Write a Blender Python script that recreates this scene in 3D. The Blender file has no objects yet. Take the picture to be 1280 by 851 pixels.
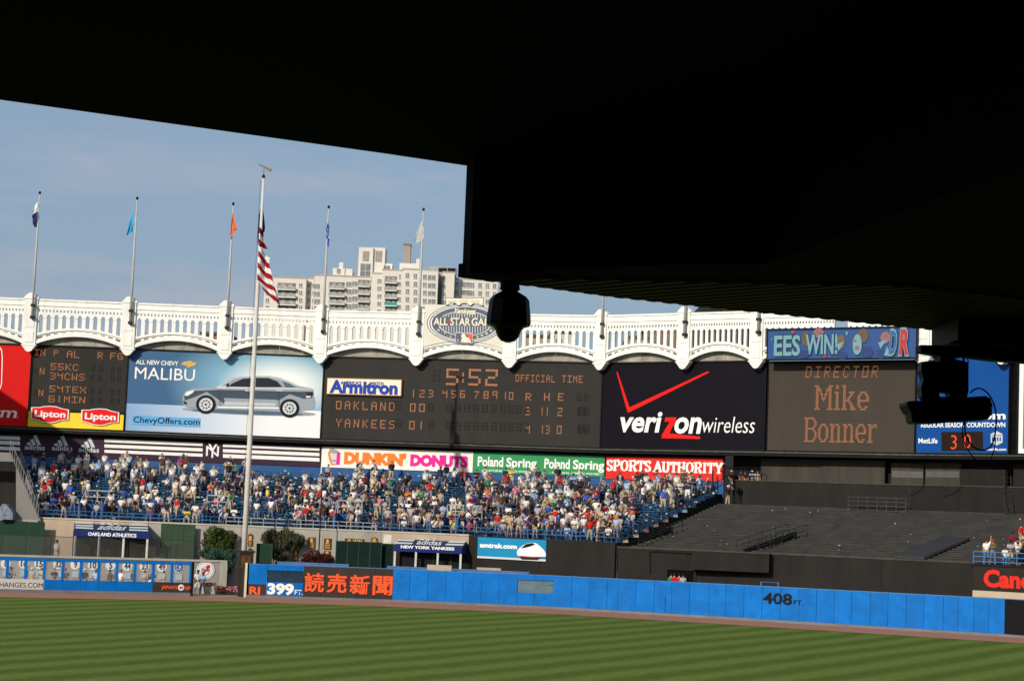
import bpy, bmesh, math, random
import numpy as np
from mathutils import Vector, Matrix
random.seed(7)
SC = bpy.context.scene
COL = SC.collection
# ------------------------------------------------------------------ camera
PW, PH, FPX = 1280.0, 851.0, 2380.0
CAM = Vector((0, 0, 7.2))
PITCH = math.atan(214.5 / FPX)
ROLL = 0.040
_f = Vector((0, math.cos(PITCH), math.sin(PITCH)))
_r0 = Vector((1, 0, 0)); _u0 = Vector((0, -math.sin(PITCH), math.cos(PITCH)))
_r = _r0 * math.cos(ROLL) + _u0 * math.sin(ROLL)
_u = -_r0 * math.sin(ROLL) + _u0 * math.cos(ROLL)
cd = bpy.data.cameras.new('camera'); cam = bpy.data.objects.new('camera', cd); COL.objects.link(cam)
cam.matrix_world = Matrix(((_r.x, _u.x, -_f.x, CAM.x), (_r.y, _u.y, -_f.y, CAM.y), (_r.z, _u.z, -_f.z, CAM.z), (0, 0, 0, 1)))
cd.lens = 36 * FPX / PW; cd.sensor_width = 36; cd.sensor_fit = 'HORIZONTAL'
cd.clip_start = 0.1; cd.clip_end = 6000
SC.camera = cam
# ------------------------------------------------------------------ light
SUN_EL, SUN_AZ = math.radians(25), math.radians(30)      # sun behind the camera, 30 degrees to its left
wd = bpy.data.worlds.new('World'); SC.world = wd; wd.use_nodes = True
nt = wd.node_tree; bg = nt.nodes['Background']
sky = nt.nodes.new('ShaderNodeTexSky'); sky.sky_type = 'NISHITA'; sky.sun_disc = False
sky.sun_elevation = SUN_EL; sky.sun_rotation = math.pi + SUN_AZ
sky.air_density = 1.0; sky.dust_density = 3.2; sky.ozone_density = 1.6; sky.altitude = 20
# thin high cloud and evening haze over the whole sky
tc = nt.nodes.new('ShaderNodeTexCoord'); mp = nt.nodes.new('ShaderNodeMapping'); mp.inputs['Scale'].default_value = (5, 5, 26)
ns = nt.nodes.new('ShaderNodeTexNoise'); ns.inputs['Scale'].default_value = 1.1; ns.inputs['Detail'].default_value = 7; ns.inputs['Roughness'].default_value = .58
rp = nt.nodes.new('ShaderNodeValToRGB'); rp.color_ramp.elements[0].position = .50; rp.color_ramp.elements[1].position = .8
rp.color_ramp.elements[0].color = (0, 0, 0, 1); rp.color_ramp.elements[1].color = (.6, .6, .6, 1)
mx = nt.nodes.new('ShaderNodeMixRGB'); mx.inputs[2].default_value = (5.2, 4.9, 5.3, 1)
hz = nt.nodes.new('ShaderNodeMixRGB'); hz.inputs[0].default_value = .62; hz.inputs[2].default_value = (3.0, 4.2, 5.8, 1)
nt.links.new(tc.outputs['Generated'], mp.inputs[0]); nt.links.new(mp.outputs[0], ns.inputs[0]); nt.links.new(ns.outputs[0], rp.inputs[0])
nt.links.new(sky.outputs[0], hz.inputs[1]); nt.links.new(hz.outputs[0], mx.inputs[1]); nt.links.new(rp.outputs[0], mx.inputs[0])
nt.links.new(mx.outputs[0], bg.inputs[0]); bg.inputs[1].default_value = 0.10
ld = bpy.data.lights.new('sun', 'SUN'); ld.energy = 3.8; ld.angle = math.radians(.5); ld.color = (1, .93, .81)
sun = bpy.data.objects.new('sun', ld); COL.objects.link(sun)
LDIR = Vector((math.sin(SUN_AZ) * math.cos(SUN_EL), math.cos(SUN_AZ) * math.cos(SUN_EL), -math.sin(SUN_EL)))
sun.rotation_euler = LDIR.to_track_quat('-Z', 'Y').to_euler(); sun.location = (-40, -60, 60)
SC.view_settings.view_transform = 'Standard'; SC.view_settings.look = 'None'
SC.view_settings.exposure = 0.0; SC.view_settings.gamma = 1.0; SC.view_settings.use_curve_mapping = False
SC.cycles.max_bounces = 5; SC.cycles.diffuse_bounces = 3; SC.cycles.glossy_bounces = 2; SC.cycles.transparent_max_bounces = 12
# ------------------------------------------------------------------ helpers
def ray(px, py): return _f + _r * ((px - 640) / FPX) + _u * ((425.5 - py) / FPX)
def atY(px, py, Y): d = ray(px, py); return CAM + d * (Y / d.y)
def atZ(px, py, Z): d = ray(px, py); return CAM + d * ((Z - CAM.z) / d.z)
def proj(p):
    v = Vector(p) - CAM; w = v.dot(_f); return (640 + FPX * v.dot(_r) / w, 425.5 - FPX * v.dot(_u) / w)
class Fr:                                    # vertical plane through two plan points; n faces the camera side
    def __init__(s, a, b):
        s.o = Vector((a[0], a[1])); e = Vector((b[0], b[1])) - s.o; s.len = e.length; s.u = e / s.len; s.n = Vector((s.u.y, -s.u.x))
    def P(s, u, z, d=0.0): return (s.o.x + s.u.x * u + s.n.x * d, s.o.y + s.u.y * u + s.n.y * d, z)
    def uv(s, px, py, d=0.0):
        r = ray(px, py); n = s.n; o = s.o + n * d
        t = (o.x * n.x + o.y * n.y) / (r.x * n.x + r.y * n.y)
        return ((r.x * t - s.o.x) * s.u.x + (r.y * t - s.o.y) * s.u.y, CAM.z + r.z * t)
    def off(s, d): g = Fr((0, 0), (1, 0)); g.o = s.o + s.n * d; g.u = s.u; g.n = s.n; g.len = s.len; return g
class MB:
    def __init__(s): s.v = []; s.f = []; s.m = []
    def add(s, vs, fs, mi=0):
        b = len(s.v); s.v += [tuple(v) for v in vs]; s.f += [tuple(i + b for i in f) for f in fs]; s.m += [mi] * len(fs)
    def box(s, c, size, mi=0, rz=0):
        x, y, z = [k / 2 for k in size]; cs, sn = math.cos(rz), math.sin(rz); vs = []
        for a, b_, c_ in ((-x, -y, -z), (x, -y, -z), (x, y, -z), (-x, y, -z), (-x, -y, z), (x, -y, z), (x, y, z), (-x, y, z)):
            vs.append((c[0] + a * cs - b_ * sn, c[1] + a * sn + b_ * cs, c[2] + c_))
        s.add(vs, HEX, mi)
    def fbox(s, F, u0, u1, z0, z1, d0, d1, mi=0):
        s.add([F.P(u0, z0, d1), F.P(u1, z0, d1), F.P(u1, z0, d0), F.P(u0, z0, d0), F.P(u0, z1, d1), F.P(u1, z1, d1), F.P(u1, z1, d0), F.P(u0, z1, d0)], HEX, mi)
    def fpoly(s, F, pts, d0, d1, mi=0):      # prism of a (u,z) outline between two depths
        n = len(pts); vs = [F.P(u, z, d1) for u, z in pts] + [F.P(u, z, d0) for u, z in pts]
        s.add(vs, [tuple(range(n)), tuple(range(2 * n - 1, n - 1, -1))] + [(i, i + n, (i + 1) % n + n, (i + 1) % n) for i in range(n)], mi)
    def flat(s, F, pts, d, mi=0): s.add([F.P(u, z, d) for u, z in pts], [tuple(range(len(pts)))], mi)
    def tube(s, pts, r, n=6, mi=0, cap=True):
        pts = [Vector(p) for p in pts]; k = len(pts); rs = r if isinstance(r, (list, tuple)) else [r] * k; vs = []; fs = []
        for i, p in enumerate(pts):
            t = (pts[min(i + 1, k - 1)] - pts[max(i - 1, 0)]).normalized()
            a = t.cross(Vector((0, 0, 1)) if abs(t.z) < .9 else Vector((0, 1, 0))).normalized(); b = t.cross(a)
            for j in range(n):
                q = 2 * math.pi * j / n; vs.append(p + (a * math.cos(q) + b * math.sin(q)) * rs[i])
        for i in range(k - 1):
            for j in range(n): fs.append((i * n + j, i * n + (j + 1) % n, (i + 1) * n + (j + 1) % n, (i + 1) * n + j))
        if cap: fs += [tuple(range(n - 1, -1, -1)), tuple(range((k - 1) * n, k * n))]
        s.add(vs, fs, mi)
    def lathe(s, c, prof, n=20, mi=0):
        vs = [(c[0] + r * math.cos(2 * math.pi * j / n), c[1] + r * math.sin(2 * math.pi * j / n), c[2] + z) for r, z in prof for j in range(n)]
        k = len(prof); fs = [(i * n + j, i * n + (j + 1) % n, (i + 1) * n + (j + 1) % n, (i + 1) * n + j) for i in range(k - 1) for j in range(n)]
        fs += [tuple(range(n - 1, -1, -1)), tuple(range((k - 1) * n, k * n))]; s.add(vs, fs, mi)
    def build(s, name, mats, parent=None, smooth=False, kind=None):
        me = bpy.data.meshes.new(name); me.from_pydata(s.v, [], s.f)
        if not isinstance(mats, (list, tuple)): mats = [mats]
        for m in mats: me.materials.append(m)
        if len(mats) > 1: me.polygons.foreach_set('material_index', s.m)
        if smooth: me.polygons.foreach_set('use_smooth', [True] * len(me.polygons))
        me.update(); o = bpy.data.objects.new(name, me); COL.objects.link(o)
        if parent: o.parent = parent
        if kind: o['kind'] = kind
        return o
HEX = [(0, 3, 2, 1), (4, 5, 6, 7), (0, 1, 5, 4), (1, 2, 6, 5), (2, 3, 7, 6), (3, 0, 4, 7)]
def tag(o, label, cat, group=None):
    o['label'] = label; o['category'] = cat
    if group: o['group'] = group
    return o
def empty(name, label, cat, group=None):     # the parts keep world coordinates
    o = bpy.data.objects.new(name, None); COL.objects.link(o); o.empty_display_size = .2; return tag(o, label, cat, group)
def fbox(name, F, u0, u1, z0, z1, d0, d1, m, parent=None, kind=None):
    b = MB(); b.fbox(F, u0, u1, z0, z1, d0, d1); return b.build(name, m, parent, kind=kind)
# ------------------------------------------------------------------ materials
MATS = {}
def surf(name, col, rough=.75, var=.18, scale=.6, bump=0, bscale=20, metal=0, streak=0, rand=0):
    if name in MATS: return MATS[name]
    m = bpy.data.materials.new(name); m.use_nodes = True; t = m.node_tree; b = t.nodes['Principled BSDF']
    b.inputs['Roughness'].default_value = rough; b.inputs['Metallic'].default_value = metal; b.inputs['Specular IOR Level'].default_value = .12 if rough > .3 else .5
    c = (*col, 1)
    g = t.nodes.new('ShaderNodeNewGeometry')
    if var:
        n = t.nodes.new('ShaderNodeTexNoise'); n.inputs['Scale'].default_value = scale; n.inputs['Detail'].default_value = 8; n.inputs['Roughness'].default_value = .65
        if streak:
            q = t.nodes.new('ShaderNodeMapping'); q.inputs['Scale'].default_value = (1, 1, 1 / streak); t.links.new(g.outputs['Position'], q.inputs[0]); t.links.new(q.outputs[0], n.inputs[0])
        else: t.links.new(g.outputs['Position'], n.inputs[0])
        mr = t.nodes.new('ShaderNodeMapRange'); mr.inputs[1].default_value = .3; mr.inputs[2].default_value = .7; mr.inputs[3].default_value = 1 - var; mr.inputs[4].default_value = 1 + var
        mu = t.nodes.new('ShaderNodeVectorMath'); mu.operation = 'SCALE'; mu.inputs[0].default_value = col
        t.links.new(n.outputs[0], mr.inputs[0]); t.links.new(mr.outputs[0], mu.inputs['Scale']); t.links.new(mu.outputs[0], b.inputs['Base Color'])
        if rand:                             # each panel weathers a little differently
            oi = t.nodes.new('ShaderNodeObjectInfo'); m2 = t.nodes.new('ShaderNodeMapRange'); m2.inputs[3].default_value = 1 - rand; m2.inputs[4].default_value = 1 + rand; t.links.new(oi.outputs['Random'], m2.inputs[0])
            mm = t.nodes.new('ShaderNodeMath'); mm.operation = 'MULTIPLY'; t.links.new(mr.outputs[0], mm.inputs[0]); t.links.new(m2.outputs[0], mm.inputs[1]); t.links.new(mm.outputs[0], mu.inputs['Scale'])
    else: b.inputs['Base Color'].default_value = c
    if bump:
        n2 = t.nodes.new('ShaderNodeTexNoise'); n2.inputs['Scale'].default_value = bscale; n2.inputs['Detail'].default_value = 4
        bp = t.nodes.new('ShaderNodeBump'); bp.inputs['Strength'].default_value = bump; bp.inputs['Distance'].default_value = .02
        t.links.new(g.outputs['Position'], n2.inputs[0]); t.links.new(n2.outputs[0], bp.inputs['Height']); t.links.new(bp.outputs[0], b.inputs['Normal'])
    MATS[name] = m; return m
def ink(name, col, rough=.6): return surf('print_' + name, col, rough, .06, 1.2)
def glow(name, col, st):
    m = bpy.data.materials.new(name); m.use_nodes = True; b = m.node_tree.nodes['Principled BSDF']
    b.inputs['Base Color'].default_value = (*[k * .16 for k in col], 1); b.inputs['Emission Color'].default_value = (*col, 1); b.inputs['Emission Strength'].default_value = st; MATS[name] = m; return m
def objcol(name, rough=.85):
    m = bpy.data.materials.new(name); m.use_nodes = True; t = m.node_tree; b = t.nodes['Principled BSDF']; b.inputs['Roughness'].default_value = rough
    b.inputs['Specular IOR Level'].default_value = .1; oi = t.nodes.new('ShaderNodeObjectInfo'); t.links.new(oi.outputs['Color'], b.inputs['Base Color']); MATS[name] = m; return m
WHITE = surf('white_painted_frieze', (.80, .785, .74), .6, .11, 1.6, streak=4)
WHITE3 = surf('galvanised_pole', (.46, .44, .42), .5, .1, 2)
WHITE2 = surf('white_pole_paint', (.72, .70, .64), .4, .08, 2)
STEEL = surf('weathered_steel_rail', (.42, .43, .42), .45, .15, 3, metal=.3)
CHAR = surf('charcoal_board', (.026, .024, .022), .6, .22, .35, streak=6)
CHAR2 = surf('dark_painted_wall', (.019, .0172, .016), .8, .25, .7, streak=3, rand=.06)
CHARB = surf('dark_bleacher_paint', (.042, .040, .0375), .8, .25, .5)
BLACK = surf('black_steel', (.008, .008, .009), .6, .2, 1)
BLUEW = surf('blue_wall_paint', (.030, .095, .25), .7, .14, .4, streak=3)
BLUEB = surf('blue_bench', (.020, .085, .175), .55, .25, 1.5)
BLUES = surf('blue_step', (.010, .032, .070), .8, .3, 1.0)
PAD = surf('blue_vinyl_padding', (.002, .135, .465), .5, .20, 1.1, .3, 3, rand=.07)
PADTOP = surf('faded_blue_ledge', (.08, .17, .36), .7, .2, 1)
BEIGE = surf('beige_painted_concrete', (.40, .31, .23), .85, .14, .7, .1, 8, streak=3, rand=.03)
GREYC = surf('grey_concrete', (.33, .305, .27), .85, .16, .9, .1, 8, streak=3, rand=.03)
CONC = surf('pale_ledge_concrete', (.42, .39, .33), .85, .16, 1.2)
BEAMG = surf('grey_beam_panel', (.30, .28, .23), .8, .4, .8)
GREEN = surf('green_windscreen', (.016, .040, .026), .9, .2, .8)
GREEND = surf('dark_green_windscreen', (.006, .016, .013), .9, .2, .8)
NAVY = surf('navy_canvas', (.022, .034, .085), .8, .1, 1)
# ------------------------------------------------------------------ text, lamps
class Lamps(list):                            # each lamp character is an object of its own
    def build(s, name, m, parent):
        for q in s:
            if q.v: q.build(name, m, parent)
    def flat(s, F, pts, d, mi=0):
        if not s: s.append(MB())
        s[-1].flat(F, pts, d, mi)
_H = None
def text_mesh(s, bold=0.0):
    cu = bpy.data.curves.new('t', 'FONT'); cu.body = s; cu.offset = bold; cu.resolution_u = 3
    o = bpy.data.objects.new('t', cu); COL.objects.link(o)
    dg = bpy.context.evaluated_depsgraph_get(); me = bpy.data.meshes.new_from_object(o.evaluated_get(dg))
    bpy.data.objects.remove(o); bpy.data.curves.remove(cu); return me
def capheight():
    global _H
    if _H is None:
        me = text_mesh('H'); _H = max(v.co.y for v in me.vertices)
    return _H
def text(F, s, a, b, hpx, d, m, parent=None, bold=0.0, shear=0.0, name='lettering', slab=0):
    """a, b: photo points of the left and right end of the baseline on plane F; hpx: capital height"""
    me = text_mesh(s, bold); H = capheight()
    u0, z0 = F.uv(*a); u1, z1 = F.uv(*b); _, zt = F.uv(a[0], a[1] - hpx)
    h = zt - z0; zb = (z0 + z1) / 2
    xs = [v.co.x + shear * v.co.y for v in me.vertices]; x0, x1 = min(xs), max(xs)
    for v, x in zip(me.vertices, xs):
        v.co = F.P(u0 + (x - x0) / (x1 - x0) * (u1 - u0), zb + (v.co.y / H) * h, d)
    me.materials.clear(); me.materials.append(m); me.update()
    o = bpy.data.objects.new(name, me); COL.objects.link(o); o.name = name
    if parent: o.parent = parent
    return o
def slabtext(F, s, a, b, hpx, d, m, parent=None, name='lettering', st=.26):
    """bold slab-serif capitals built from strokes"""
    G = {'S': ([(.85, .80), (.7, .95), (.45, 1), (.2, .93), (.12, .75), (.25, .58), (.6, .46), (.85, .3), (.8, .1), (.55, 0), (.3, .02), (.1, .2)],),
         'P': ([(.2, 0), (.2, 1)], [(.2, 1), (.65, 1), (.88, .85), (.85, .55), (.6, .46), (.2, .46)]), 'O': ([(.5, 0), (.2, .12), (.08, .5), (.2, .88), (.5, 1), (.8, .88), (.92, .5), (.8, .12), (.5, 0)],),
         'R': ([(.2, 0), (.2, 1)], [(.2, 1), (.65, 1), (.86, .85), (.84, .6), (.6, .5), (.2, .5)], [(.55, .5), (.92, 0)]), 'T': ([(.5, 0), (.5, 1)], [(.05, .96), (.95, .96)], [(.05, .96), (.05, .75)], [(.95, .96), (.95, .75)]),
         'A': ([(.08, 0), (.5, 1)], [(.5, 1), (.92, 0)], [(.25, .35), (.75, .35)]), 'U': ([(.18, 1), (.18, .3), (.3, .05), (.5, 0), (.7, .05), (.82, .3), (.82, 1)],), 'H': ([(.18, 0), (.18, 1)], [(.82, 0), (.82, 1)], [(.18, .5), (.82, .5)]),
         'I': ([(.5, 0), (.5, 1)],), 'Y': ([(.08, 1), (.5, .48)], [(.92, 1), (.5, .48)], [(.5, .48), (.5, 0)]), ' ': ()}
    W = {'I': .5, ' ': .5, 'T': .85, 'S': .75, 'P': .8}
    feet = {'P': [(.2, 0), (.12, 1)], 'R': [(.2, 0), (.12, 1), (.92, 0)], 'T': [(.5, 0)], 'A': [(.08, 0), (.92, 0)], 'U': [(.18, 1), (.82, 1)], 'H': [(.18, 0), (.18, 1), (.82, 0), (.82, 1)], 'I': [(.5, 0), (.5, 1)], 'Y': [(.08, 1), (.92, 1), (.5, 0)]}
    tot = sum(W.get(c, .95) for c in s) + .12 * (len(s) - 1)
    u0, z0 = F.uv(*a); u1, z1 = F.uv(*b); _, zt = F.uv(a[0], a[1] - hpx); h = zt - z0; zb = (z0 + z1) / 2; k = (u1 - u0) / tot
    x = u0; mb = MB(); j = 0
    for c in s:
        w = W.get(c, .95) * k
        for st_ in G[c]:
            for (ax, ay), (bx, by) in zip(st_, st_[1:]):
                A = Vector((x + ax * w, zb + ay * h)); B = Vector((x + bx * w, zb + by * h)); e = (B - A)
                if e.length < 1e-6: continue
                e.normalize(); thick = st * h * (.5 if abs(e.x) > .8 else 1) * .5; q = Vector((-e.y, e.x)) * thick
                A = A - e * thick * .4; B = B + e * thick * .4; j += 1
                mb.flat(F, [A + q, A - q, B - q, B + q], d + (j % 7) * .0006)
        for fx, fy in feet.get(c, []):
            cx = x + fx * w; hw = .24 * h; zz = zb + fy * h; dz = .07 * h * (1 if fy == 0 else -1); j += 1
            mb.flat(F, [(cx - hw, zz), (cx + hw, zz), (cx + hw, zz + dz), (cx - hw, zz + dz)], d + .006 + (j % 7) * .0006)
        x += w + .12 * k
    return mb.build(name, m, parent)
FONT = {'A': '0E11111F111111', 'B': '1E11111E11111E', 'C': '0E11101010110E', 'D': '1E11111111111E', 'E': '1F10101E10101F', 'F': '1F10101E101010', 'G': '0F10101711110F', 'H': '1111111F111111',
        'I': '1F04040404041F', 'K': '11121418141211', 'L': '1010101010101F', 'M': '111B1515111111', 'N': '11191915131311', 'O': '1F11111111111F', 'P': '1E11111E101010', 'R': '1E11111E141211', 'S': '0F10100E01011E', 'T': '1F040404040404',
        'W': '11111115151B11', 'X': '11110A040A1111', 'Y': '11110A04040404', '0': '1F11111111111F', '1': '04040404040404', '2': '1F01010E10101F', '3': '1E01010E01011E', '4': '11111F01010101', '5': '1F10101E01011E', '6': '1F10101F11111F',
        '7': '1F010204040808', '8': '1F11111F11111F', '9': '1F11111F010101', ':': '00040400040400', ' ': '00000000000000'}
def led(F, s, px, py, adv, h, d, mb, dim=None, mi=0, wid=None, shear=0):
    """lamp characters: px,py left end of baseline, adv advance, h height, all photo pixels"""
    u0, z0 = F.uv(px, py); u1, z1 = F.uv(px + adv, py + adv * .04); du = u1 - u0; _, zt = F.uv(px, py - h); H = zt - z0; W = du * (wid or .72)
    coll = mb
    for i, c in enumerate(s):
        bits = FONT[c]; mb = MB(); coll.append(mb)
        for r in range(7):
            row = int(bits[2 * r:2 * r + 2], 16)
            for k in range(5):
                if row >> (4 - k) & 1:
                    u = u0 + i * du + k * W / 5 + shear * (6 - r) * H / 7; z = z0 + (6 - r) * H / 7
                    mb.flat(F, [(u, z), (u + W / 5 * .84, z), (u + W / 5 * .84, z + H / 7 * .84), (u, z + H / 7 * .84)], d, mi)
def bitmap(F, glyphs, px, py, dot, d, mb, mi=0, vdot=2.6):
    u0, z0 = F.uv(px, py); u1, _ = F.uv(px + dot, py); _, zt = F.uv(px, py - vdot); du = u1 - u0; dz = zt - z0; x = u0; coll = mb
    for g in glyphs:
        mb = MB(); coll.append(mb)
        rows = g.split('/'); n = len(rows)
        for r, row in enumerate(rows):
            for k, c in enumerate(row):
                if c == 'X':
                    u = x + k * du; z = z0 + (n - 1 - r) * dz; mb.flat(F, [(u, z), (u + du * .95, z), (u + du * .95, z + dz * .8), (u, z + dz * .8)], d, mi)
        x += (len(rows[0]) + 1) * du
def pxpoly(F, pts, ox, oy, k, d, m, name, parent=None):
    """flat printed shape: points measured on an enlargement of the photo"""
    mb = MB(); mb.flat(F, [F.uv(ox + x / k, oy + y / k) for x, y in pts], d); return mb.build(name, m, parent)
def ell(F, cx, cy, rx, ry, d, m, name, parent=None, n=40, inner=None, a0=0, a1=2 * math.pi):
    """ellipse or ring printed at a photo point; radii in photo pixels"""
    u, z = F.uv(cx, cy); ku = F.uv(cx + 1, cy)[0] - u; kz = F.uv(cx, cy - 1)[1] - z; mb = MB()
    P = [(u + rx * ku * math.cos(a0 + (a1 - a0) * i / n), z + ry * kz * math.sin(a0 + (a1 - a0) * i / n)) for i in range(n + (inner is not None))]
    if inner is None: mb.flat(F, P, d)
    else:
        f = inner; Q = [(u + (rx * f) * ku * math.cos(a0 + (a1 - a0) * i / n), z + (ry * f if not isinstance(f, tuple) else 0) * kz * math.sin(a0 + (a1 - a0) * i / n)) for i in range(n + 1)]
        for i in range(n): mb.flat(F, [P[i], P[i + 1], Q[i + 1], Q[i]], d)
    return mb.build(name, m, parent)
# ------------------------------------------------------------------ ground
def groundmat_grass():
    m = bpy.data.materials.new('mown_grass'); m.use_nodes = True; t = m.node_tree; b = t.nodes['Principled BSDF']; b.inputs['Roughness'].default_value = .9; b.inputs['Specular IOR Level'].default_value = .03
    g = t.nodes.new('ShaderNodeNewGeometry')
    dt = t.nodes.new('ShaderNodeVectorMath'); dt.operation = 'DOT_PRODUCT'; dt.inputs[1].default_value = (GN.x, GN.y, 0); t.links.new(g.outputs['Position'], dt.inputs[0])
    w = t.nodes.new('ShaderNodeTexNoise'); w.inputs['Scale'].default_value = .12; t.links.new(g.outputs['Position'], w.inputs[0])
    ad = t.nodes.new('ShaderNodeMath'); ad.operation = 'MULTIPLY_ADD'; ad.inputs[1].default_value = 1.1; t.links.new(w.outputs[0], ad.inputs[0]); t.links.new(dt.outputs['Value'], ad.inputs[2])
    sc = t.nodes.new('ShaderNodeMath'); sc.operation = 'MULTIPLY'; sc.inputs[1].default_value = 2 * math.pi / GPER; t.links.new(ad.outputs[0], sc.inputs[0])
    sn = t.nodes.new('ShaderNodeMath'); sn.operation = 'SINE'; t.links.new(sc.outputs[0], sn.inputs[0])
    mr = t.nodes.new('ShaderNodeMapRange'); mr.inputs[1].default_value = -.7; mr.inputs[2].default_value = .7; t.links.new(sn.outputs[0], mr.inputs[0])
    n = t.nodes.new('ShaderNodeTexNoise'); n.inputs['Scale'].default_value = 1.6; n.inputs['Detail'].default_value = 8; n.inputs['Roughness'].default_value = .8; t.links.new(g.outputs['Position'], n.inputs[0])
    mix = t.nodes.new('ShaderNodeMixRGB'); mix.inputs[1].default_value = (.080, .117, .019, 1); mix.inputs[2].default_value = (.124, .168, .034, 1); t.links.new(mr.outputs[0], mix.inputs[0])
    r2 = t.nodes.new('ShaderNodeMapRange'); r2.inputs[1].default_value = .25; r2.inputs[2].default_value = .75; r2.inputs[3].default_value = .68; r2.inputs[4].default_value = 1.32; t.links.new(n.outputs[0], r2.inputs[0])
    v = t.nodes.new('ShaderNodeVectorMath'); v.operation = 'SCALE'; t.links.new(mix.outputs[0], v.inputs[0]); t.links.new(r2.outputs[0], v.inputs['Scale']); t.links.new(v.outputs[0], b.inputs['Base Color'])
    n3 = t.nodes.new('ShaderNodeTexNoise'); n3.inputs['Scale'].default_value = 14; bp = t.nodes.new('ShaderNodeBump'); bp.inputs['Strength'].default_value = .5; bp.inputs['Distance'].default_value = .05
    t.links.new(g.outputs['Position'], n3.inputs[0]); t.links.new(n3.outputs[0], bp.inputs['Height']); t.links.new(bp.outputs[0], b.inputs['Normal'])
    return m
_e = ray(2018, 695); GN = Vector((-_e.y, _e.x)).normalized(); _q = atZ(200, 845.5, 0) - atZ(200, 833, 0); GPER = abs(_q.x * GN.x + _q.y * GN.y)
FB = [atZ(p, q, 0) for p, q in ((-60, 738.6), (238, 744.5))]
FR_ = [atZ(p, q, 0) for p, q in ((307, 746), (491, 752), (691.7, 760.8), (907, 773.6), (1088, 785), (1256, 795.5), (1330, 801))]
b = MB(); b.add([(-2500, -600, -.03), (2500, -600, -.03), (2500, 4500, -.03), (-2500, 4500, -.03)], [(0, 1, 2, 3)]); b.build('ground', surf('city_asphalt', (.05, .05, .05), .9, .2, .1), kind='structure')
trk = surf('warning_track_clay', (.34, .165, .105), .95, .12, 1.0, .2, 12)
outer = [FB[0], FB[1]] + FR_; outer[1:1] = []
far = [Vector((p.x, p.y + 6, 0)) for p in outer]
near = [p - Vector((0, 7.2, 0)) for p in outer]
b = MB(); pts = [(p.x, p.y, .004) for p in far] + [(p.x, p.y, .004) for p in reversed(near)]
n = len(far)
for i in range(n - 1): b.add([pts[i], pts[i + 1], pts[2 * n - 2 - i], pts[2 * n - 1 - i]], [(3, 2, 1, 0)])
b.build('warning_track', trk, kind='structure')
b = MB(); b.add([(-75, 10, -.01)] + [(75, 10, -.01)] + [(p.x, p.y + .02, -.01) for p in reversed([Vector((-75, near[0].y - 1.5, 0))] + near + [Vector((75, near[-1].y - 6, 0))])], [tuple(range(len(near) + 4))])
b.build('outfield_grass', groundmat_grass(), kind='structure')
b = MB(); b.add([(p.x, p.y, .008) for p in (atZ(236, 744.5, 0), atZ(310, 746.5, 0), atZ(330, 715, 0), atZ(240, 712, 0))], [(0, 1, 2, 3)])
b.build('path', surf('monument_park_paving', (.30, .25, .20), .9, .2, 1), kind='structure')
# ------------------------------------------------------------------ main lines in plan
ZB = 13.3
L = [atY(-90, 527, 0.0001)] if False else []
p402 = atZ(402, 547.5, ZB); Y0 = p402.y
L = [Vector((-62, Y0)), Vector((p402.x, Y0))] + [Vector(atZ(p, q, ZB)[:2]) for p, q in ((750, 558.8), (959, 562.2), (1145, 565.4), (1262, 566.2))]
L.append(L[-1] + (L[-1] - L[-2]).normalized() * 14)
SEG = [Fr(L[i], L[i + 1]) for i in range(len(L) - 1)]      # board planes, left to right
print('L', [(round(p.x, 1), round(p.y, 1)) for p in L])
def segat(px, py=500, d=0.0):
    for S in SEG:
        u, z = S.uv(px, py, d)
        if -.01 <= u <= S.len + .01: return S, u, z
    return (SEG[0], *SEG[0].uv(px, py, d)) if px < 300 else (SEG[-1], *SEG[-1].uv(px, py, d))
# ------------------------------------------------------------------ scoreboard row: one billboard each
INK = {k: ink(k, v) for k, v in dict(white=(.82, .81, .78), red=(.72, .012, .010), black=(.008, .008, .012), yellow=(.86, .66, .05), navy=(.012, .022, .10), orange=(.92, .20, .03), pink=(.75, .02, .30),
       cream=(.80, .72, .55), maroon=(.055, .022, .045), green=(.035, .27, .10), teal=(.01, .22, .42), grey=(.30, .31, .33), slate=(.10, .12, .155), royal=(.02, .05, .34), blue=(.01, .09, .36), silver=(.55, .58, .60), carbody=(.30, .335, .37), carlow=(.48, .51, .54), cardark=(.055, .075, .105), seam=(.03, .035, .045),
       steelblue=(.09, .13, .19), gold=(.60, .38, .12), coral=(.90, .11, .035), brown=(.055, .042, .034), skyblue=(.12, .38, .68), dark=(.02, .022, .03), padblue=(.008, .15, .56), bordeaux=(.5, .02, .03)).items()}
LAMP = glow('lit_scoreboard_lamp', (1.0, .30, .06), .27)
LAMP2 = glow('dim_scoreboard_lamp', (.85, .30, .10), .20)
LAMPR = glow('red_counter_lamp', (1, .08, .02), .8)
UNLIT = surf('unlit_scoreboard_lamp', (.012, .012, .011), .4, .1, 2)
ZT = 20.75
def board(name, label, cat, x0, x1, m, zb=ZB, zt=ZT, th=.35, y=500, frame=True, d0=0):
    S, u0, _ = segat((x0 + x1) / 2, y); S = S.off(d0); d0 = 0; u0 = S.uv(x0, y)[0]; u1 = S.uv(x1, y)[0]
    t = empty(name, label, cat)
    fbox('panel', S, u0 + .04, u1 - .04, zb, zt, d0 - th, d0, m, t)
    if frame:
        b = MB(); b.fbox(S, u0 - .02, u1 + .02, zb - .12, zb - .004, d0 - th, d0 + .1); b.fbox(S, u0 - .02, u1 + .02, zt + .004, zt + .14, d0 - th, d0 + .1)
        b.fbox(S, u0 - .02, u0 + .037, zb, zt, d0 - th, d0 + .1); b.fbox(S, u1 - .037, u1 + .02, zb, zt, d0 - th, d0 + .1); b.build('frame', BLACK, t)
    return t, S
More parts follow.
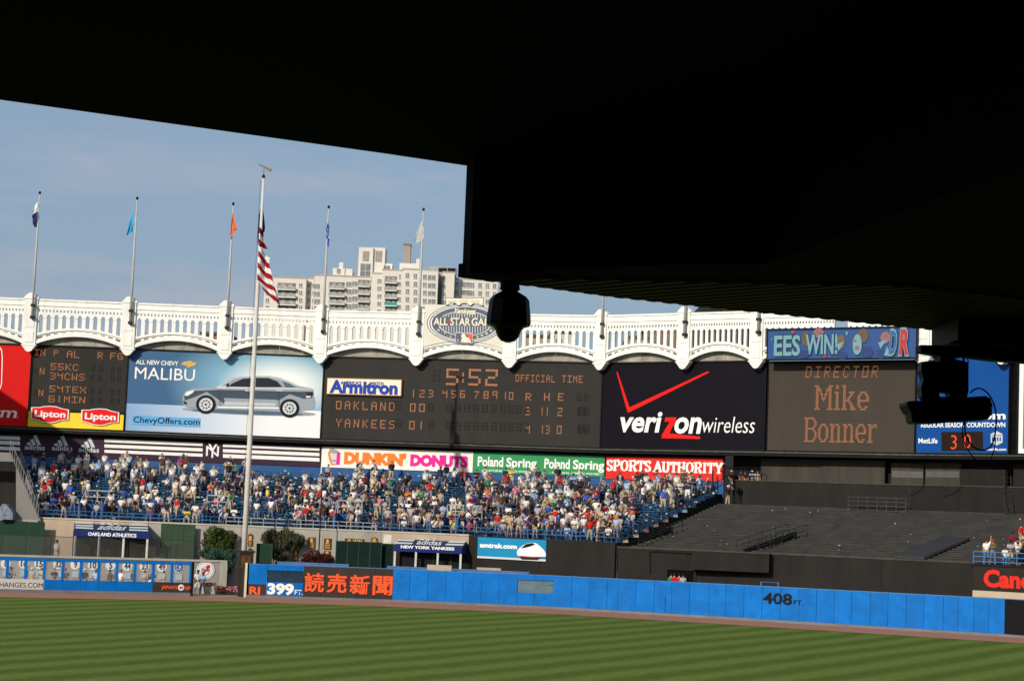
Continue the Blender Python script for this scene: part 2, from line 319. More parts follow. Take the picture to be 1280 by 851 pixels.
# 1 red insurance board at the left edge
t, S = board('billboard', 'red billboard at the left edge with white outlined panel and white lettering', 'billboard', -90, 36, surf('red_billboard', (.62, .006, .005), .6, .06, .5))
o_, i_ = [(-70, 431), (-2, 431), (2.5, 437), (3.5, 447), (2.5, 480), (0, 487), (-4, 490), (-70, 490)], [(-69, 432), (-3, 432), (1.5, 438), (2.3, 447), (1.4, 480), (-1, 486), (-5, 488.8), (-69, 488.8)]
pxpoly(S, o_, 0, 0, 1, .02, INK['white'], 'outline', t); pxpoly(S, i_, 0, 0, 1, .03, MATS['red_billboard'], 'outline_centre', t)
text(S, 'State Farm', (-105, 516.5), (21, 522.5), 13, .02, INK['white'], t, .012, .16); ell(S, 22, 521.5, .8, .8, .02, INK['white'], 'lettering', t, 10)
# 2 out of town scoreboard
t, S = board('scoreboard', 'small dark lamp scoreboard of other games with orange characters, over yellow sign', 'scoreboard', 37.5, 157, CHAR, zb=14.95 + .0)
b = Lamps()
K = 6.081
def z4(x, y): return (x / K, 420 + y / K)
def L4(s, x, y, adv, h): p = z4(x, y); led(S, s, p[0], p[1], adv / K, h / K, .03, b, wid=.78)
L4('IN', 262, 147, 46, 50); L4('P', 408, 152, 46, 48); L4('AL', 508, 163, 54, 53); L4('R', 742, 173, 50, 52); L4('FG', 838, 176, 54, 50)
L4('55KC', 385, 256, 56, 52); L4('34CWS', 380, 328, 55, 52); L4('54TEX', 376, 424, 58, 50); L4('61MIN', 370, 500, 58, 50); L4('N', 302, 290, 46, 50); L4('N', 292, 455, 46, 50)
b.build('lit_lamp', LAMP, t)
b = Lamps()
for x, y in ((695, 268), (752, 272), (845, 282), (893, 282), (690, 338), (745, 342), (842, 345), (890, 350), (690, 442), (745, 445), (840, 447), (885, 450), (685, 508), (742, 512), (838, 513), (885, 516), (258, 285), (258, 452)):
    b.append(MB())
    for a in range(3):
        for c in range(5):
            if a != 1 or c % 2 == 0:
                q = S.uv((x + a * 10) / K, 420 + (y - c * 10) / K); b.flat(S, [q, (q[0] + .09, q[1]), (q[0] + .09, q[1] + .09), (q[0], q[1] + .09)], .02)
b.build('unlit_lamp', UNLIT, t)
# 3 yellow tea sign under it
t, S = board('advertising_sign', 'yellow sign with two red oval lozenges under the small left scoreboard', 'sign', 34.5, 155.5, surf('yellow_sign', (.84, .63, .04), .6, .05, .6), zb=ZB, zt=14.76, th=.3, y=520, d0=.12)
for ox in (0, 381):
    dy = ox * .052
    P = [(240 + ox, 540), (300 + ox, 540), (340 + ox, 532), (385 + ox, 530), (430 + ox, 534), (470 + ox, 548), (528 + ox, 560), (522 + ox, 638), (470 + ox, 640), (425 + ox, 655), (385 + ox, 662), (330 + ox, 655), (290 + ox, 640), (237 + ox, 625)]
    P = [(x, y + dy) for x, y in P]; cx = sum(p[0] for p in P) / 14; cy = sum(p[1] for p in P) / 14
    pxpoly(S, P, 0, 420, K, .14, INK['white'], 'lozenge_border', t); pxpoly(S, [((x - cx) * .94 + cx, (y - cy) * .91 + cy) for x, y in P], 0, 420, K, .15, INK['red'], 'lozenge', t)
    text(S, 'Lipton', ((266 + ox) / K, 420 + (607 + dy) / K), ((500 + ox) / K, 420 + (622 + dy) / K), 7.6, .17, INK['white'], t, .03)
# 4 car billboard
def gradmat(name, stops, vec='X'):
    m = bpy.data.materials.new(name); m.use_nodes = True; tt = m.node_tree; bb = tt.nodes['Principled BSDF']; bb.inputs['Roughness'].default_value = .55
    return m, tt, bb
m, tt, bb = gradmat('printed_blue_to_white_backdrop', None)
tcx = tt.nodes.new('ShaderNodeTexCoord'); sp = tt.nodes.new('ShaderNodeSeparateXYZ'); tt.links.new(tcx.outputs['Generated'], sp.inputs[0])
def mathn(op, a, b_=None, c_=None):
    n_ = tt.nodes.new('ShaderNodeMath'); n_.operation = op
    for i_, v_ in enumerate((a, b_, c_)):
        if v_ is None: continue
        if isinstance(v_, (int, float)): n_.inputs[i_].default_value = v_
        else: tt.links.new(v_, n_.inputs[i_])
    return n_.outputs[0]
dx = mathn('MULTIPLY', mathn('SUBTRACT', sp.outputs[0], .78), 1.05); dz = mathn('MULTIPLY', mathn('SUBTRACT', sp.outputs[2], .62), .85)
rr = mathn('SQRT', mathn('ADD', mathn('MULTIPLY', dx, dx), mathn('MULTIPLY', dz, dz)))
ra = tt.nodes.new('ShaderNodeValToRGB'); tt.links.new(rr, ra.inputs[0]); ra.color_ramp.elements[0].position = .12; ra.color_ramp.elements[0].color = (.82, .84, .80, 1); ra.color_ramp.elements[1].position = .62; ra.color_ramp.elements[1].color = (.006, .08, .20, 1)
e_ = ra.color_ramp.elements.new(.34); e_.color = (.16, .36, .50, 1)
r2 = tt.nodes.new('ShaderNodeValToRGB'); tt.links.new(sp.outputs[0], r2.inputs[0]); r2.color_ramp.elements[0].color = (.18, .33, .56, 1); r2.color_ramp.elements[1].position = .75; r2.color_ramp.elements[1].color = (.78, .79, .80, 1)
cut = mathn('LESS_THAN', sp.outputs[2], .335)
mm = tt.nodes.new('ShaderNodeMixRGB'); tt.links.new(cut, mm.inputs[0]); tt.links.new(ra.outputs[0], mm.inputs[1]); tt.links.new(r2.outputs[0], mm.inputs[2]); tt.links.new(mm.outputs[0], bb.inputs['Base Color'])
t, S = board('billboard', 'blue and white billboard showing a silver saloon car seen from the side', 'billboard', 157.5, 402.5, m)
K = 5.12
def Z5(x, y): return (155 + x / K, 430 + y / K)
def CP(pts, mt, d, nm): pxpoly(S, pts, 155, 430, K, d, mt, nm, t)
ell(S, *Z5(800, 432), 84, 4.2, .02, INK['grey'], 'car_shadow', t); ell(S, *Z5(790, 436), 70, 2.6, .03, INK['steelblue'], 'car_shadow', t)
body = [(375, 350), (382, 318), (398, 300), (440, 285), (500, 278), (590, 272), (640, 245), (700, 215), (760, 207), (850, 202), (930, 203), (1000, 215), (1060, 238), (1120, 268), (1190, 280), (1212, 290), (1214, 330), (1225, 372), (1215, 415), (1130, 430), (1000, 432), (600, 415), (460, 410), (400, 402), (378, 385)]
CP(body, INK['carbody'], .04, 'car_body'); CP([(600, 268), (645, 245), (705, 217), (765, 208), (850, 204), (930, 205), (1000, 217), (1055, 238), (1115, 268), (1105, 272), (1050, 246), (990, 226), (925, 212), (850, 211), (770, 214), (712, 223), (655, 252), (612, 272)], INK['carlow'], .055, 'roof_highlight')
CP([(384, 330), (440, 300), (600, 292), (800, 296), (1000, 302), (1205, 305), (1205, 345), (1150, 350), (1060, 320), (990, 360), (960, 385), (640, 382), (598, 350), (530, 305), (450, 340), (390, 360)], INK['cardark'], .05, 'door_panel'); CP([(640, 345), (800, 350), (985, 356), (975, 388), (800, 386), (650, 384)], INK['carbody'], .052, 'lower_door'); CP([(645, 368), (800, 372), (975, 378), (968, 396), (800, 394), (640, 390)], INK['carlow'], .054, 'lower_door_sheen')
CP([(590, 272), (650, 268), (800, 275), (1020, 279), (1110, 280), (1195, 286), (1195, 291), (800, 287), (600, 283)], INK['silver'], .06, 'waistline')
CP([(668, 272), (690, 253), (760, 222), (812, 218), (811, 275)], INK['dark'], .07, 'window'); CP([(842, 276), (845, 216), (925, 217), (980, 238), (1014, 274)], INK['dark'], .07, 'window'); CP([(1012, 236), (1055, 250), (1100, 276), (1034, 277)], INK['steelblue'], .07, 'window')
for sx in (612, 828, 990): CP([(sx, 290), (sx + 3, 290), (sx + 5, 400), (sx + 2, 400)], INK['seam'], .065, 'door_seam')
CP([(388, 330), (402, 306), (452, 294), (440, 312), (410, 330)], INK['white'], .06, 'headlamp'); CP([(380, 362), (402, 372), (402, 388), (384, 382)], INK['dark'], .06, 'grille')
CP([(1165, 333), (1194, 331), (1194, 342), (1165, 343)], INK['cream'], .06, 'side_marker'); CP([(1160, 305), (1211, 306), (1211, 330), (1178, 330)], INK['dark'], .055, 'tail_lamp')
CP([(775, 292), (806, 294), (806, 302), (775, 300)], INK['silver'], .07, 'door_handle'); CP([(975, 292), (1015, 294), (1015, 302), (975, 300)], INK['silver'], .07, 'door_handle'); CP([(655, 255), (672, 250), (674, 275), (656, 274)], INK['dark'], .08, 'wing_mirror')
CP([(600, 398), (990, 404), (990, 414), (600, 408)], INK['white'], .06, 'sill_highlight')
for cx, cy in ((525, 386), (1060, 410)):
    p = Z5(cx, cy); ell(S, *p, 12.4, 11.6, .07, INK['dark'], 'wheel_arch', t); ell(S, *p, 10.9, 10.3, .08, INK['black'], 'tyre', t); ell(S, *p, 8.6, 8.1, .09, INK['silver'], 'rim', t)
    for k in range(9): q = 2 * math.pi * k / 9; ell(S, p[0] + 5 * math.cos(q), p[1] + 4.8 * math.sin(q), 1.15, 1.1, .10, INK['dark'], 'rim_gap', t, 8)
    ell(S, *p, 1.4, 1.3, .11, INK['dark'], 'hub', t)
text(S, 'ALL NEW CHEVY', Z5(76, 127), Z5(348, 138), 5.2, .03, INK['white'], t, .02); text(S, 'MALIBU', Z5(68, 221), Z5(452, 236), 14.6, .03, INK['white'], t, 0)
CP([(362, 130), (385, 112), (405, 112), (412, 107), (438, 108), (438, 117), (468, 120), (448, 142), (432, 142), (425, 150), (402, 150), (402, 139)], INK['gold'], .04, 'emblem')
CP([(55, 455), (490, 474), (488, 532), (53, 515)], INK['skyblue'], .03, 'lettering_band'); text(S, 'ChevyOffers.com', Z5(60, 500), Z5(484, 517), 7.2, .05, INK['black'], t, .008)
# 5 main lamp scoreboard
t, S = board('scoreboard', 'wide dark main scoreboard with orange clock and inning lines in the centre', 'scoreboard', 403.5, 751.5, CHAR)
def Z(x, y): return (320 + x / 4, 350 + y / 4)
b = Lamps()
def LL(s, x, y, adv, h, wid=.7, mb=None, ox=320): led(S, s, ox + x / 4, 350 + y / 4, adv / 4, h / 4, .03, mb or b, wid=wid)
for c, x in zip('123', (775, 818, 862)): LL(c, x, 586, 40, 38, .62)
for c, x in zip('456', (932, 976, 1020)): LL(c, x, 588, 40, 38, .62)
for c, x in zip('789', (1090, 1138, 1182)): LL(c, x, 592, 40, 38, .62)
LL('10', 1236, 596, 28, 38, .8)
for c, x in zip('RHE', (68, 160, 230)): LL(c, x, 602, 40, 38, .72, ox=640)
LL('OAKLAND', 400, 645, 44, 42, .62); LL('YANKEES', 400, 734, 44, 42, .62); LL('00', 770, 657, 46, 42, .6); LL('01', 766, 745, 46, 42, .6)
for s_, x, y in (('3', 68, 675), ('11', 140, 677), ('2', 228, 679), ('4', 66, 765), ('13', 142, 767), ('0', 224, 768)): LL(s_, x, y, 26 if len(s_) > 1 else 40, 42, .8 if len(s_) > 1 else .6, ox=640)
LL('OFFICIAL', 18, 507, 25.5, 36, .68, ox=640); LL('TIME', 250, 511, 28, 36, .72, ox=640)
b.build('lit_lamp', LAMP, t)
b = Lamps(); LL('5', 950, 524, 66, 84, .95, b); LL(':', 1014, 522, 52, 72, .8, b); LL('52', 1062, 526, 84, 84, .74, b); b.build('clock_lamp', LAMP, t)
b = Lamps()
for y0 in (655, 743):
    for x in list(range(860, 1240, 45)) + [1262, 1300, 1345] + [1610, 1640]:
        if 895 < x < 925 or 1050 < x < 1085: continue
        LL('8', x, y0 + (x - 800) * .02, 30, 40, .95, b)
    for x in (676,): LL('88', x, y0 - 10, 30, 40, .8, b)
LL('88', 322, 604, 36, 38, .6, b, 640); LL('88', 326, 677, 30, 40, .6, b, 640); LL('88', 326, 767, 30, 40, .6, b, 640); LL('8', 885, 505, 40, 60, .9, b)
b.build('unlit_lamp', UNLIT, t)
tw = empty('advertising_sign', 'cream sign with blue bubble lettering mounted on the main scoreboard left side', 'sign')
u0, za = S.uv(410, 491.5); u1, zb_ = S.uv(502, 492); zt_ = S.uv(410, 473)[1]; zb2 = S.uv(410, 492)[1]
fbox('panel', S, u0, u1, zb2, zt_, .02, .32, INK['cream'], tw); bb_ = MB(); bb_.fbox(S, u0 - .08, u1 + .08, zb2 - .08, zt_ + .08, .015, .27); bb_.build('frame', surf('orange_brown_frame', (.25, .12, .04), .7), tw)
text(S, 'Armitron', Z(372, 562), Z(712, 570), 14.6, .36, INK['royal'], tw, .045); text(S, "AMERICA'S", Z(428, 519), Z(532, 524), 3.6, .38, INK['royal'], tw, .02); text(S, 'WATCH', Z(575, 522), Z(642, 526), 3.4, .38, INK['royal'], tw, .02)
# 6 black phone billboard
t, S = board('billboard', 'black billboard with a big thin red check mark and white and red lettering', 'billboard', 752.5, 957.5, surf('black_billboard', (.007, .006, .010), .35, .1, .5))
def V(x, y): return (640 + x / 4, 350 + y / 4)
pxpoly(S, [(523, 460), (528, 458), (588, 636), (978, 456), (988, 461), (584, 662), (578, 660)], 640, 350, 4, .02, INK['red'], 'check_mark', t)
text(S, 'veri', V(540, 756), V(750, 757), 25, .03, INK['white'], t, .028, .18); text(S, 'on', V(812, 761), V(948, 764), 27, .03, INK['white'], t, .028, .18)
pxpoly(S, [(768, 686), (824, 686), (818, 706), (788, 766), (942, 782), (942, 794), (748, 790), (752, 770), (790, 708), (764, 708)], 640, 350, 4, .04, INK['red'], 'lettering', t)
text(S, 'wireless', V(952, 760), V(1214, 766), 20, .03, INK['white'], t, -.006, .18)
# 7 director board with video strip
t, S = board('scoreboard', 'tall grey brown lamp matrix scoreboard with a name in dim orange letters', 'scoreboard', 959.5, 1144, surf('lamp_matrix_board', (.052, .042, .034), .7, .08, .8, streak=4), zt=20.62, y=520)
b = Lamps()
led(S, 'DIRECTOR', 940 + 246 / 3.7, 350 + 452 / 3.7, 43 / 3.7, 54 / 3.7, .03, b, wid=.62, shear=.14)
M_ = 'XXX.......XXX/.XXX.....XXX./.XXXX...XXXX./.XX.X...X.XX./.XX.XX.XX.XX./.XX..X.X..XX./.XX..XXX..XX./.XX...X...XX./.XX.......XX./.XX.......XX./.XX.......XX./XXXX.....XXXX'
i_g = '.XX./.XX./..../XXX./.XX./.XX./.XX./.XX./.XX./.XX./.XX./XXXX'
k_g = 'XXX......./.XX......./.XX......./.XX..XXXX./.XX...XX../.XX..XX.../.XX.XX..../.XXXXX..../.XX..XX.../.XX...XX../.XX...XXX./XXXX..XXXX'
e_g = '......../......../......../..XXXX../.XX..XX./XX....XX/XX....XX/XXXXXXXX/XX....../XX....../.XX..XX./..XXXX..'
B_g = 'XXXXXXXX../.XX....XX./.XX.....XX/.XX.....XX/.XX....XX./.XXXXXXX../.XX....XX./.XX.....XX/.XX.....XX/.XX.....XX/.XX....XX./XXXXXXXX..'
o_g = '......../......../......../..XXXX../.XX..XX./XX....XX/XX....XX/XX....XX/XX....XX/XX....XX/.XX..XX./..XXXX..'
n_g = '........./........./........./XXX.XXX../.XXX..XX./.XX...XX./.XX...XX./.XX...XX./.XX...XX./.XX...XX./.XX...XX./XXXX.XXXX'
r_g = '......./......./......./XXX.XXX/.XXXX.X/.XX..../.XX..../.XX..../.XX..../.XX..../.XX..../XXXX...'
bitmap(S, [M_, i_g, k_g, e_g], 940 + 288 / 3.7, 350 + 600 / 3.7, 1.72 * 1.03, .03, b); bitmap(S, [B_g, o_g, n_g, n_g, e_g, r_g], 940 + 240 / 3.7, 350 + 748 / 3.7, 1.59, .03, b)
b.build('lit_lamp', LAMP2, t)
t, S = board('video_screen', 'long blue video screen with pale block lettering and balloons above the name scoreboard', 'screen', 959.5, 1146, glow('video_screen_blue', (.002, .13, .50), .30), zb=20.86, zt=23.25, y=420, d0=1.55)
def VB(x, y): return (940 + x / 6.095, 395 + y / 6.095)
vg = {k: glow('video_' + k, c, s_) for k, (c, s_) in dict(pale=((.28, .62, .68), .42), dark=((.0, .005, .02), .05), brown=((.22, .12, .04), .4), rose=((.55, .2, .22), .4), red=((.75, .02, .03), .5), deep=((.0, .05, .3), .35), olive=((.25, .18, .05), .4)).items()}
for cx, cy, rx, ry, k in ((415, 175, 5.5, 9, 'brown'), (512, 130, 6.5, 6, 'rose'), (682, 200, 5, 9, 'olive'), (850, 150, 6.5, 9, 'brown'), (1020, 165, 6, 7.5, 'rose')):
    p = VB(cx, cy); ell(S, *p, rx, ry, .12, vg[k], 'cartoon_face', t, 20)
    for e in (-1.6, 1.2): ell(S, p[0] + e, p[1] - 1.5, .5, .7, .13, vg['dark'], 'cartoon_eye', t, 8)
for cx, cy, rx, ry in ((400, 290, 7, 5), (690, 300, 7, 5), (880, 275, 8, 7), (985, 290, 6, 6)): ell(S, *VB(cx, cy), rx, ry, .125, vg['deep'], 'cartoon_shirt', t, 18)
for cx, cy in ((318, 122), (560, 305)): ell(S, *VB(cx, cy), 2.5, 2.2, .14, vg['red'], 'confetti', t, 6)
for tri in ([(715, 120), (738, 124), (728, 152)], [(650, 215), (706, 195), (664, 268)], [(966, 205), (1030, 180), (985, 250)], [(1010, 300), (1060, 306), (1035, 230)]): pxpoly(S, tri, 940, 395, 6.095, .135, vg['pale'], 'paper_cone', t)
ell(S, *VB(807, 217), 6.2, 13.6, .14, vg['dark'], 'balloon_outline', t); ell(S, *VB(807, 217), 5.7, 13, .15, vg['pale'], 'balloon', t); ell(S, *VB(790, 190), 2, 2, .16, vg['rose'], 'balloon_spot', t, 12); ell(S, *VB(806, 245), 3, 3, .16, vg['rose'], 'balloon_spot', t, 12)
for mt, dd, bo in ((vg['dark'], .155, .06), (vg['pale'], .17, .028)):
    text(S, 'EES', VB(172, 304), VB(372, 292), 23.5, dd, mt, t, bo); text(S, 'WIN!', VB(412, 296), VB(655, 276), 23, dd, mt, t, bo); pxpoly(S, [(150, 180), (160, 165), (160, 190)], 940, 395, 6.095, dd, mt, 'lettering', t)
for mt, bo, d_, o_ in ((vg['dark'], .09, .18, .6), (vg['pale'], .06, .19, 0)):
    text(S, 'D', (VB(1045, 290)[0] + o_, VB(1045, 290)[1]), (VB(1110, 290)[0] + o_, VB(1110, 290)[1]), 29, d_, mt, t, bo, .2); text(S, 'R', (VB(1120, 292)[0] + o_, VB(1120, 292)[1]), (VB(1205, 292)[0] + o_, VB(1205, 292)[1]), 31, d_, mt, t, bo, .15)
text(S, 'D', VB(1048, 285), VB(1106, 285), 27, .20, glow('video_blue_letter', (.02, .18, .5), .4), t, .03, .2); text(S, 'R', VB(1124, 288), VB(1200, 288), 29, .20, vg['red'], t, .04, .15)
# 8 blue insurance board with counter
t, S = board('billboard', 'deep blue billboard with a season countdown and small red number counter', 'billboard', 1145.5, 1261.5, surf('deep_blue_billboard', (.006, .065, .27), .55, .07, .5), zt=20.9, y=520)
def MT(x, y): return (1120 + x / 4.725, 400 + y / 4.725)
text(S, '.com', MT(440, 585), MT(648, 584), 9, .02, INK['white'], t, .03)
text(S, 'REGULAR SEASON COUNTDOWN', MT(148, 630), MT(646, 633), 5.2, .02, INK['white'], t, .03)
text(S, 'MetLife', MT(133, 726), MT(246, 726), 5.8, .02, INK['white'], t, .025); text(S, 'metlife.com', MT(536, 768), MT(652, 770), 3.0, .02, INK['white'], t, .03)
pxpoly(S, [(560, 672), (595, 655), (630, 672), (630, 722), (595, 740), (560, 722)], 1120, 400, 4.725, .02, INK['silver'], 'emblem', t)
for k in range(4): pxpoly(S, [(567 + k * 15, 690), (576 + k * 15, 690), (576 + k * 15, 714), (567 + k * 15, 714)], 1120, 400, 4.725, .03, INK['blue'], 'emblem_arch', t)
pxpoly(S, [(563, 678), (627, 678), (627, 682), (563, 682)], 1120, 400, 4.725, .03, INK['blue'], 'emblem_band', t)
pxpoly(S, [(268, 660), (514, 658), (516, 770), (270, 772)], 1120, 400, 4.725, .03, surf('counter_screen', (.02, .012, .008), .4, .1), 'counter_screen', t)
text(S, '3', MT(325, 762), MT(360, 762), 17.5, .05, LAMPR, t, -.006); text(S, '0', MT(402, 757), MT(444, 757), 17.5, .05, LAMPR, t, -.006)
# 9 green board at the right edge
t, S = board('billboard', 'green billboard with a white border cut off by the right edge', 'billboard', 1273, 1340, INK['white'], y=520)
u0, z0 = S.uv(1278.5, 560.5); u1, z1 = S.uv(1336, 455); fbox('inner_panel', S, u0, u1, z0, z1 + .0, .002, .03, INK['green'], t)
# running lip and dark void below the boards, beam behind the frieze
t = empty('scoreboard_support_beam', 'long dark steel beam running under all the billboards', 'beam')
for i, S in enumerate(SEG):
    fbox('beam', S, 0, S.len, ZB - .52, ZB - .13, -.9, .42, BLACK, t); fbox('beam_lip', S, 0.01, S.len - .01, ZB - .26, ZB - .17, .425, .5, surf('worn_beam_lip', (.09, .085, .07), .7, .4, 2), t)
t = empty('wall_behind_frieze', 'weathered grey metal wall panels seen under the white arches', 'wall')
for i, S in enumerate(SEG):
    n = max(1, round(S.len / 2.1)); w = S.len / n
    for k in range(n): fbox('panel', S, k * w + .015, (k + 1) * w - .015, ZT + .15 if i < 3 else ZT + .2, 21.62, .06, .14, BEAMG, t)
    fbox('cap_rail', S, 0, S.len, 21.623, 21.70, .02, .2, BEAMG, t)
t = empty('scoreboard_backing', 'dark steel wall carrying the billboards', 'wall')
for S in SEG: fbox('backing', S, -.3, S.len + .3, ZB - .1, ZT + .1, -.62, -.40, BLACK, t)
# ------------------------------------------------------------------ white frieze
FD = .62
PX = [(-203, 470), (-82, 470), (38, 410), (161, 415), (282, 420), (402, 422), (522, 425), (638, 428), (752, 428), (856, 426), (947, 424), (1052, 422), (1156, 422), (1254, 422), (1345, 422)]
NODES = []
for px, py in PX:
    S, u, z = segat(px, py, FD); NODES.append(Vector(S.P(u, 0, FD)[:2]))
FRZ = empty('stadium_frieze', 'long white arched frieze running along the top of the outfield stand', 'frieze')
def pilaster(F, u, name='pilaster'):
    b = MB(); w = .60
    prof = [(-w * .45, 20.32), (0, 20.08), (w * .45, 20.32), (w, 20.62), (w, 25.05), (-w, 25.05), (-w, 20.62)]
    prof = [(-.25, 20.22), (0, 20.12), (.25, 20.22), (w, 20.66), (w, 25.02), (-w, 25.02), (-w, 20.66)]
    b.fpoly(F, [(u + a, z) for a, z in prof], -.3, .30)
    b.fbox(F, u - w - .1, u + w + .1, 20.70, 20.80, -.28, .34); b.fbox(F, u - .38, u + .38, 21.0, 22.0, .30, .36); b.fbox(F, u - .40, u + .40, 22.4, 24.4, .30, .345)
    b.fbox(F, u - w - .09, u + w + .09, 25.02, 25.12, -.34, .36)
    pts = [(-.66, 25.12), (.66, 25.12), (.66, 25.22), (.52, 25.30), (.45, 25.42), (.33, 25.53), (.16, 25.60), (0, 25.62), (-.16, 25.60), (-.33, 25.53), (-.45, 25.42), (-.52, 25.30), (-.66, 25.22)]
    b.fpoly(F, [(u + a, z) for a, z in pts], -.25, .27)
    return b.build(name, WHITE, FRZ)
bal_cache = {}
for i in range(len(NODES) - 1):
    F = Fr(NODES[i], NODES[i + 1]); Lb = F.len
    if i != 11: pilaster(F, 0)
    else: fbox('pilaster_head', F, -.72, .72, 24.3, 25.2, -.28, .3, WHITE, FRZ)
    a, c = .60, Lb - .60; inner = c - a; n = 11; pit = inner / n; fz = lambda u, a=a, inner=inner: 20.88 + .80 * (1 - (2 * (u - a) / inner - 1) ** 2); gz = lambda u, a=a, inner=inner: 21.86 + .62 * (1 - (2 * (u - a) / inner - 1) ** 2)
    b = MB()
    b.fbox(F, a, c, 24.55, 25.0, -.15, .14); b.fbox(F, a, c, 24.90, 25.06, -.22, .22); b.fbox(F, a, c, 24.42, 24.547, -.14, .2)
    logo = (i == 6)
    N = 24; uu = [a + inner * k / N for k in range(N + 1)]
    for k in range(N):
        p, q = uu[k], uu[k + 1]
        b.fpoly(F, [(p, fz(p)), (q, fz(q)), (q, fz(q) + .30), (p, fz(p) + .30)], -.12, .2)          # lower arch rim
        b.fpoly(F, [(p, gz(p) - .22), (q, gz(q) - .22), (q, gz(q)), (p, gz(p))], -.12, .16)          # sill rim
        b.fpoly(F, [(p, fz(p) + .30), (q, fz(q) + .30), (q, gz(q) - .22), (p, gz(p) - .22)], -.12, .02)
    for k in range(n):                                                                               # dashes: slot shade put into the colour of thin dark blocks
        p = a + (k + .5) * pit; w = pit * .30
        b.fpoly(F, [(p - w, fz(p - w) + .42), (p + w, fz(p + w) + .42), (p + w, gz(p + w) - .36), (p - w, gz(p - w) - .36)], .02, .035, 1)
    if not logo:
        M = 24; zz0, zz1 = 23.86, 24.08; cell = inner / M
        b.fbox(F, a, c, zz1, 24.42, -.12, .12); b.fbox(F, a, c, 23.66, zz0, -.12, .12)
        for k in range(M + 1):
            p = a + k * cell; b.fbox(F, max(a, p - cell * .27), min(c, p + cell * .27), zz0, zz1, -.12, .118)
        for k in range(n):                                                                           # round heads of the openings
            p = a + (k + .5) * pit; r = pit * .25; zc = 23.42
            for s_ in (-1, 1):
                arc = [(p + s_ * r * math.cos(q), zc + r * 1.2 * math.sin(q)) for q in [math.pi / 2 * j / 4 for j in range(5)]]
                poly = [(p + s_ * pit * .5, zc), ] + arc + [(p, 23.66), (p + s_ * pit * .5, 23.66)]
                b.fpoly(F, poly if s_ > 0 else poly[::-1], -.12, .12)
    bay = b.build('frieze_bay', [WHITE, surf('shaded_slot', (.10, .085, .07), .8, .1)], FRZ)
    if not logo:
        for k in range(n + 1):
            p = a + k * pit; w = pit * .25; p0, p1 = max(a, p - w), min(c, p + w); bb = MB()
            bb.fpoly(F, [(p0, gz(p0) - .01), (p1, gz(p1) - .01), (p1, 23.42), (p0, 23.42)], -.118, .118); bb.fbox(F, p0 + .04, p1 - .04, 23.36, 23.44, .12, .16)
            bb.build('baluster', WHITE, bay)
    if logo: LOGOF = F; LOGOR = (a, c, gz)
# all star emblem board in the bay above the clock
t = empty('emblem_board', 'cream board with a large oval grey and white star game emblem above the clock', 'sign')
F = LOGOF.off(.26); a, c, gz = LOGOR; b = MB(); N = 20
b.fpoly(F, [(a + (c - a) * k / N, gz(a + (c - a) * k / N) - .02) for k in range(N + 1)] + [(c, 25.75), (a, 25.75)], -.1, 0); b.build('panel', surf('cream_board', (.68, .64, .55), .7, .08, .6, streak=4), t)
def G(x, y): return (520 + x / 8, 365 + y / 8)
cx, cy = G(488, 315)
for rx, ry, k, d_ in ((47.5, 24.6, 'slate', .02), (46.3, 23.6, 'white', .03), (44.6, 22.6, 'slate', .04), (43.0, 21.6, 'white', .05), (41.4, 20.6, 'slate', .06), (33.4, 15.6, 'white', .07), (32.3, 14.9, 'slate', .08)): ell(F, cx, cy, rx, ry, d_, INK[k], 'oval_ring', t, 64)
for k in range(-9, 10):
    x = k * 3.3; h = 14 * math.sqrt(max(0, 1 - (x / 31.5) ** 2)); pxpoly(F, [(cx + x - .45, cy - h), (cx + x + .45, cy - h), (cx + x + .45, cy + h), (cx + x - .45, cy + h)], 0, 0, 1, .09, INK['silver'], 'pinstripe', t)
pxpoly(F, [(175, 246), (800, 262), (800, 345), (175, 338)], 520, 365, 8, .10, INK['slate'], 'lettering_band', t)
text(F, 'ALL', G(178, 328), G(320, 331), 8.6, .11, INK['cream'], t, .02); text(F, 'STAR', G(345, 332), G(545, 337), 9.2, .11, INK['cream'], t, .02); text(F, 'GAME', G(556, 334), G(800, 342), 9.2, .11, INK['cream'], t, .02)
ell(F, *G(332, 292), 1.3, 1.3, .12, INK['red'], 'red_star', t, 5)
text(F, 'Yankees', G(385, 225), G(600, 200), 5.6, .12, INK['cream'], t, .03, .35); pxpoly(F, [(390, 240), (600, 213), (602, 222), (420, 236)], 520, 365, 8, .12, INK['cream'], 'script_underline', t)
for ch, x, y in zip('N.Y.C.', (215, 255, 278, 315, 338, 372), (388, 405, 420, 436, 452, 462)): text(F, ch, G(x, y), G(x + (24 if ch != '.' else 6), y + 8), 2.6 if ch != '.' else .9 * 2.6, .12, INK['cream'], t, .02)
for ch, x, y in zip('2008', (606, 650, 695, 738), (464, 450, 430, 402)): text(F, ch, G(x, y), G(x + 26, y - 10), 2.6, .12, INK['cream'], t, .02)
pxpoly(F, [(398, 402), (572, 412), (570, 514), (394, 506)], 520, 365, 8, .13, INK['silver'], 'league_badge_border', t); pxpoly(F, [(404, 410), (566, 419), (564, 508), (400, 500)], 520, 365, 8, .14, INK['slate'], 'league_badge', t)
pxpoly(F, [(512, 416), (566, 419), (564, 485), (540, 470), (520, 440)], 520, 365, 8, .15, INK['coral'], 'league_badge_red', t)
pxpoly(F, [(455, 500), (458, 470), (468, 460), (456, 452), (458, 425), (480, 415), (500, 430), (502, 450), (530, 458), (548, 480), (556, 506)], 520, 365, 8, .16, INK['cream'], 'batter_silhouette', t); ell(F, *G(424, 480), .8, .8, .16, INK['cream'], 'ball', t, 10)
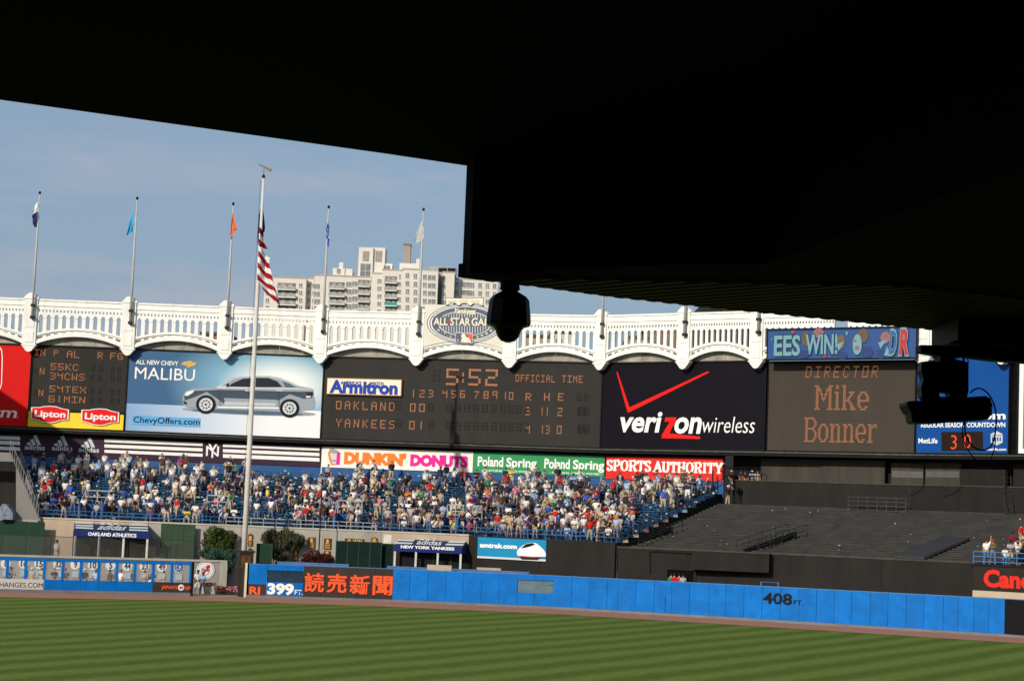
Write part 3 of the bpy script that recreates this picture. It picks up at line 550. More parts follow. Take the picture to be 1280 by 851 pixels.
pxpoly(F, [(300, 55), (318, 58), (430, 62), (545, 62), (675, 58), (684, 60), (676, 140), (655, 142), (630, 122), (580, 118), (552, 142), (540, 140), (512, 118), (462, 118), (436, 142), (425, 140), (396, 116), (350, 112), (318, 138), (302, 132)], 520, 365, 8, .17, INK['slate'], 'mini_frieze_outline', t)
pxpoly(F, [(308, 60), (320, 64), (430, 68), (545, 68), (670, 64), (676, 68), (668, 134), (655, 136), (632, 115), (578, 112), (552, 134), (540, 134), (514, 112), (460, 112), (436, 134), (427, 134), (398, 110), (348, 106), (318, 130), (308, 124)], 520, 365, 8, .18, INK['cream'], 'mini_frieze', t)
for x0 in (325, 440, 556):
    for k in range(8): pxpoly(F, [(x0 + k * 12, 84), (x0 + k * 12 + 4, 84), (x0 + k * 12 + 4, 106), (x0 + k * 12, 106)], 520, 365, 8, .19, INK['grey'], 'mini_frieze_slot', t)
# ------------------------------------------------------------------ flagpoles on the frieze
def flag(name, F, pts, m, parent, d=0.0, waves=3, kind=None):
    """limp cloth: outline columns (u, ztop, zbottom) folded in depth"""
    b = MB(); vs = []; n = len(pts); K = 10
    for i, (u, zt, zb) in enumerate(pts):
        for k in range(K + 1): vs.append(F.P(u, zt + (zb - zt) * k / K, d + .10 * math.sin(i * 2.1 + k * .5)))
    b.add(vs, [(i * (K + 1) + k, i * (K + 1) + k + 1, (i + 1) * (K + 1) + k + 1, (i + 1) * (K + 1) + k) for i in range(n - 1) for k in range(K)])
    return b.build(name, m, parent, smooth=True)
POLE_G = 'flagpoles standing on the frieze'
FL = {2: ('white and navy', [(-1.6, 254, 270), (-.2, 276, 283)], 'flag'), }
def small_pole(px, pytop, pybot, desc):
    S, u, z0 = segat(px, pybot, FD + .62); ut, zt = S.uv(px + (pybot - pytop) * .04 * .96, pytop, FD + .62); F = S.off(FD + .62)
    t = empty('flagpole', desc, 'flagpole', POLE_G)
    b = MB(); b.tube([F.P(u, z0, 0), F.P(u, (z0 + zt) / 2, 0), F.P(u, zt, 0)], [.12, .105, .055], 8); b.build('pole', WHITE3, t, smooth=True)
    b = MB(); b.lathe(F.P(u, zt + .0, 0), [(.02, 0), (.09, .05), (.13, .16), (.09, .27), (.02, .32)], 8); b.build('finial', BLACK, t, smooth=True)
    for zz in (z0 + .05, z0 + 1.15):
        b = MB(); b.fbox(F, u - .17, u + .17, zz - .12, zz + .12, -.30, .14); b.build('bracket', surf('rusted_bracket', (.03, .027, .025), .7), t)
    return F, u, z0, zt
FLM = {k: surf('flag_' + k, v, .8, .12, 3) for k, v in dict(navy=(.02, .02, .10), white=(.7, .7, .7), cyan=(.02, .32, .60), orange=(.78, .13, .02), blue=(.02, .06, .32), grey=(.42, .45, .45)).items()}
def small_flag(F, px, spans, mats, desc):
    """spans: photo-pixel columns (x, ytop, ybottom); bands: (material, from, to) along the height"""
    f0 = None; t = empty('flag', desc, 'flag', 'small team flags hanging limp')
    for m, a, c in mats:
        cols = []
        for x, yt, yb in spans:
            u, zt = F.uv(x, yt + (yb - yt) * a, .12); _, zb = F.uv(x, yt + (yb - yt) * c, .12); cols.append((u, zt, zb))
        flag('cloth', F, cols, FLM[m], t, .12)
POL = [(40, 243, 397, 'white flagpole on the frieze over the red billboard, leftmost pole'), (162.5, 250, 404, 'white flagpole on the frieze at the left end of the car billboard'), (283.3, 257, 410, 'white flagpole on the frieze left of the tall field flagpole'),
       (403.3, 261, 415, 'white flagpole on the frieze between car billboard and main scoreboard'), (522.5, 264, 418, 'white flagpole on the frieze left of the oval emblem board'), (640, 266, 421, 'white flagpole on the frieze behind the round camera housing'),
       (752, 268, 421, 'white flagpole on the frieze above the black check mark billboard left end'), (855.5, 268, 419, 'white flagpole on the frieze above the middle of the black billboard'), (947.5, 268, 416, 'white flagpole bracketed on the frieze beside the video screen')]
PF = []
for p in POL: PF.append(small_pole(*p))
small_flag(PF[0][0], 40, [(40.2, 272, 270.5), (42, 260, 280), (44.5, 255, 284), (47.3, 252, 284)], [('white', 0, .38), ('navy', .38, 1)], 'small limp white and dark navy flag on the leftmost pole')
small_flag(PF[1][0], 162, [(158.8, 292, 295), (162, 280, 293), (164.5, 270, 291), (167.2, 264, 290)], [('cyan', 0, 1)], 'small limp bright cyan blue flag on the second pole')
small_flag(PF[2][0], 283, [(288.6, 285, 300), (290.5, 266, 298), (293, 275, 290), (296, 285, 287)], [('orange', 0, 1)], 'small limp orange flag on the pole left of the tall flagpole')
small_flag(PF[3][0], 403, [(408, 285, 296), (410, 278, 308), (411.6, 284, 309)], [('blue', 0, .5), ('white', .5, .6), ('blue', .6, 1)], 'small limp blue flag with white band in front of the apartment block')
small_flag(PF[4][0], 522, [(518.5, 300, 302), (522, 288, 304), (526, 276, 302), (528.5, 280, 300), (530.5, 288, 296)], [('grey', 0, 1)], 'small limp grey and white flag beside the tall brick chimney')
# ------------------------------------------------------------------ tall flagpole with national flag
TY = 147.0; TF = Fr((-60, TY), (60, TY))
ub, zb0 = TF.uv(304.5, 700); ut, zt0 = TF.uv(327.3, 223)
t = empty('flagpole', 'tall thick white flagpole rising from monument park, much the biggest pole', 'flagpole')
b = MB(); b.tube([TF.P(ub, 0, 0), TF.P(ub, 12, 0), TF.P(ub, 24, 0), TF.P(ub, zt0, 0)], [.215, .20, .15, .085], 14); b.build('pole', surf('tall_pole_paint', (.60, .57, .53), .4, .1, 2), t, smooth=True)
b = MB(); b.lathe(TF.P(ub, zt0, 0), [(.06, 0), (.13, .08), (.11, .22), (.02, .34), (.02, .9)], 10); b.build('truck', BLACK, t)
b = MB(); a1 = TF.uv(323.5, 205.5); a2 = TF.uv(339, 213); b.tube([TF.P(*a1), TF.P((a1[0] + a2[0]) / 2, (a1[1] + a2[1]) / 2), TF.P(*a2)], [.05, .07, .12], 8); b.tube([TF.P(ub, zt0 + .3), TF.P(ub, zt0 + 1.0)], .02, 6); b.build('weather_vane', surf('aged_gold', (.25, .2, .12), .5, .1, 3), t)
b = MB(); b.tube([TF.P(ub - .3, 3.5, .1), TF.P(ub - .22, zt0 - .2, .1)], .012, 4); b.build('halyard', BLACK, t)
tf = empty('flag', 'large limp red and white striped national flag with blue corner on the tall flagpole', 'flag')
STR = surf('flag_red', (.30, .010, .02), .8, .1, 3), surf('flag_white', (.40, .38, .36), .8, .08, 3); CANT = surf('flag_blue_canton', (.015, .02, .08), .8, .1, 3)
# canton hanging down against the pole on both sides
def fcols(pts): return [(TF.uv(x, y0, .3)[0], TF.uv(x, y0, .3)[1], TF.uv(x, y1, .3)[1]) for x, y0, y1 in pts]
flag('canton', TF, fcols([(321.0, 292, 300), (322.5, 268, 305), (325.5, 252, 300), (328, 262, 292), (330, 280, 288)]), CANT, tf, -.32)
right = lambda y: 329 + (y - 284) * .06 + max(0, (y - 300)) * .17 + (2.5 if 310 < y < 326 else 0) + (1.2 if y > 360 else 0)
left = lambda y: max(323.2 - (y - 284) * .02, 323.2 + (y - 352) * .62) if y < 388 else 346
ys = []; y = 283.0; i = 0
while y < 366:
    hgt = 7.6; m = STR[i % 2]; K = 8; vs = []; b = MB()
    for k in range(K + 1):
        f = k / K; drop = 17 * f + 1.5 * math.sin(f * 7 + y * .05)
        for e in (0, 1):
            yy = y + e * (hgt + .05) + drop * (.35 if y < 300 else 1); yy = min(yy, 388); x0, x1 = left(yy), max(right(yy), left(yy) + .3); u, z = TF.uv(x0 + (x1 - x0) * f, yy, .35); vs.append(TF.P(u, z, .30 + .30 * math.sin(f * 8 + y * .04)))
    b.add(vs, [(2 * k, 2 * k + 1, 2 * k + 3, 2 * k + 2) for k in range(K)]); b.build('stripe', m, tf, smooth=True); y += hgt; i += 1
# ------------------------------------------------------------------ back wall of the bleachers and its banners
WO = -.5                                                     # wall plane sits half a metre behind the billboards
def wseg(px, py=575): return segat(px, py, WO)
ZW0, ZW1 = 10.66, 12.52
t = empty('bleacher_back_wall', 'blue painted wall along the top row of the blue bleachers', 'wall')
w_end = segat(905, 590, WO)
for i in range(3):
    S = SEG[i]; u1 = S.len if i < 2 else w_end[1]
    n = max(1, round(S.len / 3.6)); w = u1 / n
    if i < 3: 
        for k in range(n): fbox('panel', S, k * w + .01, (k + 1) * w - .01, 8.5, ZW0 + .02, WO - .15, WO, BLUEW, t)
        fbox('upper_wall', S, -.3 * (i > 0), u1 + .25 * (i < 2), ZW0 + .021, ZB - .5, WO - .16, WO - .03, BLACK, t)
def banner(label, x0, x1, m, z0=ZW0, z1=ZW1, y=575):
    S, u0, _ = wseg((x0 + x1) / 2, y); S = S.off(WO); u0 = S.uv(x0, y)[0]; u1 = S.uv(x1, y)[0]; tt_ = empty('banner', label, 'banner'); fbox('panel', S, u0, u1, z0, z1, .01, .09, m, tt_); return tt_, S
K = 3.7
def B7(x, y): return (x / K, 530 + y / K)
def stripes3(S, x0, x1, dy, tt_, ox=0, k=3.7, ys=None, oy=530):
    for y0, y1 in ys: pxpoly(S, [(x0, y0), (x1, y0 + (x1 - x0) * .04), (x1, y1 + (x1 - x0) * .04), (x0, y1)], ox, oy, k, .11, INK['white'], 'white_stripe', tt_)
def adidas(S, x, y, w, tt_, col, name='adidas', ht=1.0, txt=True, d=.12):
    """x,y: photo point of the middle of the word's baseline; w: word width"""
    h = w * .5 * ht; o = -.1 * w
    for k, (a, top) in enumerate(((-.34, .30), (-.10, .62), (.14, 1.0))):
        x0 = x + a * w; bw = .17 * w; yb = y - h * .42; lean = -.22 * w * top
        P = [(x0, yb), (x0 + bw, yb + .3), (x0 + bw + lean, yb - h * 1.0 * top + .2), (x0 + lean + .00 * w, yb - h * 1.0 * top + .06 * w)]
        pxpoly(S, P, 0, 0, 1, d, col, 'logo_bar', tt_)
    if txt: text(S, name, (x - w / 2, y - .0), (x + w / 2, y + w * .04), h * .46, d, col, tt_, .022)
tb, S = banner('dark sports banner with three triangle logos and white stripes, under the small left scoreboard', -60, 401, surf('dark_plum_banner', (.042, .020, .036), .6, .08, .5))
stripes3(S, -200, 94, 0, tb, ys=((46, 62), (68, 85), (95, 111)))
for x, y in ((162, 116), (288, 120), (412, 127)): adidas(S, x / K, 530 + y / K, 25.5, tb, INK['silver'])
stripes3(S, 484, 938, 0, tb, ys=((68, 83), (93, 108), (118, 132))); stripes3(S, 1032, 1210, 0, tb, ys=((92, 105), (115, 130), (138, 155)))
for a, c in ((1210, 1478),): stripes3(S, a, c, 0, tb, ys=((99, 112), (122, 137), (145, 162)))
# interlocking N Y monogram
text(S, 'N', (257.5, 569.5), (273.5, 570.2), 12.5, .12, INK['white'], tb, .0); text(S, 'Y', (259.5, 571.5), (271.5, 572), 17, .13, INK['white'], tb, .01)
pxpoly(S, [(955, 100), (975, 96), (990, 125), (1005, 96), (1010, 100), (992, 132), (990, 152), (976, 152), (978, 130)], 0, 530, 3.7, .135, INK['white'], 'monogram', tb) if False else None
tb, S = banner('white doughnut shop banner with bold orange and pink lettering under the main scoreboard', 402, 591.5, surf('white_banner', (.80, .77, .70), .6, .04, .5))
def B8(x, y): return (300 + x / K, 530 + y / K)
text(S, "DUNKIN'", B8(482, 178), B8(768, 190), 12.4, .12, INK['orange'], tb, .075); text(S, 'DONUTS', B8(788, 188), B8(1055, 198), 12.0, .12, INK['pink'], tb, .075)
pxpoly(S, [(408, 128), (440, 124), (466, 130), (462, 186), (424, 190), (412, 160)], 300, 530, 3.7, .115, INK['orange'], 'cup_shade', tb); pxpoly(S, [(448, 128), (466, 132), (462, 188), (440, 186)], 300, 530, 3.7, .12, INK['pink'], 'cup_panel', tb)
pxpoly(S, [(418, 134), (450, 136), (446, 184), (428, 182)], 300, 530, 3.7, .13, INK['silver'], 'paper_cup', tb); pxpoly(S, [(420, 112), (438, 110), (440, 118), (456, 122), (454, 132), (414, 130), (414, 122)], 300, 530, 3.7, .14, INK['grey'], 'cup_lid', tb)
text(S, 'DD', B8(426, 172), B8(446, 173), 2.2, .15, INK['pink'], tb, .03)
tb, S = banner('green water brand banner with the white lettering printed twice', 592, 757.5, INK['green'])
def B9(x, y): return (600 + x / K, 530 + y / K)
for a, c, y in ((-10, 262, 192), (298, 575, 202)):
    text(S, 'Poland', B9(a, y), B9(a + 118, y + 4), 11.3, .12, INK['white'], tb, .03); text(S, 'Spring', B9(a + 132, y + 4), B9(c, y + 8), 10.6, .12, INK['white'], tb, .03)
    text(S, '- NATURAL SPRING WATER -', B9(a + 25, y + 25), B9(c - 10, y + 33), 2.1, .12, INK['white'], tb, .03)
tb, S = banner('red sports shop banner with white serif capitals, right end of the blue wall', 758.5, 904, surf('red_banner', (.66, .030, .022), .6, .05, .5), z0=ZW0 - .12, z1=ZW1)
slabtext(S, 'SPORTS', B9(590, 212), B9(793, 219), 12.6, .12, INK['white'], tb, st=.26); slabtext(S, 'AUTHORITY', B9(808, 219), B9(1124, 228), 12.4, .12, INK['white'], tb, st=.26)
# ------------------------------------------------------------------ blue bleachers
class Poly2:
    def __init__(s, P): s.P = [Vector(p) for p in P]; s.l = [0]; [s.l.append(s.l[-1] + (b_ - a_).length) for a_, b_ in zip(s.P, s.P[1:])]
    def at(s, t):
        q = t * s.l[-1]
        for i in range(len(s.P) - 1):
            if q <= s.l[i + 1] + 1e-6 or i == len(s.P) - 2:
                f = (q - s.l[i]) / (s.l[i + 1] - s.l[i]); return s.P[i] + (s.P[i + 1] - s.P[i]) * f
ZF, ZBK = 5.25, 9.85
def planD(px, py, Y): return Vector(atY(px, py, Y)[:2])
FBL = Poly2([planD(50, 647, 152), planD(330, 658, 152), planD(560, 666, 151.6), planD(772, 680, 145.3)])
bt = lambda px: Vector((lambda s: s[0].P(s[1], 0, WO + .9))(segat(px, 585, WO + .9))[:2])
BBL = Poly2([bt(25), bt(270), Vector(SEG[1].P(0, 0, WO + .9)[:2]), Vector(SEG[2].P(0, 0, WO + .9)[:2]), bt(904)])
NR = 22
def BP(s_, t_):
    a_ = FBL.at(s_); c_ = BBL.at(s_); p = a_ + (c_ - a_) * t_; return Vector((p.x, p.y, ZF + (ZBK - ZF) * t_))
SS = [0, .05, .1, .15, .2, .25, .3, .35, .4, .45, .5, .54, .58, .62, .66, .70, .74, .78, .82, .86, .9, .94, .97, 1.0]
BLEACH = empty('bleachers', 'blue outfield bleachers with rows of bench planks full of spectators', 'bleachers')
b = MB()
for r in range(NR):
    t0, t1 = r / NR, (r + 1) / NR; dz = (ZBK - ZF) / NR
    for s0, s1 in zip(SS, SS[1:]):
        A, B_, C, D = BP(s0, t0), BP(s1, t0), BP(s1, t1), BP(s0, t1); zt = A.z
        b.add([(A.x, A.y, zt - dz), (B_.x, B_.y, zt - dz), (B_.x, B_.y, zt), (A.x, A.y, zt), (D.x, D.y, zt), (C.x, C.y, zt)], [(0, 1, 2, 3), (3, 2, 5, 4)])
b.build('steps', BLUES, BLEACH)
# aisles and the entry boxes they climb from, in photo columns at the front row
def s_of(px, t_):
    lo, hi = 0.0, 1.0
    for _ in range(22):
        m_ = (lo + hi) / 2; x = proj(BP(m_, t_) + Vector((0, 0, .4)))[0]
        if x < px: lo = m_
        else: hi = m_
    return (lo + hi) / 2
AIS = [s_of(x, .5) for x in (112, 283, 385, 440, 562, 690)]
bounds = [0.004] + AIS + [.996]
BROW = [b_ for b_ in bounds]
b_w = .5 / FBL.l[-1]
for r in range(NR):
    tt = (r + .62) / NR; zt = ZF + (ZBK - ZF) * r / NR
    for a_, c_ in zip(bounds, bounds[1:]):
        s0, s1 = a_ + b_w, c_ - b_w; n = max(1, int((s1 - s0) / .06)); ss = [s0 + (s1 - s0) * k / n for k in range(n + 1)]; b = MB()
        for p, q in zip(ss, ss[1:]):
            A, B_, C, D = BP(p, tt), BP(q, tt), BP(q, tt + .30 / NR), BP(p, tt + .30 / NR); z0, z1 = zt + .37, zt + .43
            b.add([(A.x, A.y, z0), (B_.x, B_.y, z0), (C.x, C.y, z0), (D.x, D.y, z0), (A.x, A.y, z1), (B_.x, B_.y, z1), (C.x, C.y, z1), (D.x, D.y, z1)], HEX)
        b.build('bench', BLUEB, BLEACH)
b = MB()                                                     # thin bench supports
for r in range(NR):
    zt = ZF + (ZBK - ZF) * r / NR
    for k in range(70):
        p = BP((k + .5) / 70, (r + .75) / NR); b.box((p.x, p.y, zt + .185), (.06, .05, .36))
b.build('bench_support', BLUES, BLEACH)
def railrun(pts, h, name, m, parent, rails=(1.0, .55), post=1, r=.035):
    b = MB()
    for k in rails: b.tube([(p[0], p[1], p[2] + h * k) for p in pts], r, 5)
    for p in pts[::post]: b.tube([p, (p[0], p[1], p[2] + h)], r, 5)
    return b.build(name, m, parent)
BRAIL = surf('blue_steel_rail', (.05, .13, .30), .5, .1, 3)
def frun(x0, x1, n, t_=-.01): return [BP(s_of(x0, 0) + (s_of(x1, 0) - s_of(x0, 0)) * k / n, t_) for k in range(n + 1)]
railrun(frun(50, 280, 14), .72, 'front_rail', BRAIL, BLEACH, (1.0, .55), r=.025); railrun(frun(283, 470, 12), .72, 'front_rail', STEEL, BLEACH, (1.0, .55), r=.03); railrun(frun(472, 772, 20), .72, 'front_rail', BRAIL, BLEACH, (1.0, .55), r=.025)
# entry boxes
for x0, x1, yt in ((96.5, 127, 641), (253.5, 281, 643), (421, 452, 644), (556, 577, 645), (577, 592, 646)):
    s0, s1 = s_of(x0, .1), s_of(x1, .1); A, B_ = BP(s0, .03), BP(s1, .03); F = Fr(A.xy, B_.xy); z0 = ZF; z1 = ZF + 1.35
    e = empty('entry_box', 'blue entry box with steel guard rail in the bleachers at photo column %d' % x0, 'entry box') if False else BLEACH
    b = MB(); b.fbox(F, 0, .12, z0, z1, -2.4, .0); b.fbox(F, F.len - .12, F.len, z0, z1, -2.4, 0); b.fbox(F, .12, F.len - .12, z0, z1 - .05, -2.4, -2.25); b.build('entry_box', BLUEW, BLEACH)
    b = MB(); zb_ = z1
    for k in (0, .5, 1): b.tube([F.P(F.len * k, z0 + .3, -2.42), F.P(F.len * k, z1 + 1.0, -2.42)], .05, 6)
    for zz in (z1 + 1.0, z1 + .5): b.tube([F.P(0, zz, -2.42), F.P(F.len, zz, -2.42)], .05, 6)
    for k in (0, 1):
        b.tube([F.P(F.len * k, z1 + 1.0, -2.42), F.P(F.len * k, z0 + 1.1, -.1)], .045, 6); b.tube([F.P(F.len * k, z0, -.1), F.P(F.len * k, z0 + 1.1, -.1)], .045, 6)
    b.build('guard_rail', STEEL, BLEACH)
# right end: stringer, posts and rail stepping down over the dark section
pts = [BP(1.0, k / 11) for k in range(12)]; railrun([(p.x + .1, p.y, p.z) for p in pts], 1.0, 'end_rail', surf('dull_blue_rail', (.04, .06, .10), .6), BLEACH, (1.0, .5))
b = MB()
for k in range(11):
    A, B_ = BP(1.0, k / 11), BP(1.0, (k + 1) / 11); b.add([(A.x, A.y, 3), (B_.x, B_.y, 3), (B_.x, B_.y, A.z), (A.x, A.y, A.z)], [(0, 1, 2, 3)])
b.build('end_wall', CHAR2, BLEACH)
# left end: sloping concrete side wall with pipe rail
t = empty('bleacher_side_wall', 'sloping grey concrete side wall with pipe railing at the left end of the bleachers', 'wall')
A = BP(0, 0); B_ = BP(0, 1); F = Fr((A.x - .12, A.y - .3), (B_.x - .12, B_.y)); b = MB(); b.fpoly(F, [(0, 0), (F.len, 0), (F.len, ZBK + .55), (0, ZF + .25)], -.3, .1)
b.build('wall', GREYC, t); n = 12; P = [(A.x - .1 + (B_.x - A.x) * k / n, A.y + (B_.y - A.y) * k / n, ZF + .35 + (ZBK + .25 - ZF) * k / n) for k in range(n + 1)]
railrun(P, .8, 'rail', surf('dull_pipe', (.2, .2, .2), .6), t, (1.0, .5), r=.025)
# ------------------------------------------------------------------ dark centre-field bleachers
DF = Poly2([planD(772, 681, 145.3) + Vector((.15, 0)), planD(966, 691, 143.2), planD(1218, 704.5, 138.6), planD(1330, 710, 136)]); DB = Poly2([bt(906) + Vector((-.6, -1.0)), bt(1000) + Vector((-.5, -1.2)), bt(1145) + Vector((-.6, -1.2)), bt(1262) + Vector((-.7, -1.2)), bt(1335)])
ZDF, ZDB = 4.75, 8.65; ND = 24
def DP(s_, t_):
    a_ = DF.at(s_); c_ = DB.at(s_); p = a_ + (c_ - a_) * t_; return Vector((p.x, p.y, ZDF + (ZDB - ZDF) * t_))
def ds_of(px, t_):
    lo, hi = 0.0, 1.0
    for _ in range(22):
        m_ = (lo + hi) / 2
        if proj(DP(m_, t_))[0] < px: lo = m_
        else: hi = m_
    return (lo + hi) / 2
DARKB = empty('dark_bleachers', 'empty charcoal painted bleachers in centre field behind the plain fence', 'bleachers')
b = MB(); SD = [k / 20 for k in range(21)]
for r in range(ND):
    dz = (ZDB - ZDF) / ND
    for s0, s1 in zip(SD, SD[1:]):
        A, B_, C, D = DP(s0, r / ND), DP(s1, r / ND), DP(s1, (r + 1) / ND), DP(s0, (r + 1) / ND); zt = A.z
        b.add([(A.x, A.y, zt - dz), (B_.x, B_.y, zt - dz), (B_.x, B_.y, zt), (A.x, A.y, zt), (D.x, D.y, zt), (C.x, C.y, zt)], [(0, 1, 2, 3), (3, 2, 5, 4)])
b.build('steps', surf('worn_dark_steps', (.050, .048, .046), .85, .35, .8), DARKB)
dk = surf('worn_dark_bench', (.040, .039, .037), .7, .3, .7)
for r in range(ND):
    zt = ZDF + (ZDB - ZDF) * r / ND
    for q0, q1 in ((.004, .42), (.421, .996)):
        b = MB(); n = 5
        for k in range(n):
            p, q = q0 + (q1 - q0) * k / n, q0 + (q1 - q0) * (k + 1) / n; tt = (r + .40) / ND; A, B_, C, D = DP(p, tt), DP(q, tt), DP(q, tt + .55 / ND), DP(p, tt + .55 / ND); z0, z1 = zt + .028, zt + .145
            b.add([(A.x, A.y, z0), (B_.x, B_.y, z0), (C.x, C.y, z0), (D.x, D.y, z0), (A.x, A.y, z1), (B_.x, B_.y, z1), (C.x, C.y, z1), (D.x, D.y, z1)], HEX)
        b.build('bench', dk, DARKB)
railm = surf('black_pipe_rail', (.025, .024, .023), .6, .1, 3)
for xa, xb in ((775, 830), (798, 853), (920, 985), (947, 1008)):   # rails                                      # stairwell rails
    n = 4; P = [DP(ds_of(xa + (xb - xa) * k / n, .02 + .36 * k / n), .02 + .36 * k / n) for k in range(n + 1)]; railrun(P, .95, 'stair_rail', railm, DARKB, (1.0, .55), r=.03)
for xa, xb in ((780, 840), (930, 995)):
    A = DP(ds_of(xa, .02), .02); B_ = DP(ds_of(xb, .34), .34); F = Fr(A.xy, B_.xy); b = MB(); b.fpoly(F, [(0, A.z - .1), (F.len, B_.z - .1), (F.len, B_.z + .55), (0, A.z + .3)], -.06, .06); b.build('stairwell_side', BLACK, DARKB)
# sloping stair cover on the right
A, B_, C, D = DP(ds_of(1118, .02), .02), DP(ds_of(1155, .02), .02), DP(ds_of(1212, .42), .42), DP(ds_of(1180, .43), .43)
b = MB(); up = Vector((0, 0, .34)); lo = Vector((0, 0, .16)); b.add([A + lo, B_ + lo, C + lo, D + lo, A + up, B_ + up, C + up, D + up], HEX); b.build('stair_cover', surf('slate_cover', (.034, .034, .039), .6, .1, .7), DARKB)
# crowd barrier on the top rows
P = [DP(ds_of(1060 + 72 * k / 6, .93), .93) for k in range(7)]; railrun(P, 1.15, 'barrier', surf('grey_barrier', (.06, .058, .055), .6), DARKB, (1.0, .72, .42, .1), r=.035)
# dark walls above
t = empty('dark_parapet_wall', 'charcoal parapet wall above the empty bleachers', 'wall')
PW_ = Poly2([bt(925) + Vector((-.4, -.4)), bt(1000) + Vector((-.4, -.4)), bt(1145) + Vector((-.4, -.4)), bt(1262) + Vector((-.4, -.4)), bt(1335)])
for a_, c_ in zip(PW_.P, PW_.P[1:]):
    F = Fr(a_, c_); n = max(1, round(F.len / 5)); w = F.len / n
    for k in range(n): fbox('panel', F, k * w + .006, (k + 1) * w - .006, 7.5, 10.62, -.3, 0, CHAR2, t)
    fbox('coping', F, 0, F.len, 10.623, 10.70, -.36, .05, surf('worn_dark_coping', (.06, .055, .045), .8, .3, 2), t)
t = empty('camera_bay_wall', 'row of dark panels and grey screens in the recess under the right billboards', 'wall')
def rec(x0, x1, y0, y1, d0, d1, m, name, back=-1.6, y=590):
    S, u0, _ = segat(x0 + .1, y, back); S2 = S.off(back); ua, z1 = S2.uv(x0, y0); ub_, _ = S2.uv(x1, y0); _, z0 = S2.uv(x0, y1); return fbox(name, S2, ua, ub_, z0, z1, d0, d1, m, t)
STRK = surf('streaked_dark_panel', (.050, .044, .038), .8, .35, .7, streak=9)
rec(953, 1030, 573, 606, 0, .25, STRK, 'panel'); rec(1030.3, 1109, 574.5, 609, .25, .5, STRK, 'panel')
for x0, x1 in ((1117, 1157.5), (1161, 1204.5)):
    rec(x0, x1, 578.5, 607, .25, .5, STRK, 'screen_panel'); rec(x0 + 1, x1 - 1, 588.5, 596.5, .505, .52, surf('greyed_glass_band', (.10, .095, .09), .5, .2, 1), 'glass_band')
rec(1205.5, 1262, 586.5, 609, .25, .6, CHAR2, 'panel'); rec(1272, 1330, 580, 612, .25, .6, CHAR2, 'panel')
for S in SEG[2:]: fbox('back_panel', S, -1.2 if S is not SEG[2] else w_end[1] + .05, S.len + .6, 8.6, ZB - .1, -2.2, -2.05, BLACK, t)
# ladder
t = empty('ladder', 'black ladder leaning on the dark parapet near the right edge', 'ladder'); A = Vector(DP(ds_of(1256, .97), .97)); b = MB()
for o_ in (0, .55): b.tube([(A.x + o_, A.y - .25, A.z), (A.x + o_ + .18, A.y + 1.3, A.z + 3.0)], .035, 5)
b.build('stile', railm, t)
for k in range(9):
    f = (k + .5) / 9; b = MB(); b.tube([(A.x + .18 * f, A.y - .25 + 1.55 * f, A.z + 3.0 * f), (A.x + .55 + .18 * f, A.y - .25 + 1.55 * f, A.z + 3.0 * f)], .025, 5); b.build('rung', railm, t)

# litter left on the benches and steps
def litter(name, label, fn, n, rows, nr, z0, z1, mats, smin, smax, seed, smax_s=1.0, smin_s=0.0):
    rd = random.Random(seed); b = MB()
    for _ in range(n):
        r = rd.choice(rows); p = fn(rd.uniform(smin_s, smax_s), (r + rd.uniform(.1, .85)) / nr); w = rd.uniform(smin, smax); b.box((p.x, p.y, z0 + (z1 - z0) * r / nr + (.46 if rd.random() < .35 else .03) + w * .3), (w, w * rd.uniform(.5, 1), w * rd.uniform(.4, 1)), rd.randrange(len(mats)), rd.random() * 3)
    o = b.build(name, mats, None, kind='stuff'); tag(o, label, 'litter')
LM_ = [surf('paper_litter', (.6, .6, .56), .8), surf('grey_litter', (.30, .32, .33), .8), surf('pale_blue_litter', (.25, .38, .45), .8), surf('red_litter', (.35, .1, .06), .8)]
litter('litter', 'paper cups and scraps scattered over the blue bleachers', BP, 1500, list(range(2, 22)), NR, ZF, ZBK, LM_, .07, .2, 3)
litter('litter', 'few pale scraps scattered over the empty dark bleachers', DP, 60, list(range(0, 24)), ND, ZDF, ZDB, [LM_[1]], .05, .12, 4)
# ------------------------------------------------------------------ front walls under the bleachers
class Pl3:                                    # general plane for sloping canvas
    def __init__(s, o, u, v): s.o = Vector(o); s.U = (Vector(u) - s.o).normalized(); w = Vector(v) - s.o; s.V = (w - s.U * w.dot(s.U)).normalized(); s.N = s.U.cross(s.V); s.N = s.N if s.N.y < 0 else -s.N
    def P(s, u, z, d=0.0): return tuple(s.o + s.U * u + s.V * z + s.N * d)
    def uv(s, px, py): r = ray(px, py); t = (s.o - CAM).dot(s.N) / r.dot(s.N); q = CAM + r * t - s.o; return (q.dot(s.U), q.dot(s.V))
def wallrun(name, label, poly, x0f, x1f, z0, z1, th, m, cap=None, step=5, d=.12, cat='wall'):
    t = empty(name, label, cat); n = 40; pts = []
    for k in range(n + 1): pts.append(poly(x0f + (x1f - x0f) * k / n))
    P = Poly2([p.xy for p in pts]); tot = P.l[-1]; m_ = max(1, round(tot / step))
    for k in range(m_):
        F = Fr(P.at(k / m_), P.at((k + 1) / m_)); fbox('panel', F, .008, F.len - .008, z0, z1, d - th, d, m, t)
        if cap: fbox('coping', F, 0, F.len, z1 + .003, z1 + .12, d - th - .03, d + .06, cap, t)
    return t
fl = lambda px: BP(s_of(px, 0), -.012)
FW1 = wallrun('monument_park_wall', 'warm beige concrete wall below the left bleachers', fl, 50, 186, 0, ZF - .02, .35, BEIGE, surf('beige_coping', (.46, .38, .29), .8, .1))
FW2 = wallrun('monument_park_wall', 'grey concrete wall with bronze plaques below the bleachers', fl, 186.5, 478, 0, ZF - .02, .35, GREYC, CONC)
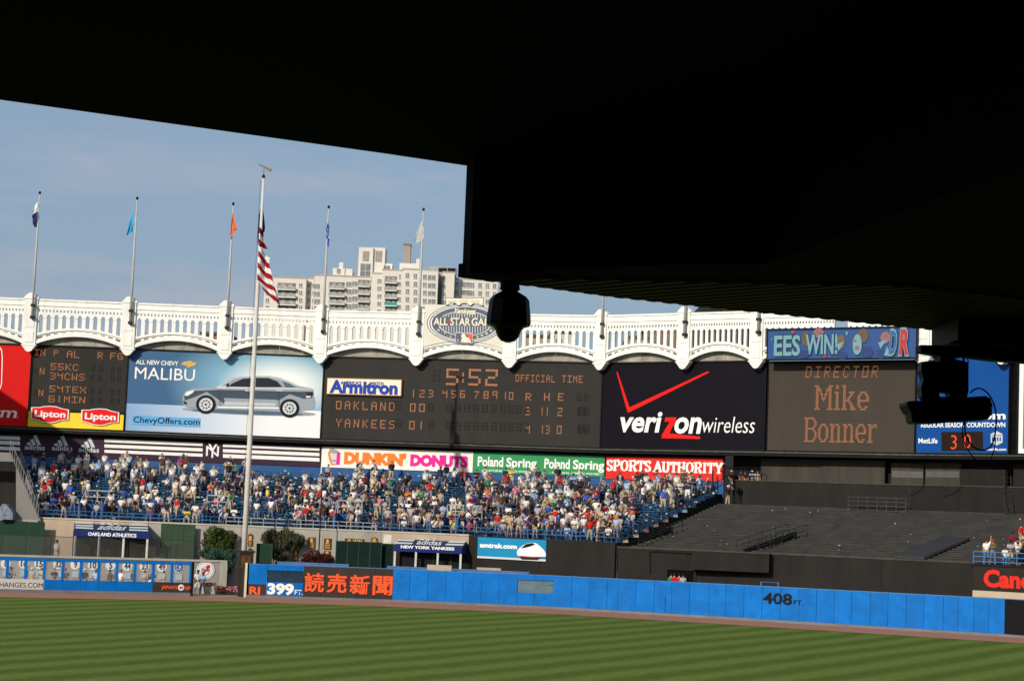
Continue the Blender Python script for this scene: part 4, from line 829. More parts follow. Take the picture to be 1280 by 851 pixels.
FW3 = wallrun('monument_park_wall', 'short beige concrete wall beside the home bullpen awning', fl, 478.5, 588, 0, ZF - .02, .35, BEIGE, CONC)
FW4 = wallrun('centre_field_wall', 'dark brown wall below the blue bleachers carrying the train sign', fl, 588.5, 772, 0, ZF - .02, .35, CHAR2)
FW5 = wallrun('centre_field_wall', 'long dark wall below the empty black bleachers', lambda px: DP(ds_of(px, 0), -.01), 773, 1216, 0, ZDF + .1, .35, CHAR2, MATS['worn_dark_coping'], step=6)
def wfr(px, py, x2=None):                     # frame of the front wall near a photo column
    a_, c_ = fl(px - 12), fl(px + 12); return Fr(a_.xy, c_.xy).off(.12)
BRZ = surf('bronze_plaque', (.10, .045, .018), .45, .3, 6, metal=.6); GLD = surf('gold_relief', (.55, .33, .09), .4, .25, 8, metal=.5)
PLQ = ['arched bronze plaque right of the tall flagpole, upper', 'arched bronze plaque right of the tall flagpole, lower', 'upright bronze plaque at the upper right of the weeping tree', 'upright bronze plaque above the maroon shrub', 'long horizontal bronze plaque above the dark green screen', 'small arched bronze plaque left of the pale utility panel', 'bronze plaque low behind the weeping tree twigs', 'bronze plaque low between weeping tree and maroon shrub', 'bronze plaque low behind the maroon shrub', 'bronze plaque at the right of the round topped tree', 'bronze plaque hidden behind the round topped tree']
for x0, x1, y0, y1, arch in ((310, 316, 668, 682, 1), (310, 315.5, 686, 701, 1), (385, 394, 671, 685, 0), (405, 414, 672.5, 686, 0), (431, 455, 672.5, 678.5, 0), (464, 472, 672.5, 680, 1), (345, 354, 689, 699, 0), (366.5, 373, 686.5, 700, 0), (405, 413, 688, 699, 0), (290, 295, 666, 674, 0), (258, 264, 668, 680, 0)):
    F = wfr((x0 + x1) / 2, 0); u0, za = F.uv(x0, (y0 + y1) / 2); u1, _ = F.uv(x1, (y0 + y1) / 2); zt = F.uv(x0, y0)[1]; zb = F.uv(x0, y1)[1]; t_ = (u0 + u1) / 2
    t = empty('bronze_plaque', PLQ.pop(0), 'plaque', 'bronze plaques on the monument park wall'); b = MB()
    P = [(u0, zb), (u1, zb), (u1, zt)] + ([(u0 + (u1 - u0) * (1 - k / 6), zt + .1 * math.sin(math.pi * k / 6)) for k in range(1, 6)] if arch else []) + [(u0, zt)]
    b.fpoly(F, P, .01, .10); b.build('plate', BRZ, t)
    b = MB(); w = u1 - u0; h = zt - zb
    if w < 1.2:
        b.fpoly(F, [(t_ + .13 * math.cos(q * math.pi / 4), zt - .26 * h + .17 * math.sin(q * math.pi / 4)) for q in range(8)], .10, .15); b.fbox(F, t_ - .18, t_ + .18, zt - .52 * h, zt - .44 * h, .10, .13)
    else:
        b.fpoly(F, [(u0 + .35 + .15 * math.cos(q * math.pi / 4), (zt + zb) / 2 + .14 * math.sin(q * math.pi / 4)) for q in range(8)], .10, .15)
        for k in range(5): b.fbox(F, u1 - .85 + k * .15, u1 - .74 + k * .15, zb + .12, zt - .06, .10, .13)
    for k in range(3): b.fbox(F, u0 + .08, u1 - .08, zb + .06 + k * .11, zb + .11 + k * .11, .10, .125) if w < 1.2 else None
    b.build('relief', GLD, t)
F = wfr(484, 0); u0, z1 = F.uv(480, 668); u1, z0 = F.uv(489, 682); tag(fbox('wall_panel', F, u0, u1, 1.8, z1, .01, .1, surf('pale_panel', (.55, .53, .47), .7)), 'pale grey utility panel on the wall left of the home bullpen awning', 'panel')
# raised bullpen floors
b = MB(); P = [atZ(-80, 700, 1.8), atZ(246, 712, 1.8), fl(246), fl(52)]; P = [Vector((-60, 143, 0)), Vector((P[1].x, 150.6, 0)), P[2], fl(50), Vector((-60, 153, 0))]
b.add([(p.x, p.y, 1.8) for p in P], [(0, 1, 2, 3, 4)]); b.build('visitors_bullpen_floor', surf('bullpen_clay', (.30, .2, .13), .9), kind='structure')
b = MB(); P = [atZ(343, 703, 2.0), atZ(500, 707, 2.0), atZ(757, 719, 2.0)]; P = [Vector((-18.2, 147.4, 0)), Vector((-8.5, 147.4, 0)), Vector((3.0, 146.9, 0)), Vector((7.4, 146.2, 0)), fl(755), fl(560), fl(343)]
b.add([(p.x, p.y, 1.8) for p in P], [tuple(range(len(P)))]); b.build('home_bullpen_floor', MATS['bullpen_clay'], kind='structure')
t = empty('bullpen_ledge_wall', 'faded blue ledge wall just behind the home bullpen fence', 'wall')
for x0, x1 in ((343, 436), (484, 757)):
    F = Fr(atY(x0, 706, 149.0).xy, atY(x1, 712, 147.6 if x1 > 500 else 149.2).xy); n = round(F.len / 1.5)
    for k in range(n): fbox('panel', F, F.len * k / n + .006, F.len * (k + 1) / n - .006, 0, 2.60, -.3, 0, PADTOP, t)
    fbox('cap', F, 0, F.len, 2.603, 2.68, -.45, .04, PADTOP, t)
# ------------------------------------------------------------------ awnings
def awning(label, tops, lows, proj_z, posts, word, w0, w1, wh, stripes, logo, zfloor=1.8):
    t = empty('bullpen_awning', label, 'awning')
    A, B_ = tops; C, D = lows                 # wall edge left/right, front edge left/right (world)
    P = Pl3(A, B_, C); b = MB(); k_ = Vector((0, 0, -.05)); b.add([A, B_, D, C, A + k_, B_ + k_, D + k_, C + k_], [(0, 3, 2, 1), (4, 5, 6, 7), (0, 1, 5, 4), (1, 2, 6, 5), (3, 0, 4, 7)]); b.build('canvas', NAVY, t)
    V_ = Vector((0, 0, -.46)); F = Fr(C.xy, D.xy); fbox('valance', F, 0, F.len, C.z - .46, C.z, -.03, .02, surf('blue_valance', (.012, .022, .12), .8, .1), t)
    b = MB(); 
    for X, Y_ in ((A, C), (B_, D)): b = MB(); b.add([X, Y_, Y_ + V_, Vector((X.x, X.y, Y_.z - .46))], [(0, 1, 2, 3)]); b.build('side_curtain', NAVY, t)
    for f in posts:
        q = C + (D - C) * f; bb_ = MB(); bb_.box((q.x, q.y + .08, (q.z - .3 + zfloor) / 2), (.16, .16, q.z - .3 - zfloor)); bb_.build('post', surf('pale_post', (.5, .5, .46), .5), t)
    for s_ in stripes: pxpoly(P, s_, 0, 0, 1, .07, INK['silver'], 'white_stripe', t)
    adidas(P, *logo, t, INK['silver'], 'adidas', .8, d=.09)
    text(F, word, w0, w1, wh, .04, INK['white'], t, .035)
    return t
wa = lambda px, z, d: (lambda F: Vector(F.P(F.uv(px, 660)[0], z, d)))(wfr(px, 0))
A, B_ = wa(93, 4.98, .12), wa(186.5, 4.98, .12); C, D = Vector(atY(93, 662.4, A.y - 2.6)), Vector(atY(187, 666.0, B_.y - 2.6)); C.z = D.z = (C.z + D.z) / 2
awning('navy awning with three white logo bars over the visiting bullpen bench, left', (A, B_), (C, D), 0, (.015, .335, .66, .975), 'OAKLAND ATHLETICS', (110, 668.8), (170.5, 671.2), 4.0,
       [[(94.5, y), (116.5, y + 1.0), (116.5, y + 2.9), (94.3, y + 1.9)] for y in (653.0, 656.2, 659.2)] + [[(161.5, y), (184.5, y + .9), (185, y + 2.8), (161.5, y + 1.9)] for y in (655.4, 658.8, 662.0)], (138, 662.5, 34))
C2, D2 = Vector(atY(492.4, 680.6, 149.6)), Vector(atY(577.5, 685.2, 148.8)); C2.z = D2.z = (C2.z + D2.z) / 2; A2, B2 = Vector(atY(504, 669.4, 151.9)), Vector(atY(587.5, 673.4, 151.3)); A2.z = B2.z = (A2.z + B2.z) / 2
awning('navy awning with white stripes and lettering over the home bullpen bench, centre', (A2, B2), (C2, D2), 0, (.02, .33, .65, .985), 'NEW YORK YANKEES', (501, 684.4), (568, 687.6), 3.4,
       [[(502 - i * 3.6, 671.0 + i * 3.6), (521 - i * 2.2, 671.6 + i * 3.6), (519 - i * 2.2, 673.6 + i * 3.6), (500 - i * 3.6, 673.0 + i * 3.6)] for i in range(3)] + [[(566 - i * 3.6, 673.6 + i * 3.2), (584.5 - i * 2.2, 674.3 + i * 3.2), (582.8 - i * 2.2, 676.2 + i * 3.2), (563 - i * 3.6, 675.6 + i * 3.2)] for i in range(3)], (535.5, 681.2, 31))
def dugout(name, label, F, u0, u1, ztop, m_in, dpt, things=()):
    t = empty(name, label, 'shelter'); fbox('back_wall', F, u0, u1, 1.8, ztop, .02, .95, m_in, t)  # shade under the awning put into the black of this wall
    fbox('bench', F, u0 + .4, u1 - .4, 2.2, 2.3, 1.0, 1.4, surf('bench_wood', (.22, .17, .12), .7), t)
    for k in range(3): fbox('divider', F, u0 + (u1 - u0) * (k + 1) / 4 - .04, u0 + (u1 - u0) * (k + 1) / 4 + .04, 1.8, ztop, .955, 1.1, surf('green_post', (.02, .06, .035), .6), t)
    return t
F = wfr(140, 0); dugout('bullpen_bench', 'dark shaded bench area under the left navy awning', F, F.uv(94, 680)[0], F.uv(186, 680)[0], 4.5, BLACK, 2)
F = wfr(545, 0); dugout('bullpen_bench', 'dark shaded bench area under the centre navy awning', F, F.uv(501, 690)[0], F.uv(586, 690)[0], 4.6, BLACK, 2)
b = MB(); F = Fr(D2.xy, (B2.x, B2.y)); b.fbox(F, .1, F.len - .1, 1.8, 2.1, -.05, .05); b.build('low_kerb', BEIGE, None); tag(bpy.data.objects['low_kerb'], 'low beige kerb beside the centre awning', 'kerb')
# train sign
def onwall(px0, px1, py0, py1, F): u0, _ = F.uv(px0, (py0 + py1) / 2); u1, _ = F.uv(px1, (py0 + py1) / 2); return u0, u1
F = wfr(641, 0); t = empty('advertising_sign', 'teal railway sign with a white bullet train nose on the dark wall', 'sign')
u0, z1 = F.uv(598.5, 670.8); u1, _ = F.uv(684, 672); z0 = F.uv(598.5, 694.5)[1]; zz = F.uv(598.5, 697)[1]
fbox('panel', F, u0, u1, z0, z1, .02, .14, INK['teal'], t); fbox('lower_band', F, u0, u1, zz + .001, z0 - .001, .02, .14, INK['silver'], t)
def A5(x, y): return (480 + x / 5.82, 640 + y / 5.82)
text(F, 'amtrak.com', A5(703, 252), A5(973, 266), 5.3, .16, INK['white'], t, .045)
pxpoly(F, [(972, 288), (985, 265), (1010, 245), (1040, 228), (1080, 220), (1110, 224), (1140, 245), (1170, 275), (1184, 300), (1182, 326), (1080, 330), (990, 322), (976, 308)], 480, 640, 5.82, .16, INK['white'], 'train_nose', t)
pxpoly(F, [(1000, 262), (1040, 230), (1085, 222), (1108, 232), (1080, 245), (1040, 256)], 480, 640, 5.82, .18, INK['black'], 'train_windscreen', t); pxpoly(F, [(985, 314), (1080, 321), (1182, 322), (1182, 329), (1080, 330), (992, 322)], 480, 640, 5.82, .18, INK['bordeaux'], 'train_stripe', t); pxpoly(F, [(990, 324), (1150, 332), (1120, 346), (1010, 342)], 480, 640, 5.82, .17, INK['black'], 'train_shadow', t)
tag(fbox('wooden_bench', Fr(atY(596, 708, 149).xy, atY(626, 710, 148.8).xy), 0, 1.9, 1.8, 2.85, -.4, .0, surf('pale_bench', (.38, .31, .22), .8)), 'pale wooden bench back on the bullpen floor below the train sign', 'bench')
tag(fbox('wooden_bench', Fr(atY(534, 705, 147.6).xy, atY(566, 706, 147.4).xy), 0, 1.9, 1.8, 2.95, -.4, .0, MATS['pale_bench']), 'pale wooden bench back in front of the centre awning opening', 'bench')
# ------------------------------------------------------------------ green windscreens
def screen(label, cols, Y, zt, zb, m, n_posts=3):
    t = empty('windscreen_fence', label, 'fence'); F = Fr(atY(cols[0], 680, Y).xy, atY(cols[-1], 680, Y).xy); k = max(1, round(F.len / .95))
    for i in range(k): fbox('fabric_panel', F, F.len * i / k + .03, F.len * (i + 1) / k - .03, zb, zt, -.03, .02 + .02 * (i % 2), m, t)
    for i in range(k + 1): b = MB(); b.tube([F.P(F.len * i / k, zb - .1, .0), F.P(F.len * i / k, zt + .06, .0)], .045, 6); b.build('post', surf('green_post', (.02, .06, .035), .6), t)
    b = MB(); b.tube([F.P(0, zt + .03, 0), F.P(F.len, zt + .03, 0)], .035, 6); b.build('top_rail', MATS['green_post'], t); return t
def zat(py, px, Y): return atY(px, py, Y).z
screen('dark green windscreen fence at the far left behind the numbers wall', (-20, 15.5), 150.8, zat(651, 8, 150.8), 1.8, GREEN); screen('dark green windscreen panel left of the grey uniformed player', (17, 54), 150.5, zat(652.5, 30, 150.5), 1.8, GREEN)
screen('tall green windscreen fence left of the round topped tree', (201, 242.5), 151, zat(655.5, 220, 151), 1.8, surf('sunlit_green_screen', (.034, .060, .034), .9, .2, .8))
screen('small slanting green windscreen beside the tall flagpole', (321.5, 340.5), 148.4, zat(680, 330, 148.4), 1.8, GREEN); screen('wide black green windscreen fence left of the centre awning', (420.5, 477), 149.7, zat(677.5, 450, 149.7), 1.8, GREEND); screen('narrow black green windscreen next to the centre awning post', (478, 492), 150.2, zat(680, 485, 150.2), 1.8, GREEND)
# net screen in front of the left bullpen
m = bpy.data.materials.new('fine_netting'); m.use_nodes = True; q = m.node_tree; bs = q.nodes['Principled BSDF']; bs.inputs['Base Color'].default_value = (.10, .095, .08, 1); tr = q.nodes.new('ShaderNodeBsdfTransparent'); mxs = q.nodes.new('ShaderNodeMixShader'); mxs.inputs[0].default_value = .30
q.links.new(tr.outputs[0], mxs.inputs[1]); q.links.new(bs.outputs[0], mxs.inputs[2]); q.links.new(mxs.outputs[0], q.nodes['Material Output'].inputs[0])
t = empty('net_screen', 'low dark see-through net along the front of the visiting bullpen', 'net'); F = Fr(atY(-30, 690, 146).xy, atY(242, 694, 150.9).xy); b = MB(); b.flat(F, [(0, 1.8), (F.len, 1.8), (F.len, 3.95), (0, 3.95)], 0); b.build('net', m, t)
b = MB(); b.tube([F.P(0, 3.95), F.P(F.len, 3.95)], .02, 4)
for k in range(10): b.tube([F.P(F.len * k / 9, 1.8), F.P(F.len * k / 9, 3.97)], .03, 5)
b.build('frame', MATS['green_post'], t)
# thin dark net poles
for px, y0, y1, Y, lb in ((400.3, 600, 708, 149.4, 'thin black net pole in front of the maroon shrub'), (343, 645, 700, 149.4, 'thin black net pole in front of the grey green weeping tree'), (674.5, 655, 722, 148.7, 'thin black net pole in front of the train sign'), (738, 655, 722, 148.2, 'thin black net pole in front of the dark wall')):
    z0, z1 = 1.0, atY(px, y0, Y).z; p = atY(px, (y0 + y1) / 2, Y); b = MB(); b.tube([(p.x, Y, z0), (p.x, Y, z1)], .05, 6); b.lathe((p.x, Y, z1), [(.07, 0), (.05, .06), (.02, .1)], 6); tag(b.build('net_pole', BLACK), lb, 'pole')
# ------------------------------------------------------------------ retired numbers wall
NF = Fr(Vector(atY(-60, 715, 141.5).xy), Vector(atY(283, 715, 150.2).xy))
t = empty('numbers_wall', 'grey wall carrying round white number discs behind the clear fence', 'wall'); n = 9
for k in range(n): fbox('panel', NF, NF.len * k / n + .005, NF.len * (k + 1) / n - .005, 0, 2.42, -.4, 0, GREYC, t)
fbox('coping', NF, 0, NF.len, 2.423, 2.57, -.5, .08, CONC, t)
u_, _ = NF.uv(275.5, 715); fbox('end_pillar', NF, u_, NF.len + .02, 0, 2.42, .001, .12, CONC, t)
SILV = INK['white']
for px, py, s_ in ((7, 704, '8'), (29.5, 704, '16'), (49, 704.3, '15'), (72.6, 704.6, '32'), (94, 705.2, '9'), (116, 706, '10'), (138, 706.3, '5'), (159, 707, '44'), (180.5, 707.4, '23'), (202, 708, '49'), (223.5, 708.6, '42')):
    last = s_ == '42'; t = empty('number_disc', 'round blue and white number disc at the right end of the numbers wall' if last else 'round white disc with black number %s on the numbers wall' % {'8': 'eight', '16': 'sixteen', '15': 'fifteen', '32': 'thirty two', '9': 'nine', '10': 'ten', '5': 'five', '44': 'forty four', '23': 'twenty three', '49': 'forty nine'}[s_], 'disc', 'retired number discs on the wall')
    ell(NF, px, py, 6.3, 6.3, .03, INK['white'], 'disc', t, 28); 
    if last: ell(NF, px, py, 5.6, 5.6, .04, INK['royal'], 'ring', t, 28, inner=.7)
    text(NF, s_, (px - (4.0 if len(s_) > 1 else 2.0), py + 3.6), (px + (4.0 if len(s_) > 1 else 2.0), py + 3.75), 7.4, .05, INK['royal'] if last else INK['black'], t, .03)
    u, z = NF.uv(px - 4.2, py + 16); u2, z2 = NF.uv(px + 4.2, py + 8.6); fbox('caption_plaque', NF, u, u2, z, z2, .01, .06, surf('pale_blue_plaque', (.40, .50, .55), .5, .2, 8), t)
t = empty('team_emblem', 'round white emblem with red hat and bat on the wall beside the gate', 'emblem'); cx, cy = 256.5, 712.5
for r_, k, d_ in ((12.3, 'navy', .02), (11.7, 'white', .03), (10.4, 'bordeaux', .04), (9.9, 'white', .05)): ell(NF, cx, cy, r_, r_, d_, INK[k], 'ring', t, 36)
pxpoly(NF, [(cx - 5, cy + 4), (cx - 3.5, cy + 3), (cx + 5, cy - 6), (cx + 6, cy - 5), (cx - 3, cy + 5)], 0, 0, 1, .07, INK['bordeaux'], 'bat', t); pxpoly(NF, [(cx + 1, cy - 6), (cx + 5, cy - 7), (cx + 5.6, cy - 3), (cx + 1.6, cy - 2.5)], 0, 0, 1, .075, INK['bordeaux'], 'hat', t)
ell(NF, cx, cy + 1, 5, 5, .06, INK['bordeaux'], 'ball_seam', t, 24, inner=.86); text(NF, 'Yankees', (cx - 5.5, cy + 2.5), (cx + 5.5, cy - 1), 3.2, .08, INK['bordeaux'], t, .02, .2)
t = empty('stone_trough', 'low concrete flower trough in front of the team emblem', 'planter'); F = Fr(atY(254, 738, 148.2).xy, atY(271, 739, 148.5).xy); fbox('trough', F, 0, F.len, 0, .62, -.6, 0, CONC, t)
b = MB()
for k in range(120): b.box((F.P(random.uniform(.1, F.len - .1), 0)[0], F.o.y + random.uniform(.1, .5), .62 + random.uniform(0, .25)), (.07, .07, .05), 0, random.random() * 3)
b.build('flowers', surf('trough_flowers', (.25, .06, .04), .8, .5, 9), t, kind='stuff')
# monument with flower bed behind the gate
t = empty('stone_monument', 'dark bronze faced monument block beside the base of the tall flagpole', 'monument'); F = Fr(atY(298, 730, 146).xy, atY(314, 731, 146).xy); fbox('block', F, -.05, F.len, 0, 3.35, -.5, -.1, surf('dark_bronze', (.03, .02, .015), .5, .4, 4, metal=.4), t); fbox('cap', F, -.15, F.len + .1, 3.353, 3.5, -.6, 0, MATS['dark_bronze'], t)
for k, (a_, c_) in enumerate(((.12, .45), (.55, .85))): fbox('relief_plate', F, a_, c_, 2.2, 3.1, -.098, -.05, BRZ, t)
b = MB()
for k in range(500):
    p = atY(random.uniform(272, 300), 725, random.uniform(147.6, 150)); b.box((p.x, p.y, .25 + random.random() * .35), (.09, .09, .06), random.choice((0, 0, 1, 2)), random.random() * 3)
b.build('flower_bed', [surf('bed_leaves', (.05, .09, .03), .8), surf('bed_red', (.5, .03, .04), .8), surf('bed_pink', (.55, .35, .45), .8)], kind='stuff'); tag(bpy.data.objects['flower_bed'], 'flower bed with red and pink blossoms behind the gate', 'flower bed')
# ------------------------------------------------------------------ field fence
def fence_text_box(F, s, x0, x1, ytop, ybot, d, m, parent, bold=0.0, name='lettering'):
    me = text_mesh(s, bold); xs = [v.co.x for v in me.vertices]; ys_ = [v.co.y for v in me.vertices]; a0, a1, b0, b1 = min(xs), max(xs), min(ys_), max(ys_)
    u0, z0 = F.uv(x0, ybot); u1, _ = F.uv(x1, ybot); z1 = F.uv(x0, ytop)[1]
    for v in me.vertices: v.co = F.P(u0 + (v.co.x - a0) / (a1 - a0) * (u1 - u0), z0 + (v.co.y - b0) / (b1 - b0) * (z1 - z0), d)
    me.materials.clear(); me.materials.append(m); o = bpy.data.objects.new(name, me); COL.objects.link(o); o.parent = parent
    if bold > 0: fence_text_box(F, s, x0 + .2, x1 - .2, ytop + .2, ybot - .2, d + .006, m, parent, 0.0, name)
    return o
HF = 2.5
# left: see-through section
LF = Fr(FB[0].xy, FB[1].xy); t = empty('viewing_fence', 'blue framed field fence with clear panes on the left, people behind it', 'fence')
u = lambda px, py=725: LF.uv(px, py)[0]
glass = bpy.data.materials.new('clear_fence_pane'); glass.use_nodes = True; q = glass.node_tree; bs = q.nodes['Principled BSDF']; bs.inputs['Base Color'].default_value = (.5, .55, .55, 1); bs.inputs['Roughness'].default_value = .12; tr = q.nodes.new('ShaderNodeBsdfTransparent'); mxs = q.nodes.new('ShaderNodeMixShader'); mxs.inputs[0].default_value = .07
q.links.new(tr.outputs[0], mxs.inputs[1]); q.links.new(bs.outputs[0], mxs.inputs[2]); q.links.new(mxs.outputs[0], q.nodes['Material Output'].inputs[0])
posts = [-37, -14.5, 8.5, 31.5, 54.8, 78, 100.6, 123, 145.5, 168, 191, 214.5, 238]
zmid = .98
fbox('footing', LF, -2, LF.len + .1, 0, .24, -.3, .10, surf('fence_footing', (.16, .16, .17), .8), t)
for a_, c_ in zip(posts, posts[1:]):
    ua, uc = u(a_), u(c_); 
    if c_ > 60: fbox('lower_pad', LF, ua + .008, uc - .008, .245, zmid, -.12, .06, PAD if c_ < 195 else surf('brown_black_pad', (.045, .033, .027), .6, .1), t)
    fbox('pane', LF, ua + .05, uc - .05, zmid + .02, 2.3, -.03, -.01, glass, t)
    fbox('upper_rail', LF, ua, uc, 2.3, HF, -.12, .06, PAD, t)
for a_ in posts: fbox('post', LF, u(a_) - .10, u(a_) + .10, zmid + .002, 2.298, -.13, .062, PAD, t)
fbox('white_sign', LF, -2, u(54.6), .246, zmid, -.12, .065, INK['silver'] if False else surf('off_white_sign', (.55, .50, .46), .6, .05), t)
text(LF, 'HANGES.COM', (-1, 732.6), (53.2, 734.6), 6.0, .08, INK['brown'], t, 0)
text(LF, "JAPAN'S", (201.5, 735.2), (221, 736), 4.2, .08, INK['coral'], t, .02); ell(LF, 226, 733.8, 3.9, 3.9, .08, INK['white'], 'ball', t, 24); text(LF, '#1', (223.7, 735.4), (228.3, 735.6), 3.6, .10, INK['bordeaux'], t, .03); text(LF, 'NEW', (231, 736.4), (239.4, 736.8), 4.2, .08, INK['coral'], t, .02)
fbox('end_post', LF, u(238.4), u(241.6), 0, HF + .02, -.5, .1, BLACK, t)
# right: padded wall
RS = [Fr(FR_[i].xy, FR_[i + 1].xy) for i in range(len(FR_) - 1)]
t = empty('padded_fence', 'long padded blue outfield fence with distance markings and dark lettered panels', 'fence')
def rfr(px, py=735):
    for S in RS:
        if -.02 <= S.uv(px, py)[0] <= S.len + .02: return S
    return RS[-1]
seams = [310.5, 333.5, 356.5, 379, 401.5, 423.8, 446, 468.5, 491, 512, 534.6, 557, 578.8, 601.6, 623.5, 646.3, 668, 691.7, 714.6, 737, 759, 772.4, 794.6, 817.6, 839.5, 862, 886.5, 907, 930, 952.6, 975.7, 998.7, 1020.7, 1043, 1064.5, 1088, 1110, 1133, 1155, 1179, 1198, 1217.5, 1236, 1256, 1281, 1306]
BRN = surf('brown_black_pad', (.045, .033, .027), .6, .1)
for i, (a_, c_) in enumerate(zip(seams, seams[1:])):
    py = 725 + (a_ - 310) * .05; S = rfr((a_ + c_) / 2, py); ua, uc = S.uv(a_, py)[0], S.uv(c_, py)[0]; dd = .02 * math.sin(i * 2.7) * .4
    h = HF + .08 * max(0, a_ - 700) / 500; z0 = .2
    win = (334 <= a_ + 1 < 379) or (645 < a_ < 690)
    m = BRN if 378 < a_ < 490 else (surf('black_batting_screen', (.006, .006, .007), .7, .1) if a_ > 1250 else PAD)
    if win:
        z1, z2 = (1.2, 2.1) if a_ < 400 else (1.15, 2.12)
        fbox('pad_lower', S, ua + .010, uc - .010, z0, z1, -.12, .06, m, t); fbox('pad_upper', S, ua + .010, uc - .010, z2, h, -.12, .06, m, t)
        fbox('window_pane', S, ua, uc, z1, z2, -.06, -.04, surf('hazy_clear_window', (.11, .16, .19), .35, .25, 1.5) if a_ > 600 else surf('dark_window_glass', (.02, .04, .07), .15, .2, 1), t)
    elif a_ < 330:
        fbox('pad', S, ua + .010, uc - .010, 1.02, h, -.12, .06, m, t); fbox('pad_lower', S, ua + .010, uc - .010, z0, 1.01, -.12, .06, BRN, t)
    else: fbox('pad', S, ua + .010, uc - .010, z0, h, -.12, .06 + dd, m, t)
    fbox('fence_cap', S, ua, uc, h + .002, h + .05, -.2, .05, PADTOP, t)
for S in RS: fbox('footing', S, -.02, S.len, 0, .19, -.2, .08, MATS['fence_footing'], t)
S = rfr(308); b = MB(); u0 = S.uv(306.8, 730)[0]; b.fbox(S, u0 - .09, u0 + .09, 0, HF + .1, -.2, .12); b.build('gate_post', surf('cream_post', (.62, .52, .33), .6, .1), t)
fbox('gate_frame', S, u0 - .30, u0 - .10, 0, HF - .05, -.3, .06, surf('dark_gate_steel', (.03, .03, .035), .6), t)
fence_text_box(rfr(322), 'RI', 311.5, 325, 732.5, 742.3, .08, INK['coral'], t, .035)
S = rfr(350); text(S, '399', (333.8, 741.3), (367, 742.4), 12.2, .09, INK['white'], t, .05); text(S, 'FT.', (368.2, 742.5), (378.4, 743), 5.8, .09, INK['white'], t, .01)
for ch, x0, x1, y0, y1 in (('読', 380, 404.6, 715, 739.4), ('売', 408, 433, 716.4, 740.2), ('新', 436.3, 461.8, 717.6, 741.8), ('聞', 465.2, 490, 719, 743.2)): fence_text_box(rfr((x0 + x1) / 2), ch, x0, x1, y0, y1, .11, INK['coral'], t, .024)
S = rfr(970); text(S, '408', (954, 753.2), (990.5, 755), 12.8, .12, INK['black'], t, .022); text(S, 'FT.', (992.5, 755.2), (1004.5, 755.8), 6, .12, INK['black'], t, 0)
# ------------------------------------------------------------------ things on the dark wall
dwf = lambda px: Fr(DP(ds_of(px - 20, 0), -.01).xy, DP(ds_of(px + 20, 0), -.01).xy).off(.12)
F = dwf(915); t = empty('wall_cabinet', 'long dark box projecting from the dark wall below the empty bleachers', 'cabinet'); u0, z1 = F.uv(867, 688); u1, _ = F.uv(962, 700); z0 = F.uv(867, 711)[1]; fbox('box', F, u0, u1, z0, z1, .02, 1.0, CHAR2, t); fbox('lid', F, u0 - .05, u1 + .05, z1 + .003, z1 + .1, .02, 1.06, MATS['worn_dark_coping'], t)
F = dwf(850); t = empty('tunnel_opening', 'black doorway in the dark wall with people standing inside', 'doorway'); u0, z1 = F.uv(834.5, 711.5); u1, _ = F.uv(867.5, 713); fbox('opening', F, u0, u1, 0, z1, .004, .03, surf('doorway_shade_black', (.002, .002, .002), .9, 0), t)  # doorway shade put into a black sheet on the solid wall
fbox('threshold', F, u0, u1, 0, 1.42, .031, 1.2, surf('doorway_shade_black', (.002, .002, .002), .9, 0), t); b = MB(); b.fbox(F, u0 - .15, u0, 0, z1 + .15, .004, .14); b.fbox(F, u1, u1 + .15, 0, z1 + .15, .004, .14); b.fbox(F, u0, u1, z1, z1 + .15, .004, .14); b.build('door_frame', CHAR2, t)
F = dwf(962).off(1.5); b = MB(); u0, z1 = F.uv(951.5, 727); u1, _ = F.uv(973, 726); b.tube([F.P(u0, 0), F.P(u0, z1), F.P(u1, z1), F.P(u1, 0)], .06, 6); tag(b.build('pipe_gate', surf('blue_pipe', (.10, .16, .45), .5)), 'small blue pipe frame sticking up behind the fence near the distance number', 'gate')
# conduits and loose cables on the dark walls
def wire(F, pts, r, d, m, label, cat, name): b = MB(); b.tube([F.P(*F.uv(x, y), d) for x, y in pts], r, 5); tag(b.build(name, m), label, cat)
wire(dwf(815), [(866, 691.5), (840, 690), (815, 688.5), (812, 690), (812.5, 716)], .05, .08, BLACK, 'black conduit running along the dark wall and down beside the doorway', 'pipe', 'conduit')
wire(dwf(900), [(880, 714.5), (920, 717), (962, 720.5)], .04, .08, BLACK, 'thin black conduit under the long projecting wall box', 'pipe', 'conduit')
_p = Fr(PW_.P[2], PW_.P[3]); _m = surf('faint_cable', (.009, .008, .008), .8)
wire(_p, [(1156, 606), (1152, 611), (1146, 615.5), (1138, 619)], .03, .04, _m, 'dark cable sagging on the parapet below the left grey screen', 'cable', 'loose_cable')
wire(_p, [(1203, 607), (1199, 612), (1191, 617), (1180, 620)], .03, .04, _m, 'dark cable sagging on the parapet below the right grey screen', 'cable', 'loose_cable')
